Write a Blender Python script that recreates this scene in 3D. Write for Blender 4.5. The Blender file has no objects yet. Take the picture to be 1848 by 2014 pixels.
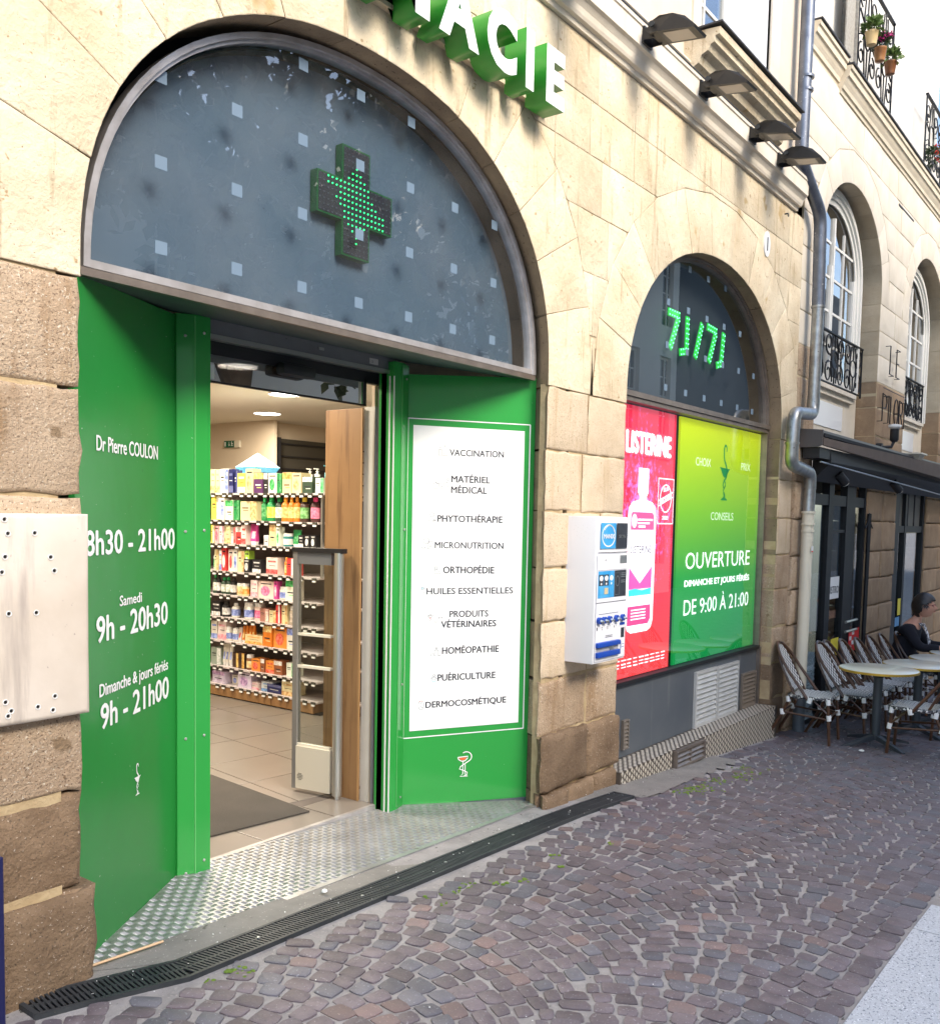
import bpy, bmesh, math, random
from mathutils import Vector, Matrix
R = random.Random(7)
PI = math.pi
sc = bpy.context.scene
col = sc.collection
# ------------------------------------------------ camera, sky, sun, exposure
F_PX, PU, PV = 1850.0, 924.0, 1148.5
RT = Vector((0.60175069, -0.79842778, 0.02022826)).normalized()
DN = Vector((-0.04439851, -0.05872817, -0.9972862)).normalized()
FW = RT.cross(DN)
cam = bpy.data.cameras.new('camera'); camo = bpy.data.objects.new('camera', cam); col.objects.link(camo)
camo.matrix_world = Matrix.Translation((0, 0, 1.5)) @ Matrix((RT, -DN, -FW)).transposed().to_4x4()
cam.sensor_fit = 'HORIZONTAL'; cam.sensor_width = 36; cam.lens = 36 * F_PX / 1848
cam.shift_y = (PV - 1007) / 1848; cam.clip_start = 0.05; cam.clip_end = 500
sc.camera = camo
EL, AZ = math.radians(37), math.radians(192)        # azimuth measured clockwise from +Y
w = bpy.data.worlds.new('World'); sc.world = w; w.use_nodes = True
nt = w.node_tree; bg = nt.nodes['Background']
sky = nt.nodes.new('ShaderNodeTexSky'); sky.sky_type = 'NISHITA'; sky.sun_disc = False
sky.sun_elevation = EL; sky.sun_rotation = AZ; sky.dust_density = 2.0
nt.links.new(sky.outputs[0], bg.inputs[0]); bg.inputs[1].default_value = 0.15
sun = bpy.data.lights.new('sun', 'SUN'); sun.energy = 1.2; sun.angle = math.radians(24); sun.color = (1, .93, .82)
suno = bpy.data.objects.new('sun', sun); col.objects.link(suno)
sdir = Vector((math.sin(AZ) * math.cos(EL), math.cos(AZ) * math.cos(EL), math.sin(EL)))
suno.rotation_euler = sdir.to_track_quat('Z', 'Y').to_euler(); suno.location = (0, 0, 20)
sc.view_settings.view_transform = 'Standard'; sc.view_settings.look = 'None'
sc.view_settings.gamma = 1; sc.view_settings.use_curve_mapping = False
sc.view_settings.exposure = 1.66
# ------------------------------------------------ helpers
ORG = {}
def tag(o, label=None, cat=None, group=None, kind=None):
    for k, v in (('label', label), ('category', cat), ('group', group), ('kind', kind)):
        if v: o[k] = v
    return o
def thing(name, label, cat, loc=(0, 0, 0), rz=0, group=None):
    o = bpy.data.objects.new(name, None); col.objects.link(o); o.empty_display_size = .1
    o.location = loc; o.rotation_euler = (0, 0, rz); tag(o, label, cat, group)
    ORG[o.name] = Vector(loc) if rz == 0 else None
    return o
def link(name, me, parent=None, loc=None):
    o = bpy.data.objects.new(name, me); col.objects.link(o)
    if parent: o.parent = parent
    if loc: o.location = loc
    ORG[o.name] = ORG.get(parent.name, Vector()) if parent else Vector()
    return o
class MB:
    """collects boxes, tubes, prisms; build() links them as ONE mesh object. world=True: coordinates are world ones"""
    def __init__(s): s.v = []; s.f = []; s.m = []
    def add(s, vs, fs, mi=0):
        b = len(s.v); s.v += [tuple(v) for v in vs]; s.f += [tuple(i + b for i in f) for f in fs]; s.m += [mi] * len(fs)
        return s
    def box(s, x0, x1, y0, y1, z0, z1, mi=0, bev=0):
        if bev:
            return s.bbox(x0, x1, y0, y1, z0, z1, bev, mi)
        vs = [(x, y, z) for x in (x0, x1) for y in (y0, y1) for z in (z0, z1)]
        return s.add(vs, [(0, 1, 3, 2), (4, 6, 7, 5), (0, 4, 5, 1), (2, 3, 7, 6), (0, 2, 6, 4), (1, 5, 7, 3)], mi)
    def bbox(s, x0, x1, y0, y1, z0, z1, b, mi=0):
        bm = bmesh.new(); bmesh.ops.create_cube(bm, size=1)
        for v in bm.verts:
            v.co = Vector(((x0 + x1) / 2 + v.co.x * (x1 - x0), (y0 + y1) / 2 + v.co.y * (y1 - y0), (z0 + z1) / 2 + v.co.z * (z1 - z0)))
        bmesh.ops.bevel(bm, geom=list(bm.edges), offset=b, segments=2, affect='EDGES', profile=.6)
        return s.bm(bm, mi)
    def bm(s, bm, mi=0):
        bm.verts.index_update(); s.add([v.co.copy() for v in bm.verts], [[v.index for v in f.verts] for f in bm.faces], mi); bm.free(); return s
    def hexa(s, p, mi=0):   # 8 points: bottom 4 (ccw), top 4
        return s.add(p, [(3, 2, 1, 0), (4, 5, 6, 7), (0, 1, 5, 4), (1, 2, 6, 5), (2, 3, 7, 6), (3, 0, 4, 7)], mi)
    def tube(s, pts, r, n=8, mi=0, closed=False):
        pts = [Vector(p) for p in pts]; m = len(pts)
        rs = r if isinstance(r, (list, tuple)) else [r] * m
        b = len(s.v); prev = None
        for i, p in enumerate(pts):
            if closed: t = (pts[(i + 1) % m] - pts[i - 1]).normalized()
            else: t = (pts[min(i + 1, m - 1)] - pts[max(i - 1, 0)]).normalized()
            if prev is None:
                a = Vector((0, 0, 1)) if abs(t.z) < .9 else Vector((1, 0, 0)); u = t.cross(a).normalized()
            else:
                u = (prev - t * prev.dot(t)); u = u.normalized() if u.length > 1e-6 else t.orthogonal().normalized()
            prev = u; w_ = t.cross(u)
            for k in range(n):
                a = 2 * PI * k / n; s.v.append(tuple(p + (u * math.cos(a) + w_ * math.sin(a)) * rs[i]))
        for i in range(m if closed else m - 1):
            j = (i + 1) % m
            for k in range(n):
                l = (k + 1) % n; s.f.append((b + i * n + k, b + i * n + l, b + j * n + l, b + j * n + k)); s.m.append(mi)
        if not closed:
            s.f.append(tuple(b + k for k in range(n))[::-1]); s.m.append(mi)
            s.f.append(tuple(b + (m - 1) * n + k for k in range(n))); s.m.append(mi)
        return s
    def lathe(s, prof, c=(0, 0, 0), n=14, mi=0):   # profile [(r,z)]
        b = len(s.v)
        for r, z in prof:
            for k in range(n):
                a = 2 * PI * k / n; s.v.append((c[0] + r * math.cos(a), c[1] + r * math.sin(a), c[2] + z))
        for i in range(len(prof) - 1):
            for k in range(n):
                l = (k + 1) % n; s.f.append((b + i * n + k, b + i * n + l, b + (i + 1) * n + l, b + (i + 1) * n + k)); s.m.append(mi)
        s.f.append(tuple(b + k for k in range(n))[::-1]); s.m.append(mi)
        s.f.append(tuple(b + (len(prof) - 1) * n + k for k in range(n))); s.m.append(mi)
        return s
    def prism(s, poly, y0, y1, mi=0):   # polygon (x,z), extruded along y
        n = len(poly)
        vs = [(x, y0, z) for x, z in poly] + [(x, y1, z) for x, z in poly]
        fs = [tuple(range(n)), tuple(range(2 * n - 1, n - 1, -1))] + [(i, n + i, n + (i + 1) % n, (i + 1) % n) for i in range(n)]
        return s.add(vs, fs, mi)
    def extr_x(s, poly, x0, x1, mi=0):   # polygon (y,z), extruded along x
        n = len(poly)
        vs = [(x0, y, z) for y, z in poly] + [(x1, y, z) for y, z in poly]
        fs = [tuple(range(n)), tuple(range(2 * n - 1, n - 1, -1))] + [(i, n + i, n + (i + 1) % n, (i + 1) % n) for i in range(n)]
        return s.add(vs, fs, mi)
    def build(s, name, mats, parent=None, smooth=False, world=True, loc=None, kind=None, label=None):
        me = bpy.data.meshes.new(name)
        off = ORG.get(parent.name) if (parent and world) else None
        vs = s.v if not off else [(x - off.x, y - off.y, z - off.z) for x, y, z in s.v]
        me.from_pydata(vs, [], s.f)
        if not isinstance(mats, (list, tuple)): mats = [mats]
        for m in mats: me.materials.append(m)
        if len(mats) > 1: me.polygons.foreach_set('material_index', s.m)
        bm = bmesh.new(); bm.from_mesh(me); bmesh.ops.recalc_face_normals(bm, faces=bm.faces); bm.to_mesh(me); bm.free()
        if smooth:
            me.polygons.foreach_set('use_smooth', [True] * len(me.polygons))
            try: me.set_sharp_from_angle(angle=math.radians(40))
            except Exception: pass
        me.update()
        o = link(name, me, parent, loc)
        if kind: o['kind'] = kind
        if label: o['label'] = label
        return o
def copy_tree(o, parent=None):
    c = o.copy(); col.objects.link(c)
    if parent: c.parent = parent
    for ch in list(o.children): copy_tree(ch, c)
    return c
# ------------------------------------------------ materials
def mat(name, c, rough=.5, metal=0, c2=None, nscale=4, namt=1.0, speck=None, bump=None, rnd=0, streak=None, emit=None, spec=.5, coat=0, objco=False, trans=None):
    m = bpy.data.materials.new(name); m.use_nodes = True; t = m.node_tree; N = t.nodes; L = t.links
    p = N['Principled BSDF']; p.inputs['Roughness'].default_value = rough; p.inputs['Metallic'].default_value = metal
    p.inputs['Specular IOR Level'].default_value = spec
    if coat: p.inputs['Coat Weight'].default_value = coat; p.inputs['Coat Roughness'].default_value = .04
    c = (*c, 1) if len(c) == 3 else c
    if objco: co = N.new('ShaderNodeTexCoord').outputs['Object']
    else: co = N.new('ShaderNodeNewGeometry').outputs['Position']
    cur = None
    def mix(a, b, fac, mode='MIX'):
        x = N.new('ShaderNodeMix'); x.data_type = 'RGBA'; x.blend_type = mode
        for sock, val in ((x.inputs[6], a), (x.inputs[7], b), (x.inputs[0], fac)):
            if hasattr(val, 'links'): L.new(val, sock)
            else: sock.default_value = val
        return x.outputs[2]
    def noise(scale, det=4, vec=None, rgh=.6):
        x = N.new('ShaderNodeTexNoise'); x.inputs['Scale'].default_value = scale; x.inputs['Detail'].default_value = det; x.inputs['Roughness'].default_value = rgh
        L.new(vec or co, x.inputs['Vector']); return x.outputs[0]
    def ramp(v, a, b):
        x = N.new('ShaderNodeMapRange'); x.inputs[1].default_value = a; x.inputs[2].default_value = b; L.new(v, x.inputs[0]); return x.outputs[0]
    cur = c
    if c2:
        f = ramp(noise(nscale), .5 - .22 / namt, .5 + .22 / namt); cur = mix(c, (*c2, 1), f)
    if streak:
        mp = N.new('ShaderNodeMapping'); mp.inputs['Scale'].default_value = streak[3] if len(streak) > 3 else (7, 7, .8); L.new(co, mp.inputs[0])
        f = ramp(noise(streak[1], 5, mp.outputs[0]), streak[2], streak[2] + .15); cur = mix(cur, (*streak[0], 1), f)
    if speck:
        for sc_, lo, cc in speck:
            f = ramp(noise(sc_, 2), lo, lo + .05); cur = mix(cur, (*cc, 1), f)
    if rnd:
        oi = N.new('ShaderNodeObjectInfo'); r = N.new('ShaderNodeMapRange'); r.inputs[3].default_value = 1 - rnd; r.inputs[4].default_value = 1 + rnd * .7
        L.new(oi.outputs['Random'], r.inputs[0])
        cb = N.new('ShaderNodeCombineColor'); 
        for i in range(3): L.new(r.outputs[0], cb.inputs[i])
        cur = mix(cur, cb.outputs[0], 1.0, 'MULTIPLY')
    if hasattr(cur, 'links'): L.new(cur, p.inputs['Base Color'])
    else: p.inputs['Base Color'].default_value = cur
    if bump:
        bs = bump if isinstance(bump, list) else [bump]; prev = None
        for sc_, st, di in bs:
            b = N.new('ShaderNodeBump'); b.inputs['Strength'].default_value = st; b.inputs['Distance'].default_value = di
            L.new(noise(sc_, 5), b.inputs['Height'])
            if prev: L.new(prev, b.inputs['Normal'])
            prev = b.outputs[0]
        L.new(prev, p.inputs['Normal'])
    if emit:
        if hasattr(cur, 'links') and emit[0] is None: L.new(cur, p.inputs['Emission Color'])
        else: p.inputs['Emission Color'].default_value = (*(emit[0] or c[:3]), 1)
        p.inputs['Emission Strength'].default_value = emit[1]
    if trans: p.inputs['Transmission Weight'].default_value = trans
    m.diffuse_color = c
    return m
def glass(name, tint=(1, 1, 1), ior=1.5, rough=0.0, boost=1.0, dirt=0.0):
    m = bpy.data.materials.new(name); m.use_nodes = True; t = m.node_tree; N = t.nodes; L = t.links; N.clear()
    o = N.new('ShaderNodeOutputMaterial'); mx = N.new('ShaderNodeMixShader'); tr = N.new('ShaderNodeBsdfTransparent'); gl = N.new('ShaderNodeBsdfGlossy')
    gl.inputs['Roughness'].default_value = rough
    ge = N.new('ShaderNodeNewGeometry'); dt = N.new('ShaderNodeVectorMath'); dt.operation = 'DOT_PRODUCT'; L.new(ge.outputs['Incoming'], dt.inputs[0]); L.new(ge.outputs['Normal'], dt.inputs[1])
    def mth(op, a, b=None, c=None):
        x = N.new('ShaderNodeMath'); x.operation = op
        for i_, q_ in enumerate((a, b, c)):
            if q_ is None: continue
            if hasattr(q_, 'links'): L.new(q_, x.inputs[i_])
            else: x.inputs[i_].default_value = q_
        return x.outputs[0]
    f0 = ((ior - 1) / (ior + 1)) ** 2
    fres = mth('MULTIPLY_ADD', mth('POWER', mth('SUBTRACT', 1.0, mth('ABSOLUTE', dt.outputs['Value'])), 5.0), 1 - f0, f0)   # Schlick, the same from both sides
    tr.inputs[0].default_value = (*tint, 1)
    mm = N.new('ShaderNodeMath'); mm.operation = 'MULTIPLY'; mm.inputs[1].default_value = boost; mm.use_clamp = True
    L.new(fres, mm.inputs[0]); L.new(mm.outputs[0], mx.inputs[0]); L.new(tr.outputs[0], mx.inputs[1]); L.new(gl.outputs[0], mx.inputs[2])
    last = mx.outputs[0]
    if dirt:
        d = N.new('ShaderNodeBsdfDiffuse'); d.inputs[0].default_value = (.55, .53, .5, 1); m2 = N.new('ShaderNodeMixShader')
        n = N.new('ShaderNodeTexNoise'); n.inputs['Scale'].default_value = 3.5; n.inputs['Detail'].default_value = 8
        g = N.new('ShaderNodeNewGeometry'); L.new(g.outputs['Position'], n.inputs['Vector'])
        r = N.new('ShaderNodeMapRange'); r.inputs[1].default_value = .4; r.inputs[2].default_value = .8; r.inputs[3].default_value = dirt * .3; r.inputs[4].default_value = dirt * 2
        L.new(n.outputs[0], r.inputs[0]); L.new(r.outputs[0], m2.inputs[0]); L.new(last, m2.inputs[1]); L.new(d.outputs[0], m2.inputs[2]); last = m2.outputs[0]
    L.new(last, o.inputs[0]); return m
T = {}
T['lime'] = mat('limestone', (.56, .44, .28), .85, c2=(.77, .67, .49), nscale=2.6, speck=[(30, .685, (.40, .28, .15)), (95, .70, (.20, .14, .08)), (5, .69, (.50, .36, .18))], streak=((.40, .30, .18), 2.4, .585), bump=[(5, .5, .02), (24, .8, .012), (110, .6, .004)], rnd=.13)
T['reveal'] = mat('dark_brown_reveal_stone', (.20, .14, .085), .9, c2=(.34, .25, .15), nscale=4, speck=[(60, .66, (.09, .06, .035))], bump=[(14, .7, .012), (80, .7, .004)], rnd=.14)  # darker brown tone for the side faces of the stones
T['tan'] = mat('granite_tan', (.38, .26, .16), .9, c2=(.54, .41, .28), nscale=3.5, speck=[(150, .60, (.20, .13, .08)), (110, .63, (.66, .56, .43)), (12, .66, (.28, .19, .11)), (30, .70, (.24, .15, .08))], streak=((.33, .21, .11), 1.5, .56), bump=[(6, .5, .03), (30, .6, .012), (120, .8, .006), (260, .6, .003)], rnd=.16)
T['tanl'] = mat('pale_granite', (.58, .45, .30), .9, c2=(.70, .57, .41), nscale=5, speck=[(150, .62, (.34, .25, .16)), (30, .70, (.44, .31, .18))], streak=((.50, .36, .21), 1.5, .57), bump=[(6, .5, .02), (30, .5, .010), (130, .7, .005), (260, .5, .002)], rnd=.12)
T['brown'] = mat('granite_brown', (.16, .10, .055), .92, c2=(.28, .19, .115), nscale=5, speck=[(150, .62, (.10, .07, .045)), (120, .66, (.55, .46, .36))], bump=[(7, .7, .03), (60, .9, .01), (190, .7, .003)], rnd=.18)
T['mortarl'] = mat('fine_lime_joint', (.50, .41, .27), .95, c2=(.42, .33, .20), nscale=3, bump=(60, .4, .004))
T['mortar'] = mat('lime_mortar', (.56, .44, .26), .95, c2=(.36, .25, .13), nscale=9, bump=(60, .6, .01))
T['stucco'] = mat('cream_stucco', (.60, .50, .38), .92, c2=(.68, .58, .46), nscale=3, speck=[(70, .70, (.45, .34, .24))], bump=(120, .5, .003))
T['whitestone'] = mat('white_limestone', (.60, .53, .42), .85, c2=(.72, .65, .54), nscale=3, streak=((.62, .52, .38), 1.2, .60), bump=[(30, .3, .005), (120, .3, .002)], rnd=.05)
T['moss'] = mat('green_moss', (.09, .16, .02), .95, c2=(.16, .24, .03), nscale=20, bump=(80, 1, .01))
T['cobble'] = mat('porphyry_cobble', (.105, .084, .094), .58, c2=(.18, .148, .16), nscale=9, speck=[(110, .64, (.26, .24, .26)), (60, .70, (.055, .045, .05))], bump=[(22, .5, .008), (110, .6, .003)], rnd=.28)
T['cobred'] = mat('red_porphyry', (.20, .135, .125), .65, c2=(.165, .13, .13), nscale=9, speck=[(110, .64, (.34, .26, .24))], bump=[(22, .5, .008), (110, .6, .003)], rnd=.25)
T['coblue'] = mat('blue_grey_porphyry', (.115, .108, .128), .58, c2=(.16, .155, .175), nscale=9, speck=[(110, .64, (.26, .27, .30))], bump=[(22, .5, .008), (110, .6, .003)], rnd=.25)
T['joint'] = mat('joint_mortar', (.34, .32, .31), .95, c2=(.22, .205, .20), nscale=7, speck=[(60, .62, (.32, .30, .28)), (40, .68, (.06, .06, .05))], bump=[(30, .9, .008), (150, .8, .003)])
T['concrete'] = mat('worn_concrete', (.24, .225, .205), .92, c2=(.17, .16, .145), nscale=6, speck=[(90, .66, (.40, .38, .35)), (20, .68, (.10, .10, .08))], bump=[(25, .5, .006), (150, .5, .002)])
T['graniteslab'] = mat('salt_and_pepper_granite', (.42, .44, .47), .6, c2=(.50, .52, .56), nscale=60, speck=[(110, .58, (.16, .18, .22)), (150, .63, (.80, .82, .86))], bump=(150, .4, .003))
T['green'] = mat('green_lacquer', (.017, .20, .034), .24, c2=(.020, .235, .042), nscale=1.2, spec=.5, speck=[(75, .745, (.50, .62, .50)), (14, .76, (.012, .12, .025))], bump=(1.2, .35, .025))
T['green2'] = mat('glossy_green_vinyl', (.026, .30, .052), .2, spec=.6, speck=[(75, .775, (.5, .6, .5))], bump=(1.1, .2, .02))
T['white'] = mat('white_paint', (.80, .80, .78), .4)
T['vinyl'] = mat('white_vinyl', (.86, .86, .85), .35)
T['ink'] = mat('black_ink', (.02, .02, .03), .5)
T['slate'] = mat('slate_blue_panel', (.080, .125, .175), .5, c2=(.095, .142, .19), nscale=1.5, speck=[(45, .74, (.02, .025, .03))])
T['greypaint'] = mat('blue_grey_paint', (.075, .088, .105), .45, c2=(.105, .118, .13), nscale=2.5, streak=((.16, .17, .17), 1.4, .60), bump=(60, .15, .002))
T['alu'] = mat('brushed_aluminium', (.60, .58, .58), .33, .5, c2=(.36, .33, .31), nscale=9, namt=.9, bump=(60, .1, .002))
T['aluwarm'] = mat('weathered_aluminium', (.30, .25, .21), .38, .6, c2=(.20, .165, .14), nscale=12)
T['tread'] = mat('aluminium_tread_plate', (.50, .50, .50), .38, .7, c2=(.36, .36, .355), nscale=5, speck=[(30, .70, (.22, .20, .18))], bump=(40, .12, .003))
T['diam'] = mat('dusty_tread_plate', (.15, .125, .10), .5, .5, c2=(.10, .085, .07), nscale=8)
T['iron'] = mat('cast_iron', (.035, .04, .045), .55, .4, c2=(.055, .06, .065), nscale=16, speck=[(60, .70, (.16, .15, .13))], bump=(90, .4, .003))
T['black'] = mat('black_metal', (.010, .010, .012), .5)
T['anth'] = mat('anthracite_frame', (.008, .010, .013), .5, spec=.3)
T['zinc'] = mat('zinc_pipe', (.20, .22, .26), .42, .75, c2=(.11, .125, .16), nscale=9, speck=[(40, .68, (.40, .40, .42))])
T['galv'] = mat('galvanised_pipe', (.42, .43, .43), .36, .8, c2=(.24, .25, .25), nscale=14, speck=[(30, .68, (.14, .13, .12))])
T['creampipe'] = mat('cream_pipe', (.68, .63, .50), .4, c2=(.62, .57, .45), nscale=5)
T['ledge'] = mat('dark_slate_flashing', (.035, .035, .04), .6)
T['dark'] = mat('dark_void', (.006, .006, .007), .8)
T['ceil'] = mat('ceiling_paint', (.72, .66, .55), .8)
T['wallin'] = mat('beige_wall_paint', (.60, .50, .38), .8)
T['oak'] = mat('oak_veneer', (.36, .20, .085), .5, c2=(.27, .14, .055), nscale=2.5, streak=((.20, .10, .04), 2.2, .52, (9, 9, .7)))
T['tile'] = mat('taupe_floor_tile', (.19, .165, .14), .28, c2=(.235, .205, .175), nscale=2, rnd=.06)
T['grout'] = mat('tile_grout', (.12, .10, .085), .9)
T['mat'] = mat('dark_entrance_mat', (.055, .048, .04), .97, c2=(.075, .065, .055), nscale=3, bump=(220, 1, .006))
T['taupe'] = mat('taupe_shelf_back', (.20, .165, .155), .6)
T['shelf'] = mat('pale_shelf', (.62, .55, .54), .4)
T['steel'] = mat('satin_steel', (.55, .55, .52), .3, .85)
T['creamplast'] = mat('cream_plastic', (.58, .54, .44), .45)
T['bluep'] = mat('blue_plastic', (.01, .06, .38), .35)
T['glassdark'] = glass('window_glass', (.85, .88, .9), 1.5, boost=2.4)
T['glassfan'] = glass('fanlight_glass', (.93, .96, .98), 1.5, boost=4.5, dirt=.03)
T['glassclear'] = glass('clear_glass', (.9, .93, .92), 1.45, boost=1.2)
T['glassmir'] = glass('reflective_glass', (.25, .25, .25), 1.9, boost=6.5)
T['brownchair'] = mat('brown_bamboo_tube', (.10, .045, .02), .3, c2=(.05, .022, .012), nscale=12)
T['ring'] = mat('white_paint_gloss', (.8, .8, .78), .3)
T['brass'] = mat('brass_edge', (.60, .38, .06), .35, .7)
T['marble'] = mat('cream_marble_top', (.72, .70, .60), .22, c2=(.66, .62, .50), nscale=6, streak=((.40, .33, .22), 3.5, .66, (1, 1.6, 1)))
T['column'] = mat('dark_grey_column', (.06, .07, .08), .45, .3)
T['awn'] = mat('brown_awning_canvas', (.10, .075, .06), .8, c2=(.13, .10, .08), nscale=6)
T['awngrey'] = mat('grey_brown_metal', (.10, .09, .09), .4, .3)
T['leaf'] = mat('leaf_green', (.07, .13, .03), .5, c2=(.12, .18, .04), nscale=12)
T['leafd'] = mat('dark_tree_leaf', (.035, .06, .022), .4, c2=(.05, .075, .03), nscale=5)
T['bark'] = mat('tree_bark', (.09, .07, .055), .9, bump=(20, .6, .02))
T['terra'] = mat('terracotta_glaze', (.22, .08, .03), .3, c2=(.50, .26, .10), nscale=14)
T['magenta'] = mat('magenta_petal', (.50, .03, .20), .6)
T['skin'] = mat('skin', (.56, .28, .19), .5, c2=(.60, .32, .22), nscale=14)
T['hair'] = mat('dark_hair', (.012, .010, .010), .4, c2=(.03, .024, .02), nscale=40, bump=(90, .6, .004))
T['coatm'] = mat('navy_black_cardigan', (.008, .008, .014), .95, bump=(160, .5, .004))
T['scarf'] = mat('black_white_print', (.75, .73, .74), .8, speck=[(38, .46, (.02, .02, .03))])
T['yellow'] = mat('yellow_paper', (.80, .66, .05), .6)
T['red'] = mat('red_paper', (.65, .03, .03), .5)
T['bulb'] = mat('white_lamp_glass', (.85, .85, .82), .2)
T['led'] = mat('lit_green_led', (.02, .8, .25), .4, emit=((.02, 1, .18), 1.3))
T['ledoff'] = mat('unlit_led', (.10, .12, .14), .25)
T['ledstrip'] = mat('lit_green_strip', (.02, .5, .05), .4, emit=((.03, .75, .05), .28))
T['ledw'] = mat('lit_white_green_led', (.5, 1, .9), .3, emit=((.15, 1, .45), 1.3))
T['downlight'] = mat('lit_downlight', (1, 1, 1), .5, emit=((1, .95, .85), 9.0))
T['floodglass'] = mat('floodlight_glass', (.36, .32, .28), .15, spec=.7)
def gradmat(name, stops, z0, z1, emit, extra=None):
    m = bpy.data.materials.new(name); m.use_nodes = True; t = m.node_tree; N = t.nodes; L = t.links; p = N['Principled BSDF']
    g = N.new('ShaderNodeNewGeometry'); s = N.new('ShaderNodeSeparateXYZ'); L.new(g.outputs['Position'], s.inputs[0])
    r = N.new('ShaderNodeMapRange'); r.inputs[1].default_value = z0; r.inputs[2].default_value = z1; L.new(s.outputs[2], r.inputs[0])
    c = N.new('ShaderNodeValToRGB'); L.new(r.outputs[0], c.inputs[0]); e = c.color_ramp.elements
    e[0].position, e[0].color = stops[0][0], (*stops[0][1], 1); e[1].position, e[1].color = stops[-1][0], (*stops[-1][1], 1)
    for ps, cc in stops[1:-1]: x = e.new(ps); x.color = (*cc, 1)
    cur = c.outputs[0]
    if extra:
        n = N.new('ShaderNodeTexNoise'); n.inputs['Scale'].default_value = 22; n.inputs['Detail'].default_value = 6; n.inputs['Roughness'].default_value = .75
        mp = N.new('ShaderNodeMapping'); mp.inputs['Scale'].default_value = (1.6, 1, 1); L.new(g.outputs['Position'], mp.inputs[0]); L.new(mp.outputs[0], n.inputs['Vector'])
        # splashes thin out away from the bottle axis
        dx = N.new('ShaderNodeMath'); dx.operation = 'SUBTRACT'; dx.inputs[1].default_value = extra[1]; L.new(s.outputs[0], dx.inputs[0])
        ab = N.new('ShaderNodeMath'); ab.operation = 'ABSOLUTE'; L.new(dx.outputs[0], ab.inputs[0])
        zz = N.new('ShaderNodeMath'); zz.operation = 'SUBTRACT'; zz.inputs[1].default_value = extra[2]; L.new(s.outputs[2], zz.inputs[0])
        az = N.new('ShaderNodeMath'); az.operation = 'ABSOLUTE'; L.new(zz.outputs[0], az.inputs[0])
        su = N.new('ShaderNodeMath'); su.operation = 'ADD'; L.new(ab.outputs[0], su.inputs[0]); L.new(az.outputs[0], su.inputs[1])
        k = N.new('ShaderNodeMath'); k.operation = 'MULTIPLY_ADD'; k.inputs[1].default_value = -.22; k.inputs[2].default_value = .10; L.new(su.outputs[0], k.inputs[0])
        ad = N.new('ShaderNodeMath'); ad.operation = 'ADD'; L.new(n.outputs[0], ad.inputs[0]); L.new(k.outputs[0], ad.inputs[1])
        r2 = N.new('ShaderNodeMapRange'); r2.inputs[1].default_value = .53; r2.inputs[2].default_value = .64; L.new(ad.outputs[0], r2.inputs[0])
        x = N.new('ShaderNodeMix'); x.data_type = 'RGBA'; L.new(r2.outputs[0], x.inputs[0]); L.new(cur, x.inputs[6]); x.inputs[7].default_value = (*extra[0], 1); cur = x.outputs[2]
    L.new(cur, p.inputs['Base Color']); L.new(cur, p.inputs['Emission Color']); p.inputs['Emission Strength'].default_value = emit; p.inputs['Roughness'].default_value = .5
    return m
T['pgreen'] = gradmat('lime_to_green_print', [(0, (0, .27, .055)), (.35, (.02, .34, .05)), (.62, (.20, .50, .02)), (1, (.58, .68, 0))], .49, 2.22, .32)
T['ppink'] = gradmat('pink_red_screen', [(0, (.78, .05, .05)), (.5, (.72, .03, .07)), (1, (.68, .015, .05))], .49, 2.22, .36, ((.85, .18, .65), 5.56, 1.55))
T['pwhite'] = mat('lit_screen_white', (.85, .85, .85), .5, emit=((1, .98, 1), .55))
T['ppinklab'] = mat('lit_screen_crimson', (.75, .05, .20), .5, emit=((.8, .05, .22), .4))
T['pmag'] = mat('lit_screen_magenta', (.70, .05, .30), .5, emit=((.75, .06, .35), .4))
T['pteal'] = mat('lit_screen_teal', (.02, .55, .60), .5, emit=((.02, .6, .65), .4))
T['pdark'] = mat('lit_screen_dark', (.12, .03, .09), .5)
T['pgr'] = mat('emblem_green', (.0, .26, .05), .5, emit=((0, .26, .05), .25))
T['plight'] = mat('pale_lettering', (.75, .85, .65), .5, emit=((.8, .9, .7), .35))
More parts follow.
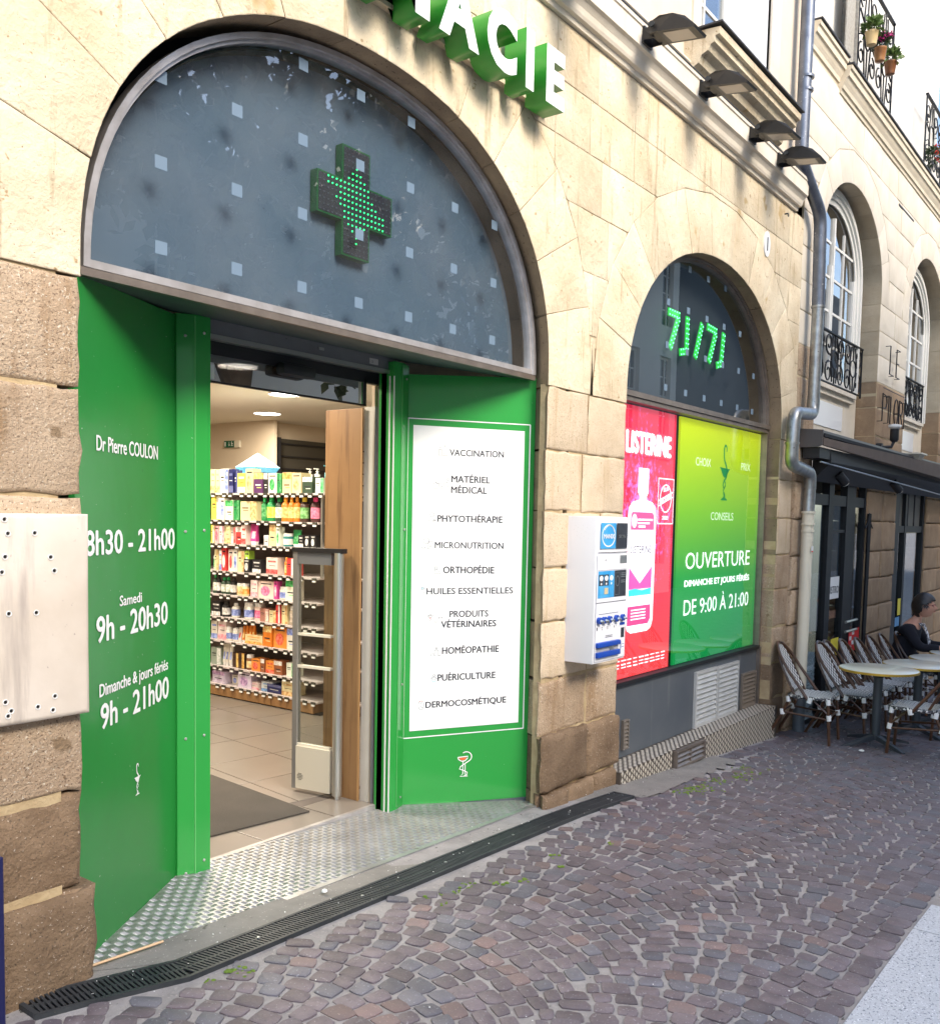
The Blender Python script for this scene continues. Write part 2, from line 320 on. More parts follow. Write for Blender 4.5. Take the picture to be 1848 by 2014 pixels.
# ------------------------------------------------ text
def text(s, name, m, parent, P0, d, x0, x1, z0, z1, eps=.002, bold=0, ext=0.0, shear=0, slope=0):
    """lettering fitted to a measured box: x along direction d from P0, z up; the outward normal is (d.y,-d.x)"""
    cu = bpy.data.curves.new('txt', 'FONT'); cu.body = s; cu.resolution_u = 3; cu.align_x = 'LEFT'; cu.shear = shear
    o = bpy.data.objects.new('txt', cu); me0 = bpy.data.meshes.new_from_object(o); bpy.data.objects.remove(o)
    V0 = [v.co.copy() for v in me0.vertices]; F0 = [tuple(p.vertices) for p in me0.polygons]
    xs = [v.x for v in V0]; ys = [v.y for v in V0]
    a, b, c, e = min(xs), max(xs), min(ys), max(ys); d = Vector((d[0], d[1], 0)).normalized(); n = Vector((d.y, -d.x, 0)); off = ORG.get(parent.name) or Vector()
    g = bold * (z1 - z0) * 1.3; g = min(g, (x1 - x0) * .1)
    sh = [(0, 0)] if not bold else [(-g, 0), (g, 0), (0, g * .6), (0, -g * .6), (-g * .5, g * .4), (g * .5, -g * .4)]
    V1 = []; F1 = []
    for q, (sx, sz) in enumerate(sh):
        o_ = len(V1)
        for v in V0:
            x = x0 + (v.x - a) / (b - a) * (x1 - x0); z = z0 + (v.y - c) / max(e - c, 1e-6) * (z1 - z0)
            V1.append(Vector((P0[0], P0[1], 0)) + d * (x + sx) + n * (eps + q * .00012) + Vector((0, 0, z + sz + slope * (x - x0))) - off)
        F1 += [tuple(i + o_ for i in f) for f in F0]
    me = bpy.data.meshes.new(name); me.from_pydata(V1, [], F1); me.materials.append(m)
    return link(name, me, parent)
def flat(polys, name, m, parent, P0, d, eps=.002, th=0):
    """flat printed shapes [(s,z)...] on a vertical face"""
    d = Vector((d[0], d[1], 0)).normalized(); n = Vector((d.y, -d.x, 0)); M_ = MB()
    for q in polys:
        vs = [Vector((P0[0], P0[1], 0)) + d * s + n * eps + Vector((0, 0, z)) for s, z in q]
        M_.add(vs, [tuple(range(len(vs)))])
    return M_.build(name, m, parent)
def stroke(pts, w0, w1=None, closed=False):
    """polyline turned into quads of width w"""
    w1 = w1 or w0; out = []; n = len(pts); L_ = []; R_ = []
    for i in range(n):
        a = pts[max(i - 1, 0)]; b = pts[min(i + 1, n - 1)]; tx, tz = b[0] - a[0], b[1] - a[1]; l = math.hypot(tx, tz) or 1
        ww = (w0 + (w1 - w0) * i / (n - 1)) / 2; L_.append((pts[i][0] - tz / l * ww, pts[i][1] + tx / l * ww)); R_.append((pts[i][0] + tz / l * ww, pts[i][1] - tx / l * ww))
    for i in range(n - 1): out.append([L_[i], L_[i + 1], R_[i + 1], R_[i]])
    return out
def arcpts(cx, cz, rx, rz, a0, a1, n=12): return [(cx + rx * math.cos(math.radians(a0 + (a1 - a0) * i / n)), cz + rz * math.sin(math.radians(a0 + (a1 - a0) * i / n))) for i in range(n + 1)]
def rect(x0, x1, z0, z1): return [(x0, z0), (x1, z0), (x1, z1), (x0, z1)]
def proj(p):
    q = Vector(p) - Vector((0, 0, 1.5)); z = q.dot(FW)
    return (PU + F_PX * q.dot(RT) / z, PV + F_PX * q.dot(DN) / z, z) if z > .05 else (-9e9, -9e9, z)
def zg(x, y=0):
    if x < 4.2: return .04 - .03 * (x - 1.5) if x > 1.5 else .04
    return -.041 - .066 * (min(x, 9.5) - 4.2) - .045 * max(0, min(x, 16) - 9.5)
YF, YG = 2.65, 2.77
# ================================================= GROUND
def sheet(name, xs, ys, zf, m, kind=None, parent=None):
    M_ = MB(); nx, ny = len(xs), len(ys)
    M_.v = [(x, y, zf(x, y)) for x in xs for y in ys]
    M_.f = [(i * ny + j, (i + 1) * ny + j, (i + 1) * ny + j + 1, i * ny + j + 1) for i in range(nx - 1) for j in range(ny - 1)]
    M_.m = [0] * len(M_.f)
    return M_.build(name, m, parent, kind=kind, smooth=True)
xs = [-60, -20, -6, -2, 0, 1.5] + [1.5 + .3 * i for i in range(1, 50)] + [17, 20, 30, 60, 150, 400]
road = sheet('road', xs, [-60, -20, -8, -3, 0, .7, 1.6, 2.4, 3.2], lambda x, y: zg(x) - .0035, T['joint'], 'structure')
# segmental-arc cobbles between the granite strip and the drain
stones = []
yc, k_ = 1.56, .56
pitch = .077
def drain_y(x):   # street-side edge of the drain
    if x < 1.80: return 2.545 - (x - 1.36) * .36
    return 2.395 if x < 4.80 else 99
k_ = .86
for bay, (ya, yb_, yc) in enumerate(((.812, 1.46, .98), (1.46, 2.42, 1.94), (2.42, 2.66, 2.90))):
    for i in range(-10, 190):
        xi = .2 + (i + bay * .5) * pitch
        y = ya + (R.uniform(0, .014) if bay == 0 else R.uniform(-.022, .008)); ye = yb_ + R.uniform(-.03, .018)
        while y < ye - .03:
            wy = pitch * R.uniform(.86, 1.25)
            if y + wy > ye - .03: wy = ye - y
            slope = max(-.95, min(.95, -2 * k_ * (y + wy / 2 - yc)))
            cy = y + wy / 2; cx = xi - k_ * (cy - yc) ** 2 + R.uniform(-.006, .006)
            y += wy / math.sqrt(1 + slope * slope) * 1.06
            if cx < .3 or cx > 13.6: continue
            if cy > drain_y(cx) - .042: continue
            if 4.72 < cx < 6.35 and cy > 2.36 - max(0, cx - 5.6) * .1 + (.1 if cx > 6.2 else 0): continue
            if cy > 2.56 and cx < 7.75: continue
            wy = min(wy, pitch * 1.3)
            stones.append((cx, cy, math.atan(slope), wy - .0115, pitch * math.cos(math.atan(slope)) * R.uniform(.93, 1.03) - .0095))
for i in range(150):
    stones.append((.4 + i * .088 + R.uniform(-.004, .004), .778, 0, .078, .078))
def cobble_mesh(hw, hl, rr, n=8):
    """one worn sett, origin at its centre on the ground: rounded, slightly domed block"""
    out = []
    c = [(-hl, -hw), (hl, -hw), (hl, hw), (-hl, hw)]
    c = [(a + rr.uniform(-.007, .007), b + rr.uniform(-.007, .007)) for a, b in c]
    for q in range(4):
        a, b = c[q], c[(q + 1) % 4]
        for t in (.06, .5, .94):
            o_ = rr.uniform(-.002, .003)
            out.append((a[0] + (b[0] - a[0]) * t + (.003 + o_) * (1 if q == 1 else -1 if q == 3 else 0) * (t == .5), a[1] + (b[1] - a[1]) * t + (.003 + o_) * (1 if q == 2 else -1 if q == 0 else 0) * (t == .5)))
    n = len(out); h = rr.uniform(.001, .005)
    v = [(x, y, -.012) for x, y in out] + [(x * .985, y * .985, h - .002) for x, y in out] + [(x * .88, y * .88, h + rr.uniform(-.0008, .0008)) for x, y in out]
    f = [(i, (i + 1) % n, n + (i + 1) % n, n + i) for i in range(n)] + [(n + i, n + (i + 1) % n, 2 * n + (i + 1) % n, 2 * n + i) for i in range(n)] + [tuple(range(2 * n, 3 * n))]
    return v, f
def vis(s):
    u, v, z = proj((s[0], s[1], zg(s[0])))
    return (0 < u < 1848 and v < 2014), z
ranked = sorted(stones, key=lambda s: (not vis(s)[0], vis(s)[1]))
CM = ['cobble'] * 6 + ['coblue'] * 2 + ['cobred'] * 1
variants = []
for q in range(27):
    v, f = cobble_mesh(.033, .034, R)
    mb = MB(); mb.add(v, f); me = bpy.data.meshes.new('cobble'); me.from_pydata(mb.v, [], mb.f); me.materials.append(T[CM[q % 9] if q < 18 or CM[q % 9] != 'cobred' else 'cobble'])
    me.polygons.foreach_set('use_smooth', [True] * len(me.polygons)); me.set_sharp_from_angle(angle=math.radians(35)); variants.append(me)
for s in ranked[:300]:
    o = bpy.data.objects.new('cobble', R.choice(variants)); col.objects.link(o); o.parent = road
    o.location = (s[0], s[1], zg(s[0])); o.rotation_euler = (R.uniform(-.02, .02), R.uniform(-.02, .02), -s[2] + R.uniform(-.05, .05)); o.scale = (s[4] / .068, s[3] / .066, 1)
fld = MB()
for s in ranked[300:]:
    v, f = cobble_mesh(s[3] / 2, s[4] / 2, R); a = -s[2] + R.uniform(-.05, .05); ca, sa = math.cos(a), math.sin(a); z0 = zg(s[0]) + R.uniform(-.002, .002)
    r_ = R.random(); tx, ty = R.uniform(-.03, .03), R.uniform(-.03, .03)
    fld.add([(s[0] + x * ca - y * sa, s[1] + x * sa + y * ca, z0 + z + x * tx + y * ty) for x, y, z in v], f, 0 if r_ < .45 else 1 if r_ < .75 else 2 if r_ < .94 else 3)
T['cobble2'] = mat('porphyry_cobble_dark', (.10, .084, .098), .6, c2=(.145, .125, .14), nscale=9, speck=[(110, .64, (.22, .20, .22))], bump=[(22, .5, .008), (110, .6, .003)])
fld.build('cobble_field', [T['cobble'], T['cobble2'], T['coblue'], T['cobred']], road, smooth=False, kind='stuff')
# granite strip of large flags
gs = sheet('granite_strip', [x for x in xs], [-1.3, 0, .722], lambda x, y: zg(x) - .001, T['joint'], 'structure')
for i in range(-2, 16):
    for j in range(2):
        x0 = i * .95 + j * .4; y1 = .72 - j * .5
        m_ = MB(); z = zg(x0 + .47)
        m_.hexa([(x0 + .003, y1 - .494, zg(x0) - .04), (x0 + .947, y1 - .494, zg(x0 + .95) - .04), (x0 + .947, y1, zg(x0 + .95) - .04), (x0 + .003, y1, zg(x0) - .04),
                 (x0 + .003, y1 - .494, zg(x0) + .006), (x0 + .947, y1 - .494, zg(x0 + .95) + .006), (x0 + .947, y1, zg(x0 + .95) + .006), (x0 + .003, y1, zg(x0) + .006)])
        m_.build('slab', T['graniteslab'], gs)
# concrete margin between doorstep and drain, and apron under the window step
mb = MB()
def cquad(a, b, c, d, h=.005): mb.add([(x, y, zg(x) + h) for x, y in (a, b, c, d)], [(0, 1, 2, 3)])
cquad((.9, 2.69), (1.36, 2.655), (1.80, 2.53), (1.55, 2.70)); cquad((1.55, 2.70), (1.80, 2.53), (4.80, 2.53), (4.80, 2.70), .006)
for i in range(8): cquad((4.80 + .2 * i, 2.34 + R.uniform(-.015, .015)), (5.0 + .2 * i, 2.34 + .012 * i), (5.0 + .2 * i, 2.62), (4.80 + .2 * i, 2.62), .007)
mb.build('concrete_margin', T['concrete'], kind='structure')
# drain
dr = thing('drain_channel', 'long black slotted drain in the cobbles in front of the doorstep', 'drain', (1.36, 2.6, zg(1.4)))
cen = [(1.36, 2.60), (1.79, 2.462), (4.78, 2.462)]
fr = MB(); hw = .066
def off_pts(o_): 
    return [(1.36 + .02 * o_ / hw, 2.60 + o_ + .0), (1.79 + .02 * o_ / hw, 2.462 + o_), (4.78, 2.462 + o_)]
for o0, o1 in ((-hw, -hw + .012), (hw - .012, hw), (-.004, .004)):
    A_, B_ = off_pts(o0), off_pts(o1)
    for i in range(2):
        n_ = 1 if i == 0 else 8
        for k in range(n_):
            t0, t1 = k / n_, (k + 1) / n_
            P = [tuple(a + (b - a) * t for a, b in zip(A_[i], A_[i + 1])) for t in (t0, t1)]; Q = [tuple(a + (b - a) * t for a, b in zip(B_[i], B_[i + 1])) for t in (t0, t1)]
            top = .0135 if abs(o0) > .01 else .011
            ring = [P[0], P[1], Q[1], Q[0]]
            fr.hexa([(x, y, zg(x) - .01) for x, y in ring] + [(x, y, zg(x) + top) for x, y in ring])
fr.box(1.345, 1.36, 2.54, 2.668, zg(1.4) - .01, zg(1.4) + .013); fr.box(4.775, 4.79, 2.396, 2.528, zg(4.78) - .01, zg(4.78) + .0135)
fr.build('frame', T['iron'], dr)
tr_ = MB(); A_, B_ = off_pts(-hw + .002), off_pts(hw - .002)
for i in range(2):
    for k in range(6):
        t0, t1 = k / 6, (k + 1) / 6
        P = [tuple(a + (b - a) * t for a, b in zip(A_[i], A_[i + 1])) for t in (t0, t1)]; Q = [tuple(a + (b - a) * t for a, b in zip(B_[i], B_[i + 1])) for t in (t0, t1)]
        tr_.add([(x, y, zg(x) + .0005) for x, y in (P[0], P[1], Q[1], Q[0])], [(0, 1, 2, 3)])
tr_.build('trough', T['dark'], dr)
bar = bpy.data.meshes.new('grate_bar'); q = MB().box(-.0042, .0042, -.054, .054, -.004, 0); bar.from_pydata(q.v, [], q.f); bar.materials.append(T['iron'])
s_ = 0; L0 = math.hypot(.43, .138); tot = L0 + 2.99
while s_ < tot - .02:
    s_ += .0158
    if s_ < L0: t = s_ / L0; x, y, a = 1.36 + .43 * t, 2.60 - .138 * t, -.31
    else: x, y, a = 1.79 + s_ - L0, 2.462, 0
    o = bpy.data.objects.new('grate_bar', bar); col.objects.link(o); o.parent = dr
    o.location = Vector((x, y, zg(x) + .0115)) - ORG[dr.name]; o.rotation_euler = (0, 0, a + .18)
for x in (2.1, 2.62, 3.14, 3.66, 4.18, 4.6):
    MB().lathe([(.007, 0), (.007, .003), (.004, .004)], (x, 2.462, zg(x) + .011), 8).build('bolt', T['galv'], dr)
# moss in the joints, grit and litter
ms = MB()
def clump(x, y, r):
    for _ in range(5):
        a, b = x + R.gauss(0, r), y + R.gauss(0, r * .6); s = R.uniform(.004, .011); z = zg(a) + .001
        ms.lathe([(s, 0), (s * .8, s * .4), (s * .2, s * .6)], (a, b, z), 6)
for _ in range(42): clump(R.uniform(5.0, 6.3), 2.30 - abs(R.gauss(0, .09)), .035)
for _ in range(7): clump(R.gauss(2.95, .16), R.gauss(2.19, .05), .02)
for _ in range(4): clump(R.gauss(3.55, .2), R.gauss(2.1, .05), .02)
for _ in range(4): clump(R.gauss(1.78, .1), R.gauss(2.33, .03), .015)
ms.build('moss', T['moss'], road, kind='stuff', world=True)
gr = MB()
for _ in range(190):
    x = R.uniform(1.5, 8) if R.random() < .5 else R.uniform(1.5, 4.9); y = R.uniform(.8, 2.5) if R.random() < .4 else R.gauss(2.62, .1)
    s = R.uniform(.001, .0032); z = zg(x) + (.008 if y < 2.5 else .012) 
    if 2.39 < y < 2.53: z += .006
    gr.lathe([(s, 0), (s * .7, s * .7)], (x, y, z), 5)
gr.build('grit', T['ring'], road, kind='stuff')
# stick
sk = MB().tube([(1.40, 2.70, zg(1.4) + .012), (1.60, 2.685, zg(1.6) + .014), (1.86, 2.665, zg(1.8) + .016)], .0045, 6).build('stick', mat('pale_bare_wood', (.62, .42, .25), .6), smooth=True)
tag(sk, 'thin pale wooden stick lying beside the drain at the left pier foot', 'stick')
for x, y, s, nm in ((2.55, 2.60, .012, 'crumpled translucent plastic scrap on the drain edge near the doorstep'), (7.62, 1.88, .022, 'small flat white scrap of paper beside the foot of the nearest bistro chair')):
    lb = MB().lathe([(s, 0), (s * .9, .006), (s * .5, .009), (s * .2, .007)], (x, y, zg(x) + .012), 7).build('litter', T['ring']); tag(lb, nm, 'litter')

# ================================================= STONE FACADES
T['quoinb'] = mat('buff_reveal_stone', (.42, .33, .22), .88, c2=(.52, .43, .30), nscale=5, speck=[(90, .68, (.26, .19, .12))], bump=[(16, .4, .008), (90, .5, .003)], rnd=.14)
def sup(cx, a, zs, b, n):
    def f(x):
        u = abs(x - cx) / a
        return zs + b * (1 - u ** n) ** (1 / n) if u < 1 else -99
    f.p = (cx, a, zs, b, n); return f
def sup_pt(f, t, grow=0.0):
    cx, a, zs, b, n = f.p; c, s = math.cos(t), math.sin(t)
    return (cx + (a + grow) * math.copysign(abs(c) ** (2 / n), c), zs + (b + grow) * abs(s) ** (2 / n))
arch1 = sup(2.8725, 1.2975, 2.25, 1.075, 2.2); arch2 = sup(6.375, 1.345, 2.25, 1.065, 2.1)
arch3 = sup(9.60, 1.03, 3.95, .77, 2.0); arch4 = sup(12.875, 1.0, 3.95, .82, 2.0)
def inset(poly, g):
    n = len(poly); out = []
    ar = sum(poly[i][0] * poly[(i + 1) % n][1] - poly[(i + 1) % n][0] * poly[i][1] for i in range(n))
    if ar < 0: poly = poly[::-1]
    for i in range(n):
        p0, p1, p2 = poly[i - 1], poly[i], poly[(i + 1) % n]
        e1 = Vector((p1[0] - p0[0], p1[1] - p0[1])); e2 = Vector((p2[0] - p1[0], p2[1] - p1[1]))
        if e1.length < 1e-7 or e2.length < 1e-7: out.append(p1); continue
        n1 = Vector((-e1.y, e1.x)).normalized(); n2 = Vector((-e2.y, e2.x)).normalized(); m = n1 + n2
        if m.length < .2: out.append(p1); continue
        m = m / m.length * min(g / max(m.normalized().dot(n1), .35), g * 2); out.append((p1[0] + m.x, p1[1] + m.y))
    return out
def splay_back(x, z):
    """the right-hand reveal of the entrance arch opens outwards towards the door"""
    if z < 2.26 and 4.13 < x < 4.42: return .17 * min(1, max(0, 1 - (x - 4.172) / .25)), 0
    if z >= 2.26 and 2.9 < x < 4.2:
        d = arch1(x) - z if x < 4.165 else 0
        if abs(d) < .03 or (x > 4.0 and abs(x - (2.8725 + 1.2975 * max(0, 1 - ((z - 2.25) / 1.075) ** 2.2) ** (1 / 2.2))) < .025): return .17 * (x - 2.87) / 1.3, 0
    return 0, 0
def slab(poly, yf, yb, name, m, parent, gap=.003, bev=.004, jit=.0015, yj=.003, sub=.055):
    poly = inset(poly, gap); P = []
    n = len(poly)
    for i in range(n):
        a, b = poly[i], poly[(i + 1) % n]; l = math.hypot(b[0] - a[0], b[1] - a[1]); k = max(1, int(l / sub))
        for q in range(k):
            t = q / k; P.append((a[0] + (b[0] - a[0]) * t + R.gauss(0, jit), a[1] + (b[1] - a[1]) * t + R.gauss(0, jit)))
    y = yf + R.uniform(-yj, yj); I = inset(P, bev); I2 = inset(I, bev * 1.5); n = len(P)
    B_ = [(x + splay_back(x, z)[0], z) for x, z in P]
    vs = [(x, yb, z) for x, z in B_] + [(x, y + bev * 1.5, z) for x, z in P] + [(x, y + bev * .35, z) for x, z in I] + [(x, y, z) for x, z in I2]
    fs = []
    for r_ in range(3): fs += [(r_ * n + i, r_ * n + (i + 1) % n, (r_ + 1) * n + (i + 1) % n, (r_ + 1) * n + i) for i in range(n)]
    fs.append(tuple(range(3 * n, 4 * n)))
    mb_ = MB().add(vs, fs)
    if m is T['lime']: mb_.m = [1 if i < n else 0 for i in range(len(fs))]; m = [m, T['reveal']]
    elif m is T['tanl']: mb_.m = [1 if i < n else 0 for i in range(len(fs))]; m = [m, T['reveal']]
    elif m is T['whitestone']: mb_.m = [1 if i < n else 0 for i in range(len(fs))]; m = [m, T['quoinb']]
    return mb_.build(name, m, parent, smooth=True)
def outer_line(f, grow, N):
    pts = []
    for i in range(N + 1):
        t = PI - PI * i / N; pts.append(sup_pt(f, t, grow))
    def g(x):
        for a, b in zip(pts, pts[1:]):
            if a[0] <= x <= b[0] and b[0] > a[0] + 1e-6: return a[1] + (b[1] - a[1]) * (x - a[0]) / (b[0] - a[0])
        return -99
    g.pts = pts; return g
def voussoirs(f, grow, N, parent, m, yf, yb, zfoot):
    out = outer_line(f, grow, N)
    for i in range(N):
        t0, t1 = PI - PI * i / N, PI - PI * (i + 1) / N
        inner = [sup_pt(f, t0 + (t1 - t0) * q / 4) for q in range(5)]
        poly = inner + [out.pts[i + 1], out.pts[i]]
        if i == 0: poly = [(inner[0][0], zfoot)] + poly + [(out.pts[0][0], zfoot)]
        if i == N - 1: poly = inner + [(inner[-1][0], zfoot), (out.pts[-1][0], zfoot), out.pts[i + 1], out.pts[i]]
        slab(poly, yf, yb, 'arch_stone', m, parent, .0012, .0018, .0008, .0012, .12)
    return out
def course_fill(parent, x0, x1, zs, holes, outs, mfun, yf, yb, lo, hi, gapf):
    """stones laid course by course; holes: (xl,xr,ztop) rectangular openings; outs: outer voussoir lines"""
    for a, b in zip(zs, zs[1:]):
        cur = [(x0, x1)]
        for xl, xr, zt in holes:
            if a < zt - .02:
                cur = [s for c in cur for s in ((c[0], min(c[1], xl)), (max(c[0], xr), c[1])) if s[1] - s[0] > .03]
        for c0, c1 in cur:
            n = max(1, round((c1 - c0) / R.uniform(lo, hi))); br = [c0] + sorted(c0 + (c1 - c0) * (i + R.uniform(-.22, .22)) / n for i in range(1, n)) + [c1]
            for p, q in zip(br, br[1:]):
                g_, bv, jt, yj = gapf(a)
                m = mfun(a, p)
                act = [o for o in outs if o.pts[0][0] < q and o.pts[-1][0] > p and max(z for _, z in o.pts) > a and b > o.pts[0][1] + .01]
                if not act: slab([(p, a), (q, a), (q, b), (p, b)], yf, yb, 'stone_block', m, parent, g_, bv, jt, yj); continue
                xs_ = sorted(set([p, q] + [p + (q - p) * i / 16 for i in range(17)] + [x for o in act for x, _ in o.pts if p < x < q]))
                seg = []
                def flush():
                    if len(seg) > 1:
                        top = [(x, b) for x, l in seg]; bot = [(x, l) for x, l in seg]
                        if seg[-1][0] - seg[0][0] > .035:
                            slab(bot + [top[-1], top[0]], yf, yb, 'stone_block', m, parent, g_, bv, jt, yj, .2)
                    seg.clear()
                for x in xs_:
                    l = max([a] + [o(x) for o in act])
                    if l < b - .015: seg.append((x, l))
                    else: flush()
                flush()
def core(x0, x1, z0, z1, holes, fs, m, parent, yf, yb, step=.05):
    """mortar bed behind the stones, open where the openings are"""
    mb = MB(); xs_ = [x0]
    cuts = sorted([x for h in holes for x in h[:2]])
    x = x0
    while x < x1 - 1e-6:
        nx = min([x + step] + [c for c in cuts if c > x + 1e-6] + [x1]); mid = (x + nx) / 2; lo_ = z0
        for xl, xr, zt in holes:
            if xl < mid < xr: lo_ = max(lo_, zt)
        for f in fs:
            lo_ = max(lo_, f(x) + .012, f(nx) + .012)
        zs_ = 2.45 if m is T['mortar'] else z0
        if lo_ < zs_: mb.box(x, nx, yf, yb, lo_, zs_)
        lo2 = max(lo_, zs_)
        if lo2 < z1: mb.box(x, nx, yf - .005, yb, lo2, z1, 1)
        x = nx
    return mb.build('mortar_core', [m, T['mortarl']], parent)
pharm = thing('pharmacy_building', 'cream and tan stone pharmacy facade with two big arches above the green-panelled entrance and window', 'building', (2.9, 2.65, 0))
ZC = [-.30, .03, .33, .64, .95, 1.24, 1.54, 1.86, 2.19, 2.51, 2.84, 3.16, 3.46, 3.74, 4.03]
def mf(a, x):
    if a < .33 and x > 7: return T['brown']
    if .30 < a < .60 and x > 3: return T['tan']
    if a < .60: return T['brown'] if x < 7 else (T['tan'] if R.random() < .5 else T['brown'])
    if a < 2.15:
        return T['tan'] if x < 3 or (x > 7 and a < 1.2) else T['tanl']
    return T['lime']
def gf(a): return (.007, .010, .0045, .009) if a < .6 else (.0048, .0055, .0034, .0035) if a < 2.45 else (.0012, .0018, .0008, .0014)
o1 = voussoirs(arch1, .43, 13, pharm, T['lime'], YF, 2.95, 2.19); o2 = voussoirs(arch2, .40, 13, pharm, T['lime'], YF, 2.95, 2.19)
course_fill(pharm, -.6, 1.575, ZC, [], [o1], mf, YF, 2.95, .55, .75, gf)
course_fill(pharm, 1.575, 4.17, [z for z in ZC if z > 2.1], [(1.575, 4.17, 2.25)], [o1], mf, YF, 2.95, .45, .7, gf)
course_fill(pharm, 4.17, 5.03, ZC, [], [o1, o2], mf, YF, 2.95, .24, .5, gf)
course_fill(pharm, 5.03, 7.72, [z for z in ZC if z > 2.1], [(5.03, 7.72, 2.25)], [o2], mf, YF, 2.95, .45, .7, gf)
course_fill(pharm, 7.72, 8.05, ZC, [], [o2], mf, YF, 2.95, .3, .5, gf)
core(-.6, 8.05, -.4, 4.03, [(1.567, 4.35, 2.25), (5.022, 7.728, 2.25)], [sup(2.95, 1.40, 2.25, 1.085, 2.2), arch2], T['mortar'], pharm, YF + .010, 2.94)
MB().box(4.186, 4.36, YF + .012, YF + .06, -.1, 2.2).build('jamb_mortar', T['mortar'], pharm)
# foot stones that stand proud of the middle pier
for x0, x1, z0, z1, p in ((4.16, 4.64, .03, .345, .03), (4.65, 5.05, .03, .33, .025), (4.16, 4.42, -.12, .02, .05), (4.43, 4.72, -.12, .02, .045), (4.73, 5.02, -.12, .02, .03), (1.15, 1.60, -.05, .33, .025)):
    slab(rect(x0, x1, z0, z1), YF - p, 2.8, 'stone_block', T['brown'], pharm, .004, .014, .006, .004)
# string course, flashing and rendered upper wall
prof = [(2.70, 4.03), (2.628, 4.03), (2.622, 4.055), (2.600, 4.06), (2.592, 4.075), (2.585, 4.10), (2.568, 4.125), (2.55, 4.135), (2.548, 4.235), (2.54, 4.24), (2.54, 4.262), (2.62, 4.268), (2.62, 4.355), (2.61, 4.36), (2.61, 4.372), (2.70, 4.38)]
MB().extr_x(prof, -.6, 7.82).build('string_course', T['whitestone'], pharm)
MB().box(-.6, 7.83, 2.536, 2.63, 4.263, 4.270).build('flashing', T['ledge'], pharm)
up = MB(); WX0, WX1, WZ0 = 5.87, 7.12, 4.53
up.box(-.6, WX0, 2.66, 2.95, 4.37, 8.5); up.box(WX1, 8.02, 2.66, 2.95, 4.02, 8.5); up.box(WX0, WX1, 2.66, 2.95, 4.37, WZ0); up.box(WX0, WX1, 2.66, 2.95, 6.9, 8.5)
up.box(7.70, 8.02, 2.66, 2.95, 4.02, 4.37)
up.build('rendered_wall', T['stucco'], pharm)
for x_, w__ in ((WX0 - .12, .12), (WX1, .20)): MB().box(x_, x_ + w__, 2.645, 2.80, WZ0, 6.9).build('window_surround', T['whitestone'], pharm)
sl = MB(); sp = [(2.66, 4.30), (2.60, 4.30), (2.595, 4.33), (2.56, 4.35), (2.545, 4.39), (2.50, 4.41), (2.485, 4.44), (2.46, 4.45), (2.455, 4.485), (2.43, 4.49), (2.425, 4.53), (2.66, 4.545)]
sl.extr_x(sp, 5.66, 7.20); sl.build('window_sill', T['lime'], pharm)
MB().box(5.64, 7.22, 2.405, 2.66, 4.546, 4.556).build('sill_flashing', T['ledge'], pharm)
def casement(parent, x0, x1, z0, z1, y, cols, rows, m, nm='casement', st=.05, bar_=.022):
    f = MB(); f.box(x0, x0 + st, y, y + .045, z0, z1); f.box(x1 - st, x1, y, y + .045, z0, z1); f.box(x0 + st, x1 - st, y, y + .045, z0, z0 + st * 1.2); f.box(x0 + st, x1 - st, y, y + .045, z1 - st, z1)
    fr_ = f.build(nm, m, parent)
    for c in range(1, cols):
        x = x0 + (x1 - x0) * c / cols; MB().box(x - bar_ / 2, x + bar_ / 2, y + .006, y + .03, z0 + st, z1 - st).build('glazing_bar', m, fr_)
    for r_ in range(1, rows):
        z = z0 + (z1 - z0) * r_ / rows; MB().box(x0 + st, x1 - st, y + .008, y + .028, z - bar_ / 2, z + bar_ / 2).build('glazing_bar', m, fr_)
    for c in range(cols):
        for r_ in range(rows):
            MB().box(x0 + (x1 - x0) * c / cols + .004, x0 + (x1 - x0) * (c + 1) / cols - .004, y + .016, y + .020, z0 + (z1 - z0) * r_ / rows + .004, z0 + (z1 - z0) * (r_ + 1) / rows - .004).build('pane', T['glassdark'], fr_)
    return fr_
T['winpaint'] = mat('white_window_paint', (.74, .72, .66), .45)
casement(pharm, WX0 + .03, 6.64, WZ0 + .03, 6.85, 2.80, 2, 5, T['winpaint'])
MB().hexa([(6.66, 2.86, WZ0 + .05), (7.125, 2.675, WZ0 + .05), (7.13, 2.70, WZ0 + .05), (6.67, 2.885, WZ0 + .05), (6.66, 2.86, 6.8), (7.125, 2.675, 6.8), (7.13, 2.70, 6.8), (6.67, 2.885, 6.8)]).build('shutter', mat('pale_grey_shutter', (.62, .62, .66), .6), pharm)
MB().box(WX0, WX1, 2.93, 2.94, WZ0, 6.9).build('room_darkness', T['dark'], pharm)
MB().box(-.6, 8.0, 2.70, 9.5, 8.5, 8.6).build('roof', T['ledge'], pharm)
MB().box(-.62, -.6, 2.6, 9.5, -.4, 8.5).add([(8.0, 3.3, -.4), (8.0, 9.5, -.4), (8.0, 9.5, 8.5), (8.0, 3.3, 8.5)], [(0, 1, 2, 3)]).build('side_wall', T['stucco'], pharm)
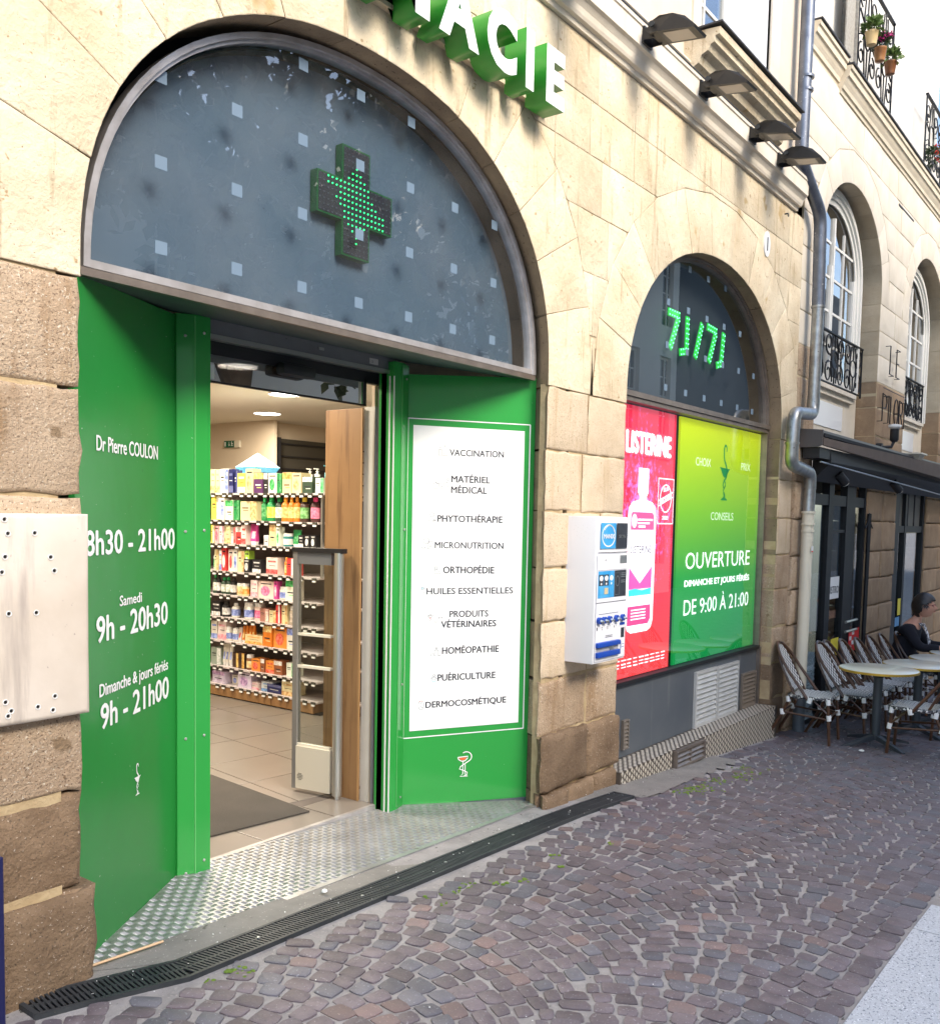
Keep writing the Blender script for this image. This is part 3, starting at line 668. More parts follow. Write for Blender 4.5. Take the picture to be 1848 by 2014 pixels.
# iron pin and oval plaque
MB().tube([(7.52, 2.63, 3.93), (7.52, 2.60, 3.93)], .006, 6).tube([(7.52 + .012 * math.cos(a * .63), 2.60, 3.918 + .012 * math.sin(a * .63)) for a in range(10)], .003, 5, closed=True).build('iron_eye', T['iron'], pharm)
pq = thing('oval_plaque', 'small white oval plaque with one black stroke, high above the shop window', 'plaque', (7.20, 2.648, 3.62))
MB().prism([(7.20 + .062 * math.cos(a * PI / 12), 3.625 + .095 * math.sin(a * PI / 12)) for a in range(24)], 2.640, 2.652).build('plate', T['ring'], pq)
MB().prism(rect(7.194, 7.206, 3.575, 3.675), 2.636, 2.6395).build('stroke', T['ink'], pq)
# pale marble slab on the left pier
ml = thing('marble_slab', 'pale cream stone slab full of old drill holes fixed across the left pier beside the green panel', 'slab', (1.3, 2.62, 1.2))
T['marb'] = mat('pale_marble', (.55, .47, .38), .6, c2=(.70, .62, .53), nscale=3, streak=((.40, .34, .29), 1.6, .57), speck=[(50, .72, (.40, .33, .28))], bump=(60, .3, .003))
slab(rect(.95, 1.566, .885, 1.485), 2.605, 2.655, 'plate', T['marb'], ml, 0, .006, .0008, 0, .2)
def hole_at(u_, v_):
    q = Vector((0, 0, 1.5)); r = RT * ((u_ - PU) / F_PX) + DN * ((v_ - PV) / F_PX) + FW; t = (2.605) / r.y; return q + r * t
for hx, hy in ((55, 262), (248, 258), (35, 430), (363, 432), (12, 541), (390, 530), (62, 840), (260, 832), (394, 1433), (38, 1478), (272, 1510), (380, 1533), (80, 1540), (57, 1578), (30, 160)):
    P = hole_at((hx * .447) / 1.63636, (1600 + hy * .447) / 1.63636)
    rg = MB().tube([(P.x + .0075 * math.cos(a * PI / 5), 2.603, P.z + .0075 * math.sin(a * PI / 5)) for a in range(10)], .0014, 5, closed=True).build('drill_plug', T['ring'], ml)
    MB().tube([(P.x, 2.6035, P.z), (P.x, 2.612, P.z)], .0045, 8).build('drill_hole', T['dark'], rg)
# dark blue neighbouring shopfront edge at the far left
nb = thing('blue_shopfront_edge', 'narrow dark navy painted shopfront board at the far left edge beside the left pier foot', 'shopfront', (1.0, 2.6, 0))
MB().bbox(.6, 1.273, 2.56, 2.60, .02, .53, .004).build('board', mat('navy_paint', (.012, .014, .07), .4), nb)
# chips of old mortar along the jambs
# ================================================= ENTRANCE
def arch_band(f, g0, g1, y0, y1, mb, N=48, zlow=None):
    A = [sup_pt(f, PI - PI * i / N, g0) for i in range(N + 1)]; B = [sup_pt(f, PI - PI * i / N, g1) for i in range(N + 1)]
    for i in range(N):
        p = [A[i], A[i + 1], B[i + 1], B[i]]
        mb.hexa([(x, y0, z) for x, z in p] + [(x, y1, z) for x, z in p])
fan = sup(2.915, 1.280, 2.25, 1.072, 2.2)
mb = MB(); arch_band(fan, -.024, -.004, 2.745, 2.80, mb); arch_band(fan, -.036, -.024, 2.76, 2.80, mb)
fl = mb.build('fanlight', T['alu'], pharm, smooth=True)
MB().box(1.63, 4.19, 2.745, 2.765, 2.222, 2.247).build('bottom_rail', T['aluwarm'], fl); MB().box(1.64, 4.18, 2.752, 2.80, 2.251, 2.276).build('bottom_rail', T['alu'], fl)
def arch_face(f, g, y, z0, n=48):
    return [(sup_pt(f, PI * i / n, g)[0], y, max(z0, sup_pt(f, PI * i / n, g)[1])) for i in range(n + 1)]
P = arch_face(fan, -.04, 2.778, 2.27); MB().add(P, [tuple(range(len(P)))]).build('pane', T['glassfan'], fl)
P = arch_face(fan, -.02, 2.865, 2.25); MB().add(P, [tuple(range(len(P)))]).build('back_panel', T['slate'], fl)
mb = MB(); arch_band(fan, -.05, -.045, 2.80, 2.90, mb); mb.build('box_lining', mat('soot_black_lining', (.03, .026, .022), .8, c2=(.06, .05, .04), nscale=12), fl)
T['frost'] = mat('frosted_film', (.14, .20, .265), .5)
sq = bpy.data.meshes.new('film_square'); q = MB().box(-.0235, .0235, -.001, 0, -.0215, .0215); sq.from_pydata(q.v, [], q.f); sq.materials.append(T['frost'])
for k in range(8):
    for j in range(4):
        x, z = 1.938 + .3163 * k, 2.378 + .2775 * j
        if z + .03 < fan(x) - .02 and z + .03 < fan(x - .03) and z + .03 < fan(x + .03) - .01 and 1.7 < x < 4.1:
            o = bpy.data.objects.new('film_square', sq); col.objects.link(o); o.parent = fl; o.location = Vector((x, 2.7765, z)) - ORG[fl.name]
# soffit (underside between fanlight and door)
sf = MB(); sf.add([(1.63, 2.76, 2.221), (4.19, 2.76, 2.221), (3.70, 3.22, 2.286), (2.28, 3.22, 2.286)], [(0, 1, 2, 3)]); sf.add([(1.63, 2.76, 2.221), (2.28, 3.22, 2.286), (1.63, 3.22, 2.33)], [(0, 1, 2)]); sf.add([(4.19, 2.76, 2.221), (4.19, 3.22, 2.33), (3.70, 3.22, 2.286)], [(0, 1, 2)])
sf.build('soffit', mat('dark_teal_soffit', (.035, .055, .06), .5, c2=(.05, .07, .075), nscale=4), pharm)
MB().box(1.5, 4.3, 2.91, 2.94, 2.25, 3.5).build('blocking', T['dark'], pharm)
# left splayed panel and its post
def vpanel(name, A, B, z0a, z1a, z0b, z1b, m, parent, th=.02, side=1):
    d = Vector((B[0] - A[0], B[1] - A[1], 0)).normalized(); n = Vector((-d.y, d.x, 0)) * side * th
    a, b = Vector((A[0], A[1], 0)), Vector((B[0], B[1], 0)); z = Vector((0, 0, 1))
    return MB().hexa([a + z * z0a, b + z * z0b, b + n + z * z0b, a + n + z * z0a, a + z * z1a, b + z * z1b, b + n + z * z1b, a + n + z * z1a]).build(name, m, parent)
LA, LB = (1.645, 2.77), (2.30, 3.20)
RA, RB = (3.68, 3.20), (4.235, 2.77)
lp = vpanel('entrance_panel', (1.60, 2.7405), LB, -.10, 2.225, -.10, 2.27, T['green'], pharm, side=1)
ldir = (LB[0] - LA[0], LB[1] - LA[1])
# post: two faces with a folded return
pp = [(2.285, 3.192), (2.345, 3.225), (2.362, 3.155), (2.425, 3.150), (2.428, 3.235), (2.29, 3.30)]
post = MB(); n = len(pp)
pp = [(2.292, 3.185), (2.352, 3.150), (2.427, 3.150), (2.430, 3.235), (2.29, 3.30)]; n = 5
post.add([(x, y, -.05) for x, y in pp] + [(x, y, 2.275) for x, y in pp], [tuple(range(n)), tuple(range(n, 2 * n))[::-1]] + [(i, (i + 1) % n, n + (i + 1) % n, n + i) for i in range(n)])
po = post.build('entrance_post', T['green2'], pharm)
MB().box(2.349, 2.3545, 3.1475, 3.152, -.05, 2.27).build('folded_edge', mat('bright_green_edge', (.10, .42, .12), .3), po)
scr = bpy.data.meshes.new('screw'); q = MB().lathe([(.0045, 0), (.0045, .002), (.0025, .0035)], (0, 0, 0), 8); scr.from_pydata(q.v, [], q.f); scr.materials.append(T['alu'])
def screw(x, y, z, nx, ny, parent, s=1.3):
    o = bpy.data.objects.new('screw', scr); col.objects.link(o); o.parent = parent; o.location = Vector((x, y, z)) - (ORG.get(parent.name) or Vector())
    o.rotation_euler = Vector((nx, ny, 0)).to_track_quat('Z', 'Y').to_euler(); o.scale = (s, s, s)
for z in (2.19, 1.42, .58, .02): screw(2.320, 3.168, z, -.5, -.86, po)
for z in (2.21, 1.425, .585, .06): screw(2.395, 3.149, z, 0, -1, po)
T_ = lambda s, x0, x1, z0, z1, **k: text(s, 'lettering', T['vinyl'], lp, LA, ldir, x0, x1, z0, z1, **k)
T_('Dr Pierre COULON', .091, .592, 1.692, 1.742, eps=.0025, bold=.02)
T_('8h30 - 21h00', .008, .757, 1.352, 1.432, eps=.0025, bold=.030)
T_('Samedi', .257, .440, 1.168, 1.204, eps=.0025, bold=.022)
T_('9h - 20h30', .082, .683, 1.062, 1.148, eps=.0025, bold=.030)
T_('Dimanche & jours fériés', .099, .686, .866, .922, eps=.0025, bold=.022)
T_('9h - 21h00', .107, .692, .768, .852, eps=.0025, bold=.030)
# hygieia cup with snake, scaled into a box
def emblem(P0, d, cx, z0, h, m, parent, eps=.002):
    S = lambda pts: [(cx + x * h, z0 + z * h) for x, z in pts]; q = []
    q.append(S([(-.26, .60), (.26, .58), (.20, .555), (.14, .50), (.07, .44), (.03, .42), (-.03, .42), (-.07, .44), (-.14, .50), (-.20, .575)]))
    q += [S(p) for p in stroke(arcpts(0, .93, .062, .07, -30, 190, 14) + [(-.055, .80), (-.03, .72), (.04, .65), (.085, .585), (.10, .50), (.07, .42)], .035, .055)]
    q += [S(p) for p in stroke([(.07, .42), (-.02, .36), (-.07, .28), (-.03, .22), (.045, .26), (.05, .32), (0, .35)], .045, .03)]
    q += [S(p) for p in stroke([(.05, .28), (-.05, .18), (-.03, .13), (.04, .10), (.05, .06)], .035, .02)]
    q.append(S([(-.02, .15), (.02, .15), (.025, .06), (.13, .025), (.15, 0), (-.15, 0), (-.13, .025), (-.025, .06)]))
    return flat(q, 'emblem', m, parent, P0, d, eps)
emblem(LA, ldir, .396, .463, .115, T['vinyl'], lp, .0025)
# right splayed panel, post
rp = vpanel('entrance_panel', RA, RB, -.03, 2.222, -.02, 2.243, T['green2'], pharm, side=1)
rd = (RB[0] - RA[0], RB[1] - RA[1])
def fl4(x0, x1, z0a, z0b, z1a, z1b): return [(x0, z0a), (x1, z0b), (x1, z1b), (x0, z1a)]
ol = MB()
w_ = .0055
flat([fl4(.010, .675, 1.998, 1.992, 1.998 + w_, 1.992 + w_), fl4(.012, .678, .331, .360, .331 + w_, .360 + w_), [(.010, .331), (.010 + w_, .331), (.012 + w_, 1.998), (.010, 2.0)], [(.672, .362), (.678, .362), (.677, 1.995), (.671, 1.995)]], 'outline', T['vinyl'], rp, RA, rd, .002)
wp = flat([[(.046, .371), (.646, .396), (.643, 1.960), (.042, 1.967)]], 'white_field', T['vinyl'], rp, RA, rd, .0025)
flat([[(0, -.065), (.70, -.045), (.70, -.018), (0, -.034)]], 'foot_strip', T['greypaint'], rp, RA, rd, .004)
G_ = lambda s, x0, x1, z0, z1, sl=0: text(s, 'lettering', T['ink'], rp, RA, rd, x0, x1, z0, z1, eps=.0032, bold=.022, slope=sl)
G_('VACCINATION', .236, .530, 1.817, 1.850)
G_('MATÉRIEL', .248, .457, 1.680, 1.723); G_('MÉDICAL', .248, .441, 1.624, 1.667)
G_('PHYTOTHÉRAPIE', .178, .530, 1.473, 1.516); G_('MICRONUTRITION', .166, .539, 1.335, 1.368)
G_('ORTHOPÉDIE', .213, .491, 1.204, 1.249); G_('HUILES ESSENTIELLES', .126, .598, 1.093, 1.126, .01)
G_('PRODUITS', .252, .463, .972, 1.006, .01); G_('VÉTÉRINAIRES', .207, .508, .917, .960, .015)
G_('HOMÉOPATHIE', .215, .526, .777, .822, .02); G_('PUÉRICULTURE', .194, .510, .634, .678, .025); G_('DERMOCOSMÉTIQUE', .131, .573, .486, .533, .035)
IC = mat('fine_grey_line', (.16, .16, .18), .6); IR = mat('icon_red_accent', (.7, .1, .08), .6); IB = mat('icon_blue_accent', (.1, .45, .6), .6)
def icon(parts, x, z, s, m=IC):
    q = []
    for pts in parts: q += stroke([(x + a * s, z + b * s) for a, b in pts], .0022)
    flat(q, 'icon', m, rp, RA, rd, .0034)
C_ = lambda cx, cz, r, a0=0, a1=360: arcpts(cx, cz, r, r, a0, a1, 10)
box_ = lambda a, b, c, d: [(a, c), (b, c), (b, d), (a, d), (a, c)]
icon([box_(0, .3, 0, .55), box_(.05, .25, .55, .75), box_(.45, .75, .15, .8), [(.6, .8), (.6, 1.05)], [(.35, 0), (.9, 0)]], .178, 1.816, .055)
icon([C_(.55, .25, .28), C_(1.05, .10, .09), [(.35, .75), (.5, .75), (.55, .45), (1.0, .45), (1.05, .2)], C_(1.62, .85, .10), [(1.6, .7), (1.6, .35), (1.7, 0)], [(1.6, .6), (1.25, .5), (1.25, 0)], box_(-.35, 0, .1, .45)], .135, 1.645, .058)
icon([C_(.5, .75, .22), [(.1, .1), (.5, .4), (.9, .1)], C_(.65, .1, .1), C_(.85, .2, .08), [(.05, .9), (.15, .85)], [(.85, .85), (.95, .9)]], .122, 1.470, .052)
icon([C_(.45, .75, .28), box_(.6, 1.1, 0, .55), box_(.65, 1.05, .55, .7), C_(.2, .12, .15, 180, 360), [(0, .15), (.4, .15)], C_(.85, .28, .1)], .095, 1.332, .055)
icon([[(.2, .9), (.2, .3), (.1, 0), (.9, 0), (.85, .2), (.5, .35), (.5, .9), (.2, .9)], [(.2, .7), (.5, .7)], [(.2, .5), (.5, .5)]], .160, 1.202, .042)
icon([box_(.2, .5, 0, .3), C_(.35, .7, .16)], .088, 1.090, .048); icon([C_(.35, .75, .1)], .088, 1.09, .048, IB)
icon([C_(.2, .8, .1), C_(.42, .88, .1), C_(.65, .8, .1), C_(.4, .45, .2), [(.8, .2), (1.0, .2), (1.0, .0), (1.2, 0), (1.2, .2), (1.4, .2)], [(1.3, .5), (1.5, .6), (1.9, .6), (2.0, .75)], [(1.5, .6), (1.45, .35)], [(1.85, .6), (1.9, .35)]], .128, .945, .045)
icon([C_(.42, .5, .05)], .128, .945, .045, IR)
icon([box_(.4, .8, 0, .6), [(.45, .6), (.5, .75), (.7, .75), (.75, .6)], box_(.48, .72, .8, .95), box_(0, .3, 0, .25), C_(.95, .05, .07)], .155, .768, .048)
icon([C_(.5, .85, .14), [(.3, .65), (.7, .65), (.7, .35), (.3, .35), (.3, .65)], [(.3, .6), (.08, .45)], [(.7, .6), (.92, .45)]], .150, .625, .046); icon([[(.3, .33), (.35, 0), (.45, .2), (.55, .2), (.65, 0), (.7, .33)]], .150, .625, .046, IB)
icon([arcpts(.45, .5, .32, .48, 60, 330, 14), arcpts(.55, .55, .2, .3, 90, 400, 12)], .085, .482, .05); icon([arcpts(.4, .85, .2, .12, 0, 180)], .085, .482, .05, IR)
# red cup with a white snake
cx, z0, h = .349, .112, .135
S = lambda pts: [(cx + x * h, z0 + z * h) for x, z in pts]
wv = [S(p) for p in stroke([(-.27, .79), (.14, .82), (.12, .74), (.02, .64), (-.12, .63), (-.24, .70), (-.27, .79)], .035)]
wv += [S(p) for p in stroke(arcpts(.07, .80, .22, .20, 190, -60, 16)[4:] + [(.02, .53), (-.15, .42), (-.20, .32), (-.02, .25), (.12, .17), (.10, .07), (0, .05)], .036)]
wv += [S(p) for p in stroke([(-.06, .62), (-.06, .12), (-.17, .02), (.14, .02), (.03, .12), (.03, .50)], .03)]
flat(wv, 'emblem', T['vinyl'], rp, RA, rd, .003)
flat([S([(-.22, .765), (.09, .785), (.06, .72), (-.01, .67), (-.10, .665), (-.18, .71)])], 'emblem_bowl', mat('orange_red_print', (.75, .13, .03), .5), rp, RA, rd, .0028)
# right post with white edge profiles, screws
pr = MB(); pq_ = [(3.535, 3.150), (3.60, 3.150), (3.685, 3.185), (3.69, 3.26), (3.535, 3.25)]; n = 5
pr.add([(x, y, -.05) for x, y in pq_] + [(x, y, 2.262) for x, y in pq_], [tuple(range(n)), tuple(range(n, 2 * n))[::-1]] + [(i, (i + 1) % n, n + (i + 1) % n, n + i) for i in range(n)])
pr = pr.build('entrance_post', T['green2'], pharm)
MB().box(3.531, 3.5345, 3.145, 3.152, -.05, 2.19).build('white_edge', T['white'], pr)
MB().box(3.522, 3.525, 3.165, 3.172, -.05, 2.19).build('white_edge', T['white'], pr)
MB().box(3.590, 3.594, 3.1455, 3.149, .0, 2.25).build('folded_edge', mat('bright_green_edge2', (.10, .42, .12), .3), pr)
for z in (2.19, 1.43, .63, .035): screw(3.645, 3.166, z, .35, -.9, pr)
# roller shutter box, guide rails, threshold, jamb
mb = MB(); mb.extr_x([(3.19, 2.222), (3.19, 2.292), (3.30, 2.292), (3.30, 2.215), (3.215, 2.207), (3.20, 2.210)], 2.428, 3.62)
sb = mb.build('shutter_box', mat('grey_painted_steel', (.24, .245, .25), .4, .3, c2=(.20, .20, .205), nscale=8, speck=[(50, .72, (.04, .04, .04))]), pharm)
MB().box(2.428, 3.62, 3.182, 3.20, 2.204, 2.222).build('shutter_slat', T['steel'], sb)
MB().box(3.395, 3.455, 3.186, 3.189, 2.235, 2.262).build('rating_plate', mat('pale_label', (.55, .54, .50), .5), sb)
MB().box(3.06, 3.09, 3.186, 3.189, 2.25, 2.262).build('rating_plate', mat('grey_label', (.4, .4, .38), .5), sb)
text('CE', 'lettering', T['ink'], sb, (3.4, 3.185), (1, 0), .003, .017, .0 + 2.240, 2.251, eps=.002)
mb = MB(); mb.box(3.535, 3.61, 3.20, 3.235, -.02, 2.21).build('shutter_guide', T['black'], pharm)
MB().box(3.538, 3.60, 3.238, 3.258, -.02, 2.21).build('shutter_guide', T['iron'], pharm)
MB().box(3.552, 3.570, 3.29, 3.365, 0, 2.05).build('door_jamb', mat('scuffed_cream_jamb', (.62, .60, .55), .5, c2=(.55, .52, .46), nscale=6), pharm)
MB().box(3.548, 3.551, 3.29, 3.30, 0, 2.05).build('jamb_edge', T['steel'], pharm)
MB().box(2.42, 3.60, 3.24, 3.262, -.03, .006).build('threshold', T['alu'], pharm)
MB().box(2.30, 3.70, 3.262, 3.29, 2.155, 2.215).build('transom_head', T['black'], pharm)
tg = MB().box(2.43, 3.44, 3.268, 3.274, 2.047, 2.185).build('transom_glass', T['glassmir'], pharm)
MB().box(2.43, 3.455, 3.262, 3.28, 2.040, 2.048).build('transom_edge', T['black'], tg)
MB().box(3.44, 3.455, 3.262, 3.29, 2.04, 2.18).build('transom_end', T['black'], tg)
st = MB().box(2.43, 2.535, 3.264, 3.266, 2.054, 2.115).build('sticker', T['white'], tg)
text('616833', 'lettering', T['ink'], st, (2.43, 3.264), (1, 0), .012, .080, 2.079, 2.090, eps=.001); text('BHA', 'lettering', T['ink'], st, (2.43, 3.264), (1, 0), .004, .035, 2.098, 2.106, eps=.001)
mo = MB().bbox(2.86, 3.06, 3.20, 3.26, 2.115, 2.17, .02).build('door_sensor', T['black'], pharm, smooth=True)
# doorstep of aluminium tread plate
rs = thing('tread_plate_ramp', 'aluminium five-bar tread plate doorstep sloping from the open shop door to the drain', 'doorstep', (2.9, 2.9, -.03))
def rz_(x, y): return .034 - .026 * (x - 1.6)
RP = [(1.57, 2.665), (4.20, 2.665), (4.22, 2.79), (3.70, 3.18), (3.60, 3.245), (2.43, 3.245), (2.33, 3.21), (1.62, 2.76)]
vs = [(x, y, rz_(x, y)) for x, y in RP] + [(x, y, rz_(x, y) - .02) for x, y in RP]; n = len(RP)
MB().add(vs, [tuple(range(n)), tuple(range(n, 2 * n))[::-1]] + [(i, (i + 1) % n, n + (i + 1) % n, n + i) for i in range(n)]).build('plate', T['tread'], rs)
tb = MB()
def inside(x, y):
    c = False
    for i in range(len(RP)):
        (x1, y1), (x2, y2) = RP[i], RP[i - 1]
        if (y1 > y) != (y2 > y) and x < (x2 - x1) * (y - y1) / (y2 - y1) + x1: c = not c
    return c
cell = .030
for i in range(int(2.8 / cell)):
    for j in range(int(.62 / cell)):
        cx, cy = 1.55 + i * cell, 2.66 + j * cell; odd = (i + j) % 2
        if not (inside(cx, cy) and inside(cx + cell, cy + cell)): continue
        for k in range(5):
            o_ = (k + .5) / 5 * cell * .92
            if odd: x0, x1, y0, y1 = cx + .003, cx + cell - .003, cy + o_ - .0014, cy + o_ + .0014
            else: x0, x1, y0, y1 = cx + o_ - .0014, cx + o_ + .0014, cy + .003, cy + cell - .003
            z = rz_((x0 + x1) / 2, (y0 + y1) / 2); xm, ym = (x0 + x1) / 2, (y0 + y1) / 2
            if odd: tb.add([(x0, ym, z), (x0 + .004, y0, z), (x1 - .004, y0, z), (x1, ym, z), (x1 - .004, y1, z), (x0 + .004, y1, z), (x0 + .006, ym, z + .0022), (x1 - .006, ym, z + .0022)], [(0, 1, 6), (1, 2, 7, 6), (2, 3, 7), (3, 4, 7), (4, 5, 6, 7), (5, 0, 6)])
            else: tb.add([(xm, y0, z), (x1, y0 + .004, z), (x1, y1 - .004, z), (xm, y1, z), (x0, y1 - .004, z), (x0, y0 + .004, z), (xm, y0 + .006, z + .0022), (xm, y1 - .006, z + .0022)], [(0, 1, 6), (1, 2, 7, 6), (2, 3, 7), (3, 4, 7), (4, 5, 6, 7), (5, 0, 6)])
tb.build('tread_bars', T['tread'], rs, kind='stuff')
# LED cross behind the fanlight glass
lc = thing('led_cross', 'green-edged pharmacy cross of small LEDs, partly lit, behind the fanlight glass', 'sign', (2.912, 2.845, 2.57))
cc, cz, a, bq = 2.912, 2.792, .222, .082
cross = [(-bq, -a), (bq, -a), (bq, -bq), (a, -bq), (a, bq), (bq, bq), (bq, a), (-bq, a), (-bq, bq), (-a, bq), (-a, -bq), (-bq, -bq)]
MB().prism([(cc + x, cz + z) for x, z in cross], 2.822, 2.86).build('casing', mat('dark_green_casing', (.01, .11, .03), .3), lc)
sgn = [(x - .007 * (1 if x > 0 else -1), z - .007 * (1 if z > 0 else -1)) for x, z in cross]
MB().prism([(cc + x, cz + z) for x, z in sgn], 2.8205, 2.83).build('face', T['ink'], lc)
on, off_ = MB(), MB()
for i in range(-9, 10):
    for j in range(-9, 10):
        x, z = i * .0232, j * .0232
        if abs(i) > 9 or not ((abs(x) < bq - .008 and abs(z) < a - .008) or (abs(z) < bq - .008 and abs(x) < a - .008)): continue
        lit = (abs(x) + abs(z) * .75 < .125) or (x < .02 and z > 0 and x > -.18 and abs(z - .05) < .03 + (.0 if x > -.1 else -.01)) or (x > 0 and z < 0 and z > -.10 and x < .18 and z < .02 and abs(x * .45 + z) < .055)
        (on if lit else off_).lathe([(.0045, 0), (.0042, .004), (.002, .006)] if False else [(.0040, 0), (.0026, .003)], (0, 0, 0), 6)
        t_ = on if lit else off_
        for k in range(-12, 0):
            vx, vy, vz = t_.v[k]; t_.v[k] = (cc + x + vx, 2.820 - vz, cz + z + vy)
on.build('lit_diodes', T['led'], lc, kind='stuff'); off_.build('unlit_diodes', T['ledoff'], lc, kind='stuff')
# ================================================= SHOP WINDOW
wf = sup(6.405, 1.300, 2.25, 1.085, 2.1)
mb = MB(); arch_band(wf, -.028, -.002, 2.745, 2.80, mb); arch_band(wf, -.045, -.028, 2.76, 2.80, mb)
mb.box(5.105, 5.125, 2.75, 2.80, .46, 2.25); mb.box(7.682, 7.705, 2.75, 2.80, .46, 2.25)
sw = mb.build('shop_window', T['aluwarm'], pharm, smooth=True)
MB().box(5.03, 7.70, 2.745, 2.80, 2.236, 2.262).box(5.03, 7.70, 2.735, 2.79, 2.265, 2.298).build('transom_bar', T['aluwarm'], sw)
MB().box(5.03, 7.70, 2.745, 2.80, .455, .482).build('bottom_rail', T['black'], sw)
P = arch_face(wf, -.035, 2.785, 2.29); MB().add(P, [tuple(range(len(P)))]).build('pane', T['glassdark'], sw)
MB().add([(5.04, 2.785, .48), (7.69, 2.785, .48), (7.69, 2.785, 2.24), (5.04, 2.785, 2.24)], [(0, 1, 2, 3)]).build('pane', T['glassdark'], sw)
P = arch_face(wf, -.02, 2.90, 2.25); MB().add(P, [tuple(range(len(P)))]).build('back_panel', mat('charcoal_slate_panel', (.035, .045, .055), .6, c2=(.045, .055, .065), nscale=2), sw)
mb = MB(); arch_band(wf, -.05, -.045, 2.80, 2.92, mb); mb.build('box_lining', mat('brown_dusty_lining', (.07, .05, .035), .8, c2=(.11, .085, .06), nscale=12), sw)
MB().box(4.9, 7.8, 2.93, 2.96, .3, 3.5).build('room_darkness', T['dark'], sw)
for k in range(6):
    for j in range(4):
        x, z = 5.82 + .3163 * k, 2.386 + .279 * j
        if z + .04 < wf(x) - .03 and x < 7.6 and z + .04 < wf(x + .03):
            o = bpy.data.objects.new('film_square', sq); col.objects.link(o); o.parent = sw; o.location = Vector((x, 2.7835, z)) - ORG[sw.name]
ld = thing('led_display', 'glowing green LED message reading 7J/7J behind the top pane of the shop window', 'sign', (6.44, 2.84, 2.66))
def stk(pts, wv_):
    """one glyph stroke: strip plus two rows of diodes"""
    q = stroke([(x, z) for x, z in pts], wv_); mbs = MB(); mbd = MB()
    for p in q: mbs.prism(p[::-1], 2.842, 2.85)
    L_ = sum(math.dist(a, b) for a, b in zip(pts, pts[1:])); 
    for a, b in zip(pts, pts[1:]):
        l = math.dist(a, b); nx, nz = -(b[1] - a[1]) / l, (b[0] - a[0]) / l
        for i in range(max(2, int(l / .034))):
            t = (i + .5) / max(2, int(l / .034))
            for s_ in (-.016, .016):
                mbd.lathe([(.0062, 0), (.0035, .004)], (0, 0, 0), 6); X, Z = a[0] + (b[0] - a[0]) * t + nx * s_, a[1] + (b[1] - a[1]) * t + nz * s_
                for k in range(-12, 0): vx, vy, vz = mbd.v[k]; mbd.v[k] = (X + vx, 2.841 - vz, Z + vy)
    return mbs, mbd
for nm, strokes in (('digit_seven', [[(5.95, 2.915), (6.135, 2.915)], [(6.115, 2.90), (5.995, 2.675)]]), ('letter_j', [[(6.262, 2.935), (6.262, 2.695)], [(6.262, 2.695), (6.15, 2.672)]]), ('slash', [[(6.515, 2.93), (6.41, 2.67)]]),
                    ('digit_seven', [[(6.605, 2.925), (6.785, 2.915)], [(6.765, 2.90), (6.655, 2.675)]]), ('letter_j', [[(6.918, 2.93), (6.885, 2.695)], [(6.885, 2.695), (6.80, 2.672)]])):
    g_ = None
    for s_ in strokes:
        a_, b_ = stk(s_, .052); o = a_.build('stroke' if g_ else nm, T['ledstrip'], g_ or ld); g_ = g_ or o
        b_.build('diodes', T['ledw'], o if o is g_ else g_, kind='stuff')
# posters / screens standing behind the window glass
PW = (0, 2.80)
gp = thing('green_poster', 'lime to green opening-hours poster with snake-and-cup emblem in the shop window', 'poster', (6.9, 2.81, .49))
MB().box(6.115, 7.672, 2.800, 2.815, .487, 2.226).build('print', T['pgreen'], gp)
Z_ = lambda s, x0, x1, z0, z1, m=T['plight'], **k: text(s, 'lettering', m, gp, (0, 2.80), (1, 0), x0, x1, z0, z1, **k)
Z_('CHOIX', 6.386, 6.656, 1.904, 1.964); Z_('PRIX', 7.258, 7.455, 1.914, 1.972); Z_('CONSEILS', 6.692, 7.132, 1.515, 1.575)
Z_('OUVERTURE', 6.272, 7.520, 1.158, 1.278, T['pwhite']); Z_('DIMANCHE ET JOURS FÉRIÉS', 6.268, 7.523, 1.020, 1.090, T['pwhite'], bold=.03); Z_('DE 9:00 À 21:00', 6.268, 7.527, .825, .968, T['pwhite'])
emblem((0, 2.80), (1, 0), 6.93, 1.667, .415, T['pgr'], gp)
pk = thing('pink_screen', 'pink advertising screen showing a white mouthwash bottle in the shop window', 'screen', (5.5, 2.81, .49))
MB().box(5.03, 6.045, 2.800, 2.815, .487, 2.226).build('print', T['ppink'], pk)
Y_ = lambda s, x0, x1, z0, z1, m=T['pwhite'], **k: text(s, 'lettering', m, pk, (0, 2.80), (1, 0), x0, x1, z0, z1, **k)
Y_('LISTERINE', 5.325, 5.965, 1.932, 2.066, bold=.06)
pf = lambda q, nm, m, e=.002: flat(q, nm, m, pk, (0, 2.80), (1, 0), e)
bx = 5.577
body = [(bx - .072, 1.84)] + [(bx + .072, 1.84), (bx + .072, 1.68), (bx + .05, 1.66), (bx + .052, 1.635), (bx + .14, 1.62), (bx + .19, 1.585), (bx + .20, 1.52), (bx + .195, .84), (bx + .17, .79), (bx + .12, .77), (bx - .12, .77), (bx - .17, .79), (bx - .195, .84), (bx - .20, 1.52), (bx - .19, 1.585), (bx - .14, 1.62), (bx - .052, 1.635), (bx - .05, 1.66), (bx - .072, 1.68)]
pf([body[::-1]], 'bottle_picture', T['pwhite'])
pf([[(5.415, 1.44), (5.745, 1.44), (5.745, 1.535), (5.715, 1.555), (5.43, 1.555), (5.415, 1.53)]], 'label_picture', T['ppinklab'], .003)
pf([arcpts(5.462, 1.498, .036, .045, 0, 345, 14)], 'label_spot', T['pwhite'], .004)
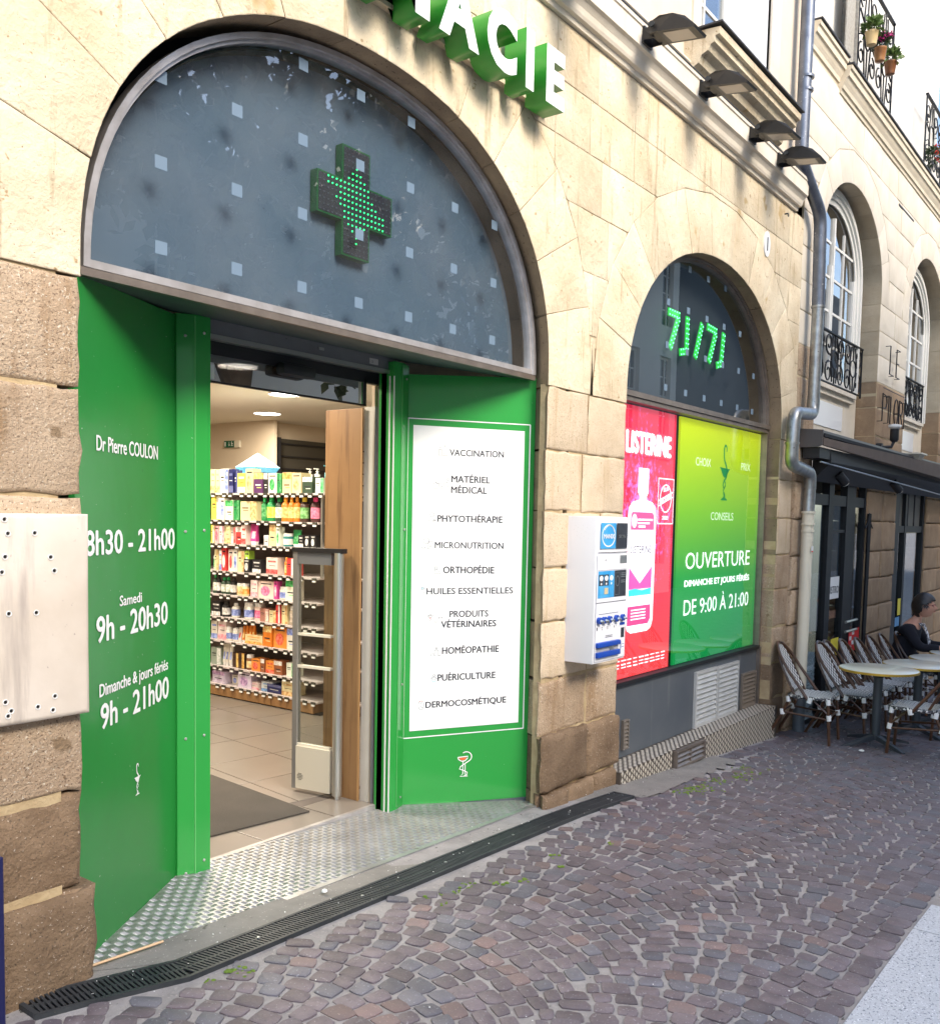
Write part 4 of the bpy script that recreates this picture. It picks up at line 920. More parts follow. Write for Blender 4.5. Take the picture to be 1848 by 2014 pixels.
for q in ((5.51, 5.725, 1.500, 1.512), (5.51, 5.68, 1.478, 1.489), (5.52, 5.62, 1.455, 1.468)): pf([rect(*q)], 'small_print', T['pwhite'], .004)
Y_('LISTERINE', 5.425, 5.715, 1.288, 1.338, T['pdark'], bold=.01, eps=.003)
for z in (1.255, 1.235, 1.205): pf([rect(5.44, 5.70, z, z + .004)], 'small_print', T['pmag'], .003)
Y_('GENCIVES', 5.50, 5.66, 1.160, 1.180, T['pmag'], eps=.003)
pf([[(5.41, 1.20), (5.565, 1.092), (5.565, 1.055), (5.41, 1.055)], [(5.565, 1.092), (5.735, 1.20), (5.735, 1.055), (5.565, 1.055)]], 'label_picture', T['pmag'], .003)
pf([[(5.41, 1.052), (5.50, 1.060), (5.60, 1.045), (5.73, 1.058), (5.73, 1.012), (5.41, 1.012)]], 'label_picture', T['pteal'], .0035)
pf([[(5.402, .82), (5.70, .82), (5.73, .85), (5.73, .945), (5.402, .945)]], 'label_picture', T['ppinklab'], .003)
for z in (.915, .895, .875, .855): pf([rect(5.45, 5.66, z, z + .008)], 'small_print', T['pwhite'], .004)
q = []
for a, b in (((5.795, 1.483), (6.03, 1.483)), ((6.03, 1.483), (6.03, 1.785)), ((6.03, 1.785), (5.795, 1.785)), ((5.795, 1.785), (5.795, 1.483))): q += stroke([a, b], .007)
q += stroke(arcpts(5.912, 1.652, .085, .092, 0, 360, 28), .009); q += stroke([(5.80, 1.600), (6.02, 1.665)], .006) + stroke([(5.80, 1.635), (6.02, 1.70)], .006)
pf(q, 'seal_outline', T['pwhite'], .003)
Y_('ÉLU', 5.875, 5.955, 1.695, 1.728, bold=.02, eps=.003, slope=.2); Y_('PRODUIT', 5.82, 6.01, 1.612, 1.638, bold=.02, eps=.003, slope=.29); Y_('2023', 5.865, 5.955, 1.510, 1.535, bold=.03, eps=.003)
for z in (.598, .573, .552): Y_('iiiii iiii iiiiiiii iii iiiiiii iiiii iiii iiiiiii iii', 5.18, 6.00, z, z + .013, bold=0, eps=.003) if False else pf([rect(5.18 + .082 * i_, 5.18 + .082 * i_ + R.uniform(.05, .074), z + R.uniform(0, .003), z + .009) for i_ in range(10)], 'small_print', T['pwhite'], .003)
MB().box(5.03, 7.69, 2.83, 2.90, .484, 2.24).build('back_case', T['dark'], sw)
# grey apron, vents, tread-plate step
ap = MB().box(5.03, 7.715, 2.77, 2.80, -.10, .462).build('apron_panel', T['greypaint'], pharm)
MB().box(7.69, 7.72, 2.74, 2.80, -.05, .47).build('trim', T['aluwarm'], ap)
def vent(x0, x1, z0, z1, y, m, lam, parent, nm='vent_grille', th=.02, stile=.022):
    f = MB(); f.box(x0, x0 + stile, y - th, y, z0, z1); f.box(x1 - stile, x1, y - th, y, z0, z1); f.box(x0 + stile, x1 - stile, y - th, y, z1 - stile, z1); f.box(x0 + stile, x1 - stile, y - th, y, z0, z0 + stile)
    v = f.build(nm, m, parent)
    MB().box(x0 + stile, x1 - stile, y - .002, y - .0005, z0 + stile, z1 - stile).build('backing', T['dark'], v)
    h = (z1 - z0 - 2 * stile) / lam
    for i in range(lam):
        z = z0 + stile + h * i
        MB().hexa([(x0 + stile, y - th * .95, z), (x1 - stile, y - th * .95, z), (x1 - stile, y - th * .95, z + .003), (x0 + stile, y - th * .95, z + .003), (x0 + stile, y - .003, z + h * .85), (x1 - stile, y - .003, z + h * .85), (x1 - stile, y - .001, z + h), (x0 + stile, y - .001, z + h)]).build('louvre', m, v)
    for x in (x0 + stile / 2, x1 - stile / 2):
        for z in (z0 + stile / 2, z1 - stile / 2): screw(x, y - th - .0005, z, 0, -1, v, .8)
    return v
T['galvw'] = mat('pale_galvanised_sheet', (.60, .60, .58), .45, .3, c2=(.52, .52, .50), nscale=10)
vent(6.425, 6.835, -.012, .405, 2.768, T['galvw'], 10, ap); vent(6.840, 7.262, -.012, .400, 2.768, T['galvw'], 10, ap)
vent(7.352, 7.655, -.018, .278, 2.768, mat('dusty_brown_grille', (.22, .18, .14), .6, .3), 8, ap, stile=.018); vent(5.315, 5.392, .037, .228, 2.768, mat('dusty_brown_grille2', (.20, .17, .14), .6, .3), 7, ap, stile=.010)
stp = thing('window_step', 'low diamond tread-plate step running under the grey panel of the shop window', 'step', (6.3, 2.69, -.2))
SX0, SX1, SY, ST = 4.99, 7.74, 2.595, -.014
MB().box(SX0, 5.73, SY, 2.768, -.42, ST).box(6.21, SX1, SY, 2.768, -.42, ST).box(5.73, 6.21, SY, 2.768, .006 - .03, ST).build('box', T['diam'], stp)
dm = MB(); px, pz = .062, .031
def dia(cx, cy, ax, ay, up_):
    v = [cx - ax * .44, cx + ax * .44]
for i in range(int((SX1 - SX0) / px * 2)):
    x = SX0 + .03 + i * px / 2
    if x > SX1 - .03: break
    for j in range(9):
        z = ST - .012 - (j + (i % 2) * .5) * pz * 1.35
        if 5.71 < x < 6.23 or z < zg(x) - .01: continue
        a, b = px * .25, pz * .66
        dm.add([(x - a, SY, z), (x, SY, z - b), (x + a, SY, z), (x, SY, z + b), (x, SY - .005, z)], [(0, 1, 4), (1, 2, 4), (2, 3, 4), (3, 0, 4)])
    for j in range(5):
        y = SY + .012 + (j + (i % 2) * .5) * pz * 1.1
        if y > 2.755: continue
        a, b = px * .23, pz * .5
        dm.add([(x - a, y, ST), (x, y - b, ST), (x + a, y, ST), (x, y + b, ST), (x, y, ST + .004)], [(0, 1, 4), (1, 2, 4), (2, 3, 4), (3, 0, 4)])
dm.build('diamond_studs', mat('worn_bright_stud', (.62, .56, .47), .42, .35), stp, kind='stuff')
v = vent(5.735, 6.205, -.150, -.020, 2.598, T['aluwarm'], 3, stp, 'air_grille', .03, .016)
MB().box(5.965, 5.975, 2.570, 2.590, -.15, -.02).build('mullion', T['aluwarm'], v)
# ================================================= SIGN LETTERS
ps = thing('pharmacy_sign', 'big white-faced green-sided channel letters ending in ACIE above the entrance arch', 'sign', (2.9, 2.62, 3.46))
MB().box(.9, 4.06, 2.615, 2.648, 3.503, 3.522).build('rail', T['lime'], ps)
def letter(ch, x0, x1, z0, z1, bold=.055):
    cu = bpy.data.curves.new('l', 'FONT'); cu.body = ch; cu.offset = bold; cu.extrude = .5; cu.resolution_u = 4
    o = bpy.data.objects.new('l', cu); me = bpy.data.meshes.new_from_object(o); bpy.data.objects.remove(o)
    xs = [v.co.x for v in me.vertices]; ys = [v.co.y for v in me.vertices]; a, b, c, e = min(xs), max(xs), min(ys), max(ys); O = ORG[ps.name]
    for v in me.vertices:
        v.co = Vector((x0 + (v.co.x - a) / (b - a) * (x1 - x0), 2.56 - v.co.z * .12, z0 + (v.co.y - c) / (e - c) * (z1 - z0))) - O
    me.materials.clear(); me.materials.append(T['sidegreen']); me.materials.append(T['pface'])
    for p in me.polygons: p.material_index = 1 if p.normal.y < -.5 or (abs(p.normal.x) < .1 and abs(p.normal.z) < .1 and p.center.y < 2.55 - O.y) else 0
    return link('letter', me, ps)
T['sidegreen'] = mat('letter_side_green', (.03, .30, .03), .35); T['pface'] = mat('letter_face_white', (.86, .86, .86), .35)
for ch, x0, x1 in (('P', .98, 1.17), ('H', 1.24, 1.46), ('A', 1.53, 1.79), ('R', 1.86, 2.07), ('M', 2.62, 2.985), ('A', 3.045, 3.315), ('C', 3.372, 3.598), ('I', 3.672, 3.738), ('E', 3.845, 4.006)):
    if ch == 'M': x0 = 2.66
    letter(ch, x0, x1, 3.463, 3.727, .05 if ch != 'I' else .02)
# floodlights under the string course
T['lampbody'] = mat('black_lamp_housing', (.012, .012, .013), .4, c2=(.022, .021, .02), nscale=14)
def floodlight():
    t = thing('floodlight', 'x', 'floodlight', (0, 0, 0), group='floodlights mounted along the string course')
    prof = [(-.03, .005), (-.06, .048), (-.11, .062), (-.19, .056), (-.26, .030), (-.325, -.028), (-.318, -.040), (-.10, -.018), (-.06, -.022)]
    b = MB(); W = .085; n = len(prof)
    L_ = [(-W * (1 - .12 * (i in (0, 1, 4, 5, 6))), y, z) for i, (y, z) in enumerate(prof)]; R_ = [(-p[0], p[1], p[2]) for p in L_]
    b.add(L_ + R_, [tuple(range(n))[::-1], tuple(range(n, 2 * n))] + [(i, (i + 1) % n, n + (i + 1) % n, n + i) for i in range(n)])
    ho = b.build('housing', T['lampbody'], t, smooth=False)
    MB().hexa([(-.06, -.285, -.0365), (.06, -.285, -.0365), (.06, -.13, -.0245), (-.06, -.13, -.0245), (-.06, -.285, -.030), (.06, -.285, -.030), (.06, -.13, -.018), (-.06, -.13, -.018)]).build('lens', T['floodglass'], ho)
    MB().box(-.055, .055, -.012, 0, -.045, .045).box(-.055, -.047, -.07, -.01, -.03, .03).box(.047, .055, -.07, -.01, -.03, .03).build('bracket', T['lampbody'], t)
    for s_ in (-1, 1): MB().tube([(s_ * .092, -.075, .02), (s_ * .104, -.075, .02)], .016, 10).build('pivot_bolt', T['iron'], t)
    return t
fl0 = floodlight(); places = [(4.10, 'leftmost black floodlight on the string course, above the A of the sign'), (4.93, 'black floodlight left of the upstairs window sill, highest in the photo'), (5.71, 'black floodlight just under the left half of the upstairs window sill'), (6.56, 'black floodlight beneath the right end of the upstairs window sill'), (7.12, 'black floodlight nearest the dark downpipe, lowest in the photo')]
for i, (x, lb) in enumerate(places):
    o = fl0 if i == 0 else copy_tree(fl0); o.location = (x, 2.545, 4.195); o['label'] = lb; o.rotation_euler = (R.uniform(.05, .12), 0, R.uniform(-.05, .03))
# ================================================= VENDING MACHINE
vm = thing('vending_machine', 'white vending machine with blue tray and knobs on the pier between the arches', 'vending machine', (4.58, 2.56, .72))
T['vmw'] = mat('white_enamel', (.80, .80, .82), .3)
vb = MB().bbox(4.402, 4.760, 2.475, 2.66, .722, 1.518, .008).build('housing', T['vmw'], vm, smooth=True)
P0 = (0, 2.470)
V = lambda q, nm, m, e=.002, par=None: flat(q, nm, m, par or vm, P0, (1, 0), e)
V([rect(4.412, 4.752, .735, 1.312)], 'door_plate', T['vmw'], .0005); V([rect(4.412, 4.755, 1.322, 1.326), rect(4.41, 4.75, 1.052, 1.055), rect(4.42, 4.75, 1.228, 1.2295)], 'seam', T['ink'], .003)
bl = mat('printed_sky_blue', (.02, .28, .62), .4, c2=(.10, .45, .78), nscale=12); bk = mat('printed_charcoal', (.02, .022, .03), .35, c2=(.04, .045, .055), nscale=18)
a_ = V([rect(4.441, 4.608, 1.345, 1.484)], 'blue_advert', bl); V([rect(4.614, 4.744, 1.345, 1.484)], 'black_advert', bk)
V(stroke(arcpts(4.525, 1.415, .072, .058, 0, 360, 28), .007), 'ring_print', T['vinyl'], .003); V(stroke(arcpts(4.53, 1.42, .06, .05, 20, 150, 10), .004), 'ring_print', T['vinyl'], .003)
text('MANIX', 'lettering', T['vinyl'], vm, P0, (1, 0), 4.470, 4.588, 1.400, 1.424, eps=.0035, bold=.03); text('SKYN', 'lettering', T['steel'], vm, P0, (1, 0), 4.640, 4.715, 1.402, 1.420, eps=.0035, bold=.01)
V([rect(4.665, 4.745, 1.262, 1.306)], 'coin_plate', T['steel'])
V([rect(4.494, 4.500, 1.280, 1.284), rect(4.506, 4.510, 1.276, 1.290)], 'price_mark', T['ink'])
V([rect(4.425, 4.604, 1.078, 1.224)], 'blue_advert', bl); V([rect(4.607, 4.742, 1.078, 1.224)], 'black_advert', bk)
for i in range(3):
    x = 4.432 + i * .056
    V([rect(x, x + .05, 1.145, 1.205)], 'pack_print', bk if i < 2 else bl, .003); V([arcpts(x + .025, 1.185, .020, .015, 0, 345, 12)], 'pack_ring', T['vinyl'], .0035); V([arcpts(x + .025, 1.155, .008, .007, 0, 345, 8)], 'pack_dot', T['vinyl'], .0035)
    V([rect(x + .004, x + .046, 1.098, 1.132)], 'pack_print', mat('pack_gold', (.6, .5, .3), .4) if i == 1 else bl, .0035)
V(stroke([(4.615, 1.09), (4.665, 1.09), (4.665, 1.21), (4.615, 1.21), (4.615, 1.09)], .002) + stroke(arcpts(4.64, 1.165, .018, .028, 0, 360, 14), .003), 'pack_print', T['steel'], .003)
for z in (1.205, 1.195, 1.185, 1.165, 1.155): V([rect(4.68, 4.73, z, z + .004)], 'small_print', T['steel'], .003)
MB().add([v for q_ in range(14) for v in ((4.4012, 2.52 + (q_ * 37 % 11) * .009, 1.40 + (q_ * 53 % 7) * .011), (4.4012, 2.523 + (q_ * 37 % 11) * .009, 1.40 + (q_ * 53 % 7) * .011), (4.4012, 2.522 + (q_ * 37 % 11) * .009, 1.403 + (q_ * 53 % 7) * .011))], [(3 * q_, 3 * q_ + 1, 3 * q_ + 2) for q_ in range(14)]).build('sticker_residue', T['steel'], vm, kind='stuff')
for i, x in enumerate((4.437, 4.492, 4.552, 4.630, 4.702)):
    k0 = MB().tube([(x, 2.468, .958), (x, 2.452, .958)], .019, 14).build('knob', T['bluep'], vm, smooth=True)
    MB().tube([(x, 2.453, .958), (x + .002, 2.445, .956), (x + .014, 2.440, .952)], [.008, .008, .006], 8).build('lever', T['steel'], k0, smooth=True)
    if i < 4: text('1234'[i], 'lettering', T['ink'], vm, P0, (1, 0), x - .014, x - .006, .905, .922, eps=.003)
V([rect(4.685, 4.745, .915, .930)], 'blue_label', T['bluep']); V([rect(4.70, 4.738, .845, .900)], 'black_label', bk); V([rect(4.693, 4.743, .775, .828)], 'white_label', T['vinyl']); V([rect(4.697, 4.704, .780, .825), rect(4.71, 4.74, .79, .793), rect(4.71, 4.74, .805, .808)], 'small_print', T['bluep'], .003)
V([rect(4.52, 4.60, .868, .8705), rect(4.52, 4.60, .860, .8625)], 'small_print', T['ink'], .003)
V([rect(4.44, 4.66, .990, .992)], 'seam', T['ink'], .003)
tr2 = MB().bbox(4.418, 4.675, 2.452, 2.476, .810, .838, .006).build('tray_lip', T['bluep'], vm, smooth=True); MB().bbox(4.418, 4.675, 2.452, 2.476, .755, .785, .006).build('tray_lip', T['bluep'], vm, smooth=True)
V([rect(4.424, 4.67, .784, .812)], 'tray_recess', mat('tray_grey', (.35, .35, .37), .5), .003); V([[(4.58, .786), (4.62, .786), (4.60, .812), (4.55, .812)]], 'tray_flap', T['steel'], .006)
# ================================================= SHOP INTERIOR
sf_ = MB().box(.8, 8.0, 3.262, 9.4, -.06, -.004).build('shop_floor', T['grout'], kind='structure')
tm = []
ta = math.radians(-7.2); ux, uy = Vector((math.cos(ta), math.sin(ta))), Vector((-math.sin(ta), math.cos(ta)))
O_ = Vector((3.335, 3.60)); ts = .46
for q in range(3):
    b = MB().bbox(.003, ts - .003, .003, ts - .003, -.012, 0, .002); me = bpy.data.meshes.new('floor_tile'); me.from_pydata(b.v, [], b.f); me.materials.append(T['tile']); tm.append(me)
for i in range(-7, 9):
    for j in range(-2, 12):
        c = O_ + ux * (i * ts) + uy * (j * ts); mid = c + ux * ts / 2 + uy * ts / 2
        if not (1.3 < mid.x < 6.8 and 3.56 < mid.y < 9): continue
        o = bpy.data.objects.new('floor_tile', R.choice(tm)); col.objects.link(o); o.parent = sf_; o.location = (c.x, c.y, 0); o.rotation_euler = (0, 0, ta)
# border tiles along the threshold
for i in range(5):
    x0 = 1.9 + i * .46
    MB().bbox(x0 + .003, x0 + .457, 3.264, 3.58 - (x0 - 1.9) * .05, -.012, .0005 * (i % 2) - .001, .002).build('floor_tile', T['tile'], sf_)
cl = MB().box(.8, 8.0, 3.29, 9.4, 2.45, 2.5).build('shop_ceiling', T['ceil'], kind='structure')
MB().box(.8, 2.30, 3.29, 3.33, 0, 2.45).box(3.60, 8.0, 3.34, 3.36, 0, 2.45).box(.8, .84, 3.3, 9.4, 0, 2.45).box(.84, 8.0, 9.36, 9.4, 0, 2.45).box(6.52, 6.56, 7.44, 9.36, 0, 2.45).box(7.96, 8.0, 3.36, 9.36, 0, 2.45).build('shop_wall', T['wallin'], kind='structure')
MB().box(2.3, 3.62, 3.29, 3.33, 2.16, 2.45).build('shop_wall', T['wallin'], kind='structure')
# door leaf pack: oak panel
wpn = thing('oak_panel', 'tall oak veneer panel standing just inside the door beside the cream jamb', 'wood panel', (3.54, 3.49, 0))
MB().bbox(3.532, 3.552, 3.372, 3.625, 0, 2.045, .0015).build('board', T['oak'], wpn); MB().box(3.5315, 3.534, 3.36, 3.3715, 0, 2.045).build('edge_strip', mat('oak_edge', (.42, .24, .10), .5), wpn)
mt = tag(MB().hexa([(2.0, 3.58, .001), (3.243, 3.418, .001), (3.338, 4.324, .001), (2.09, 4.47, .001), (2.0, 3.58, .008), (3.243, 3.418, .008), (3.338, 4.324, .008), (2.09, 4.47, .008)]).build('door_mat', T['mat']), 'dark brown entrance mat lying on the tiles inside the open shop door', 'mat')
# anti-theft gate
eg = thing('security_gate', 'silver anti-theft gate with clear panel and cream base standing inside the doorway', 'security gate', (3.5, 3.63, 0))
gx = .17; 
def gp_(t, x=0): return (3.452 + .035 * t + x, 3.753 - .25 * t)
a, b = Vector((3.450, 3.753, 0)), Vector((3.486, 3.505, 0)); gd = (b - a).normalized(); gn = Vector((-gd.y, gd.x, 0))
def gbox(s0, s1, n0, n1, z0, z1, nm, m, par=eg):
    p = [a + gd * s0 + gn * n0, a + gd * s1 + gn * n0, a + gd * s1 + gn * n1, a + gd * s0 + gn * n1]
    return MB().hexa([q + Vector((0, 0, z0)) for q in p] + [q + Vector((0, 0, z1)) for q in p]).build(nm, m, par)
GL = (b - a).length
gbox(-.008, .022, -.018, .018, .02, 1.30, 'upright', mat('grey_upright', (.26, .26, .255), .4, .5))
MB().tube([(b.x, b.y - .035, .02), (b.x, b.y - .035, 1.30)], .026, 16).build('round_column', T['steel'], eg, smooth=True)
MB().tube([(b.x, b.y - .035, 0), (b.x, b.y - .035, .022)], .014, 10).build('foot', T['steel'], eg)
gbox(-.015, GL + .065, -.022, .022, 1.298, 1.322, 'top_cap', T['black']); gbox(.022, GL - .01, -.014, .014, 1.235, 1.297, 'header', mat('grey_header', (.14, .145, .15), .45), eg)
gbox(.022, GL - .012, -.004, .004, .27, 1.235, 'clear_panel', T['glassclear'])
bp = gbox(.020, GL - .005, -.020, .020, .025, .255, 'base_panel', T['creamplast'])
for z in (.255, .680, .853): gbox(.022, GL - .012, -.012, .012, z, z + .014, 'cross_bar', mat('cream_bar%d' % int(z * 1000), (.72, .68, .56), .4))
for i in range(5):
    for j in range(5):
        if (i - 2) ** 2 + (j - 2) ** 2 < 6:
            c = a + gd * (.035 + i * .008) - gn * .0205; MB().tube([(c.x, c.y, .075 + j * .008), (c.x - gn.x * .001, c.y - gn.y * .001, .075 + j * .008)], .0024, 6).build('vent_hole', T['dark'], bp)
# gondola
gd_ = thing('shelving_unit', 'long shelving unit with nine lit shelves of goods and an oak plinth in the shop', 'shelving', (5.0, 5.7, 0))
SH = {1: 1.655, 2: 1.44, 3: 1.25, 4: 1.03, 5: .84, 6: .655, 7: .465, 8: .255, 9: .105}
MB().box(5.24, 5.27, 5.03, 7.2, .09, 1.66).build('back_board', T['taupe'], gd_)
for i in range(4): MB().bbox(4.85, 5.26, 5.085 + i * .47, 5.085 + i * .47 + .466, 0.01, .088, .002).build('plinth_board', T['oak'], gd_)
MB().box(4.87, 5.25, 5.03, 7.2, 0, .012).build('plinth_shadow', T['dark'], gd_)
tagm = bpy.data.meshes.new('price_tag'); q = MB().hexa([(-.012, -.017, 0), (-.012, .017, 0), (-.004, .017, 0), (-.004, -.017, 0), (-.010, -.017, .013), (-.010, .017, .013), (-.002, .017, .013), (-.002, -.017, .013)]); tagm.from_pydata(q.v, [], q.f); tagm.materials.append(T['white'])
holdm = bpy.data.meshes.new('tag_holder'); q = MB().box(-.010, -.002, -.022, .022, .0, .018); holdm.from_pydata(q.v, [], q.f); holdm.materials.append(mat('dark_tag_holder', (.06, .06, .05), .4))
for k, z in SH.items():
    y0 = 4.98 if k == 1 else 5.04
    s = MB().box(4.845, 5.25, y0, 7.2, z - .016, z - .002).build('shelf', T['shelf'], gd_)
    y = y0 + .03
    while y < 6.45:
        for me, dz in ((tagm, -.033), (holdm, -.020)):
            o = bpy.data.objects.new(me.name, me); col.objects.link(o); o.parent = s; o.location = Vector((4.843, y, z + dz)) - ORG[s.name]
        y += R.choice((.075, .09, .11, .14))
for y in (5.035, 6.9): MB().box(5.20, 5.235, y - .018, y + .018, 0, 1.62).build('upright', mat('perforated_upright%d' % int(y), (.36, .33, .31), .4, .5), gd_)
MB().box(4.865, 4.885, 5.02, 5.035, 1.03, 1.64).build('upright', T['steel'], gd_)
CL = {'cream': ((.72, .62, .36), (.55, .30, .12)), 'white': ((.74, .71, .64), (.15, .20, .50)), 'navy': ((.015, .02, .10), (.10, .12, .3)), 'yellow': ((.85, .70, .10), (.8, .78, .6)), 'purple': ((.10, .03, .12), (.55, .60, .10)), 'black': ((.02, .02, .022), (.5, .5, .48)),
      'whitegreen': ((.80, .78, .66), (.02, .30, .06)), 'green': ((.02, .26, .07), (.02, .20, .05)), 'orangecream': ((.80, .62, .34), (.80, .25, .04)), 'darkgreen': ((.03, .06, .035), (.45, .50, .40)), 'greenwhite': ((.72, .76, .66), (.05, .30, .10)),
      'greenyellow': ((.02, .30, .08), (.75, .85, .05)), 'orange': ((.70, .20, .02), (.75, .36, .12)), 'yellowdark': ((.06, .03, .02), (.10, .30, .08)), 'pinkdark': ((.07, .02, .02), (.75, .12, .22)), 'pink': ((.80, .40, .42), (.80, .10, .15)), 'pinkwhite': ((.80, .66, .64), (.75, .25, .30)),
      'redwhite': ((.80, .68, .62), (.70, .05, .05)), 'red': ((.65, .05, .05), (.80, .72, .68)), 'magenta': ((.60, .06, .28), (.75, .40, .5)), 'clear': ((.62, .60, .58), (.75, .73, .7)), 'teal': ((.03, .22, .22), (.6, .65, .6)), 'lime': ((.40, .65, .08), (.7, .8, .5)), 'pinkcream': ((.80, .62, .55), (.75, .12, .25)),
      'brownpink': ((.40, .18, .14), (.6, .35, .3)), 'taupe': ((.38, .32, .25), (.3, .25, .2)), 'orangered': ((.80, .28, .05), (.65, .06, .02)), 'sage': ((.30, .36, .30), (.5, .55, .5)), 'brownblack': ((.06, .03, .02), (.60, .30, .06)), 'brown': ((.20, .08, .03), (.78, .50, .22)), 'brownred': ((.30, .10, .04), (.65, .55, .45)),
      'lilac': ((.66, .58, .74), (.40, .25, .50)), 'bluewhite': ((.62, .68, .74), (.08, .20, .42))}
CN = {'whitegreen': 'white and green', 'orangecream': 'cream and orange', 'darkgreen': 'dark green', 'greenwhite': 'white and green', 'greenyellow': 'green and yellow', 'yellowdark': 'dark yellow-capped', 'pinkdark': 'dark pink-labelled', 'pinkwhite': 'white and pink', 'redwhite': 'red and white',
      'clear': 'clear', 'pinkcream': 'pink and cream', 'brownpink': 'pinkish brown', 'orangered': 'orange and red', 'brownblack': 'black and amber', 'brownred': 'brown and red', 'bluewhite': 'blue and white', 'lime': 'lime green', 'sage': 'sage green'}
PM = {}
def pm(c, k, rough=.45):
    key = (c, k)
    if key not in PM: PM[key] = mat('product_%s_%s' % (c, 'body' if k == 0 else 'print'), CL[c][k], rough, c2=None if k == 0 else tuple(min(.85, v * 1.7 + .12) for v in CL[c][0 if c in ('navy',) else 1]), nscale=38, namt=2.5)
    return PM[key]
CAP = {'green': (.03, .55, .15), 'greenyellow': (.03, .55, .15), 'darkgreen': (.03, .40, .12), 'orange': (.90, .35, .03), 'yellowdark': (.85, .65, .05), 'pinkdark': (.85, .06, .25), 'white': (.8, .8, .78)}
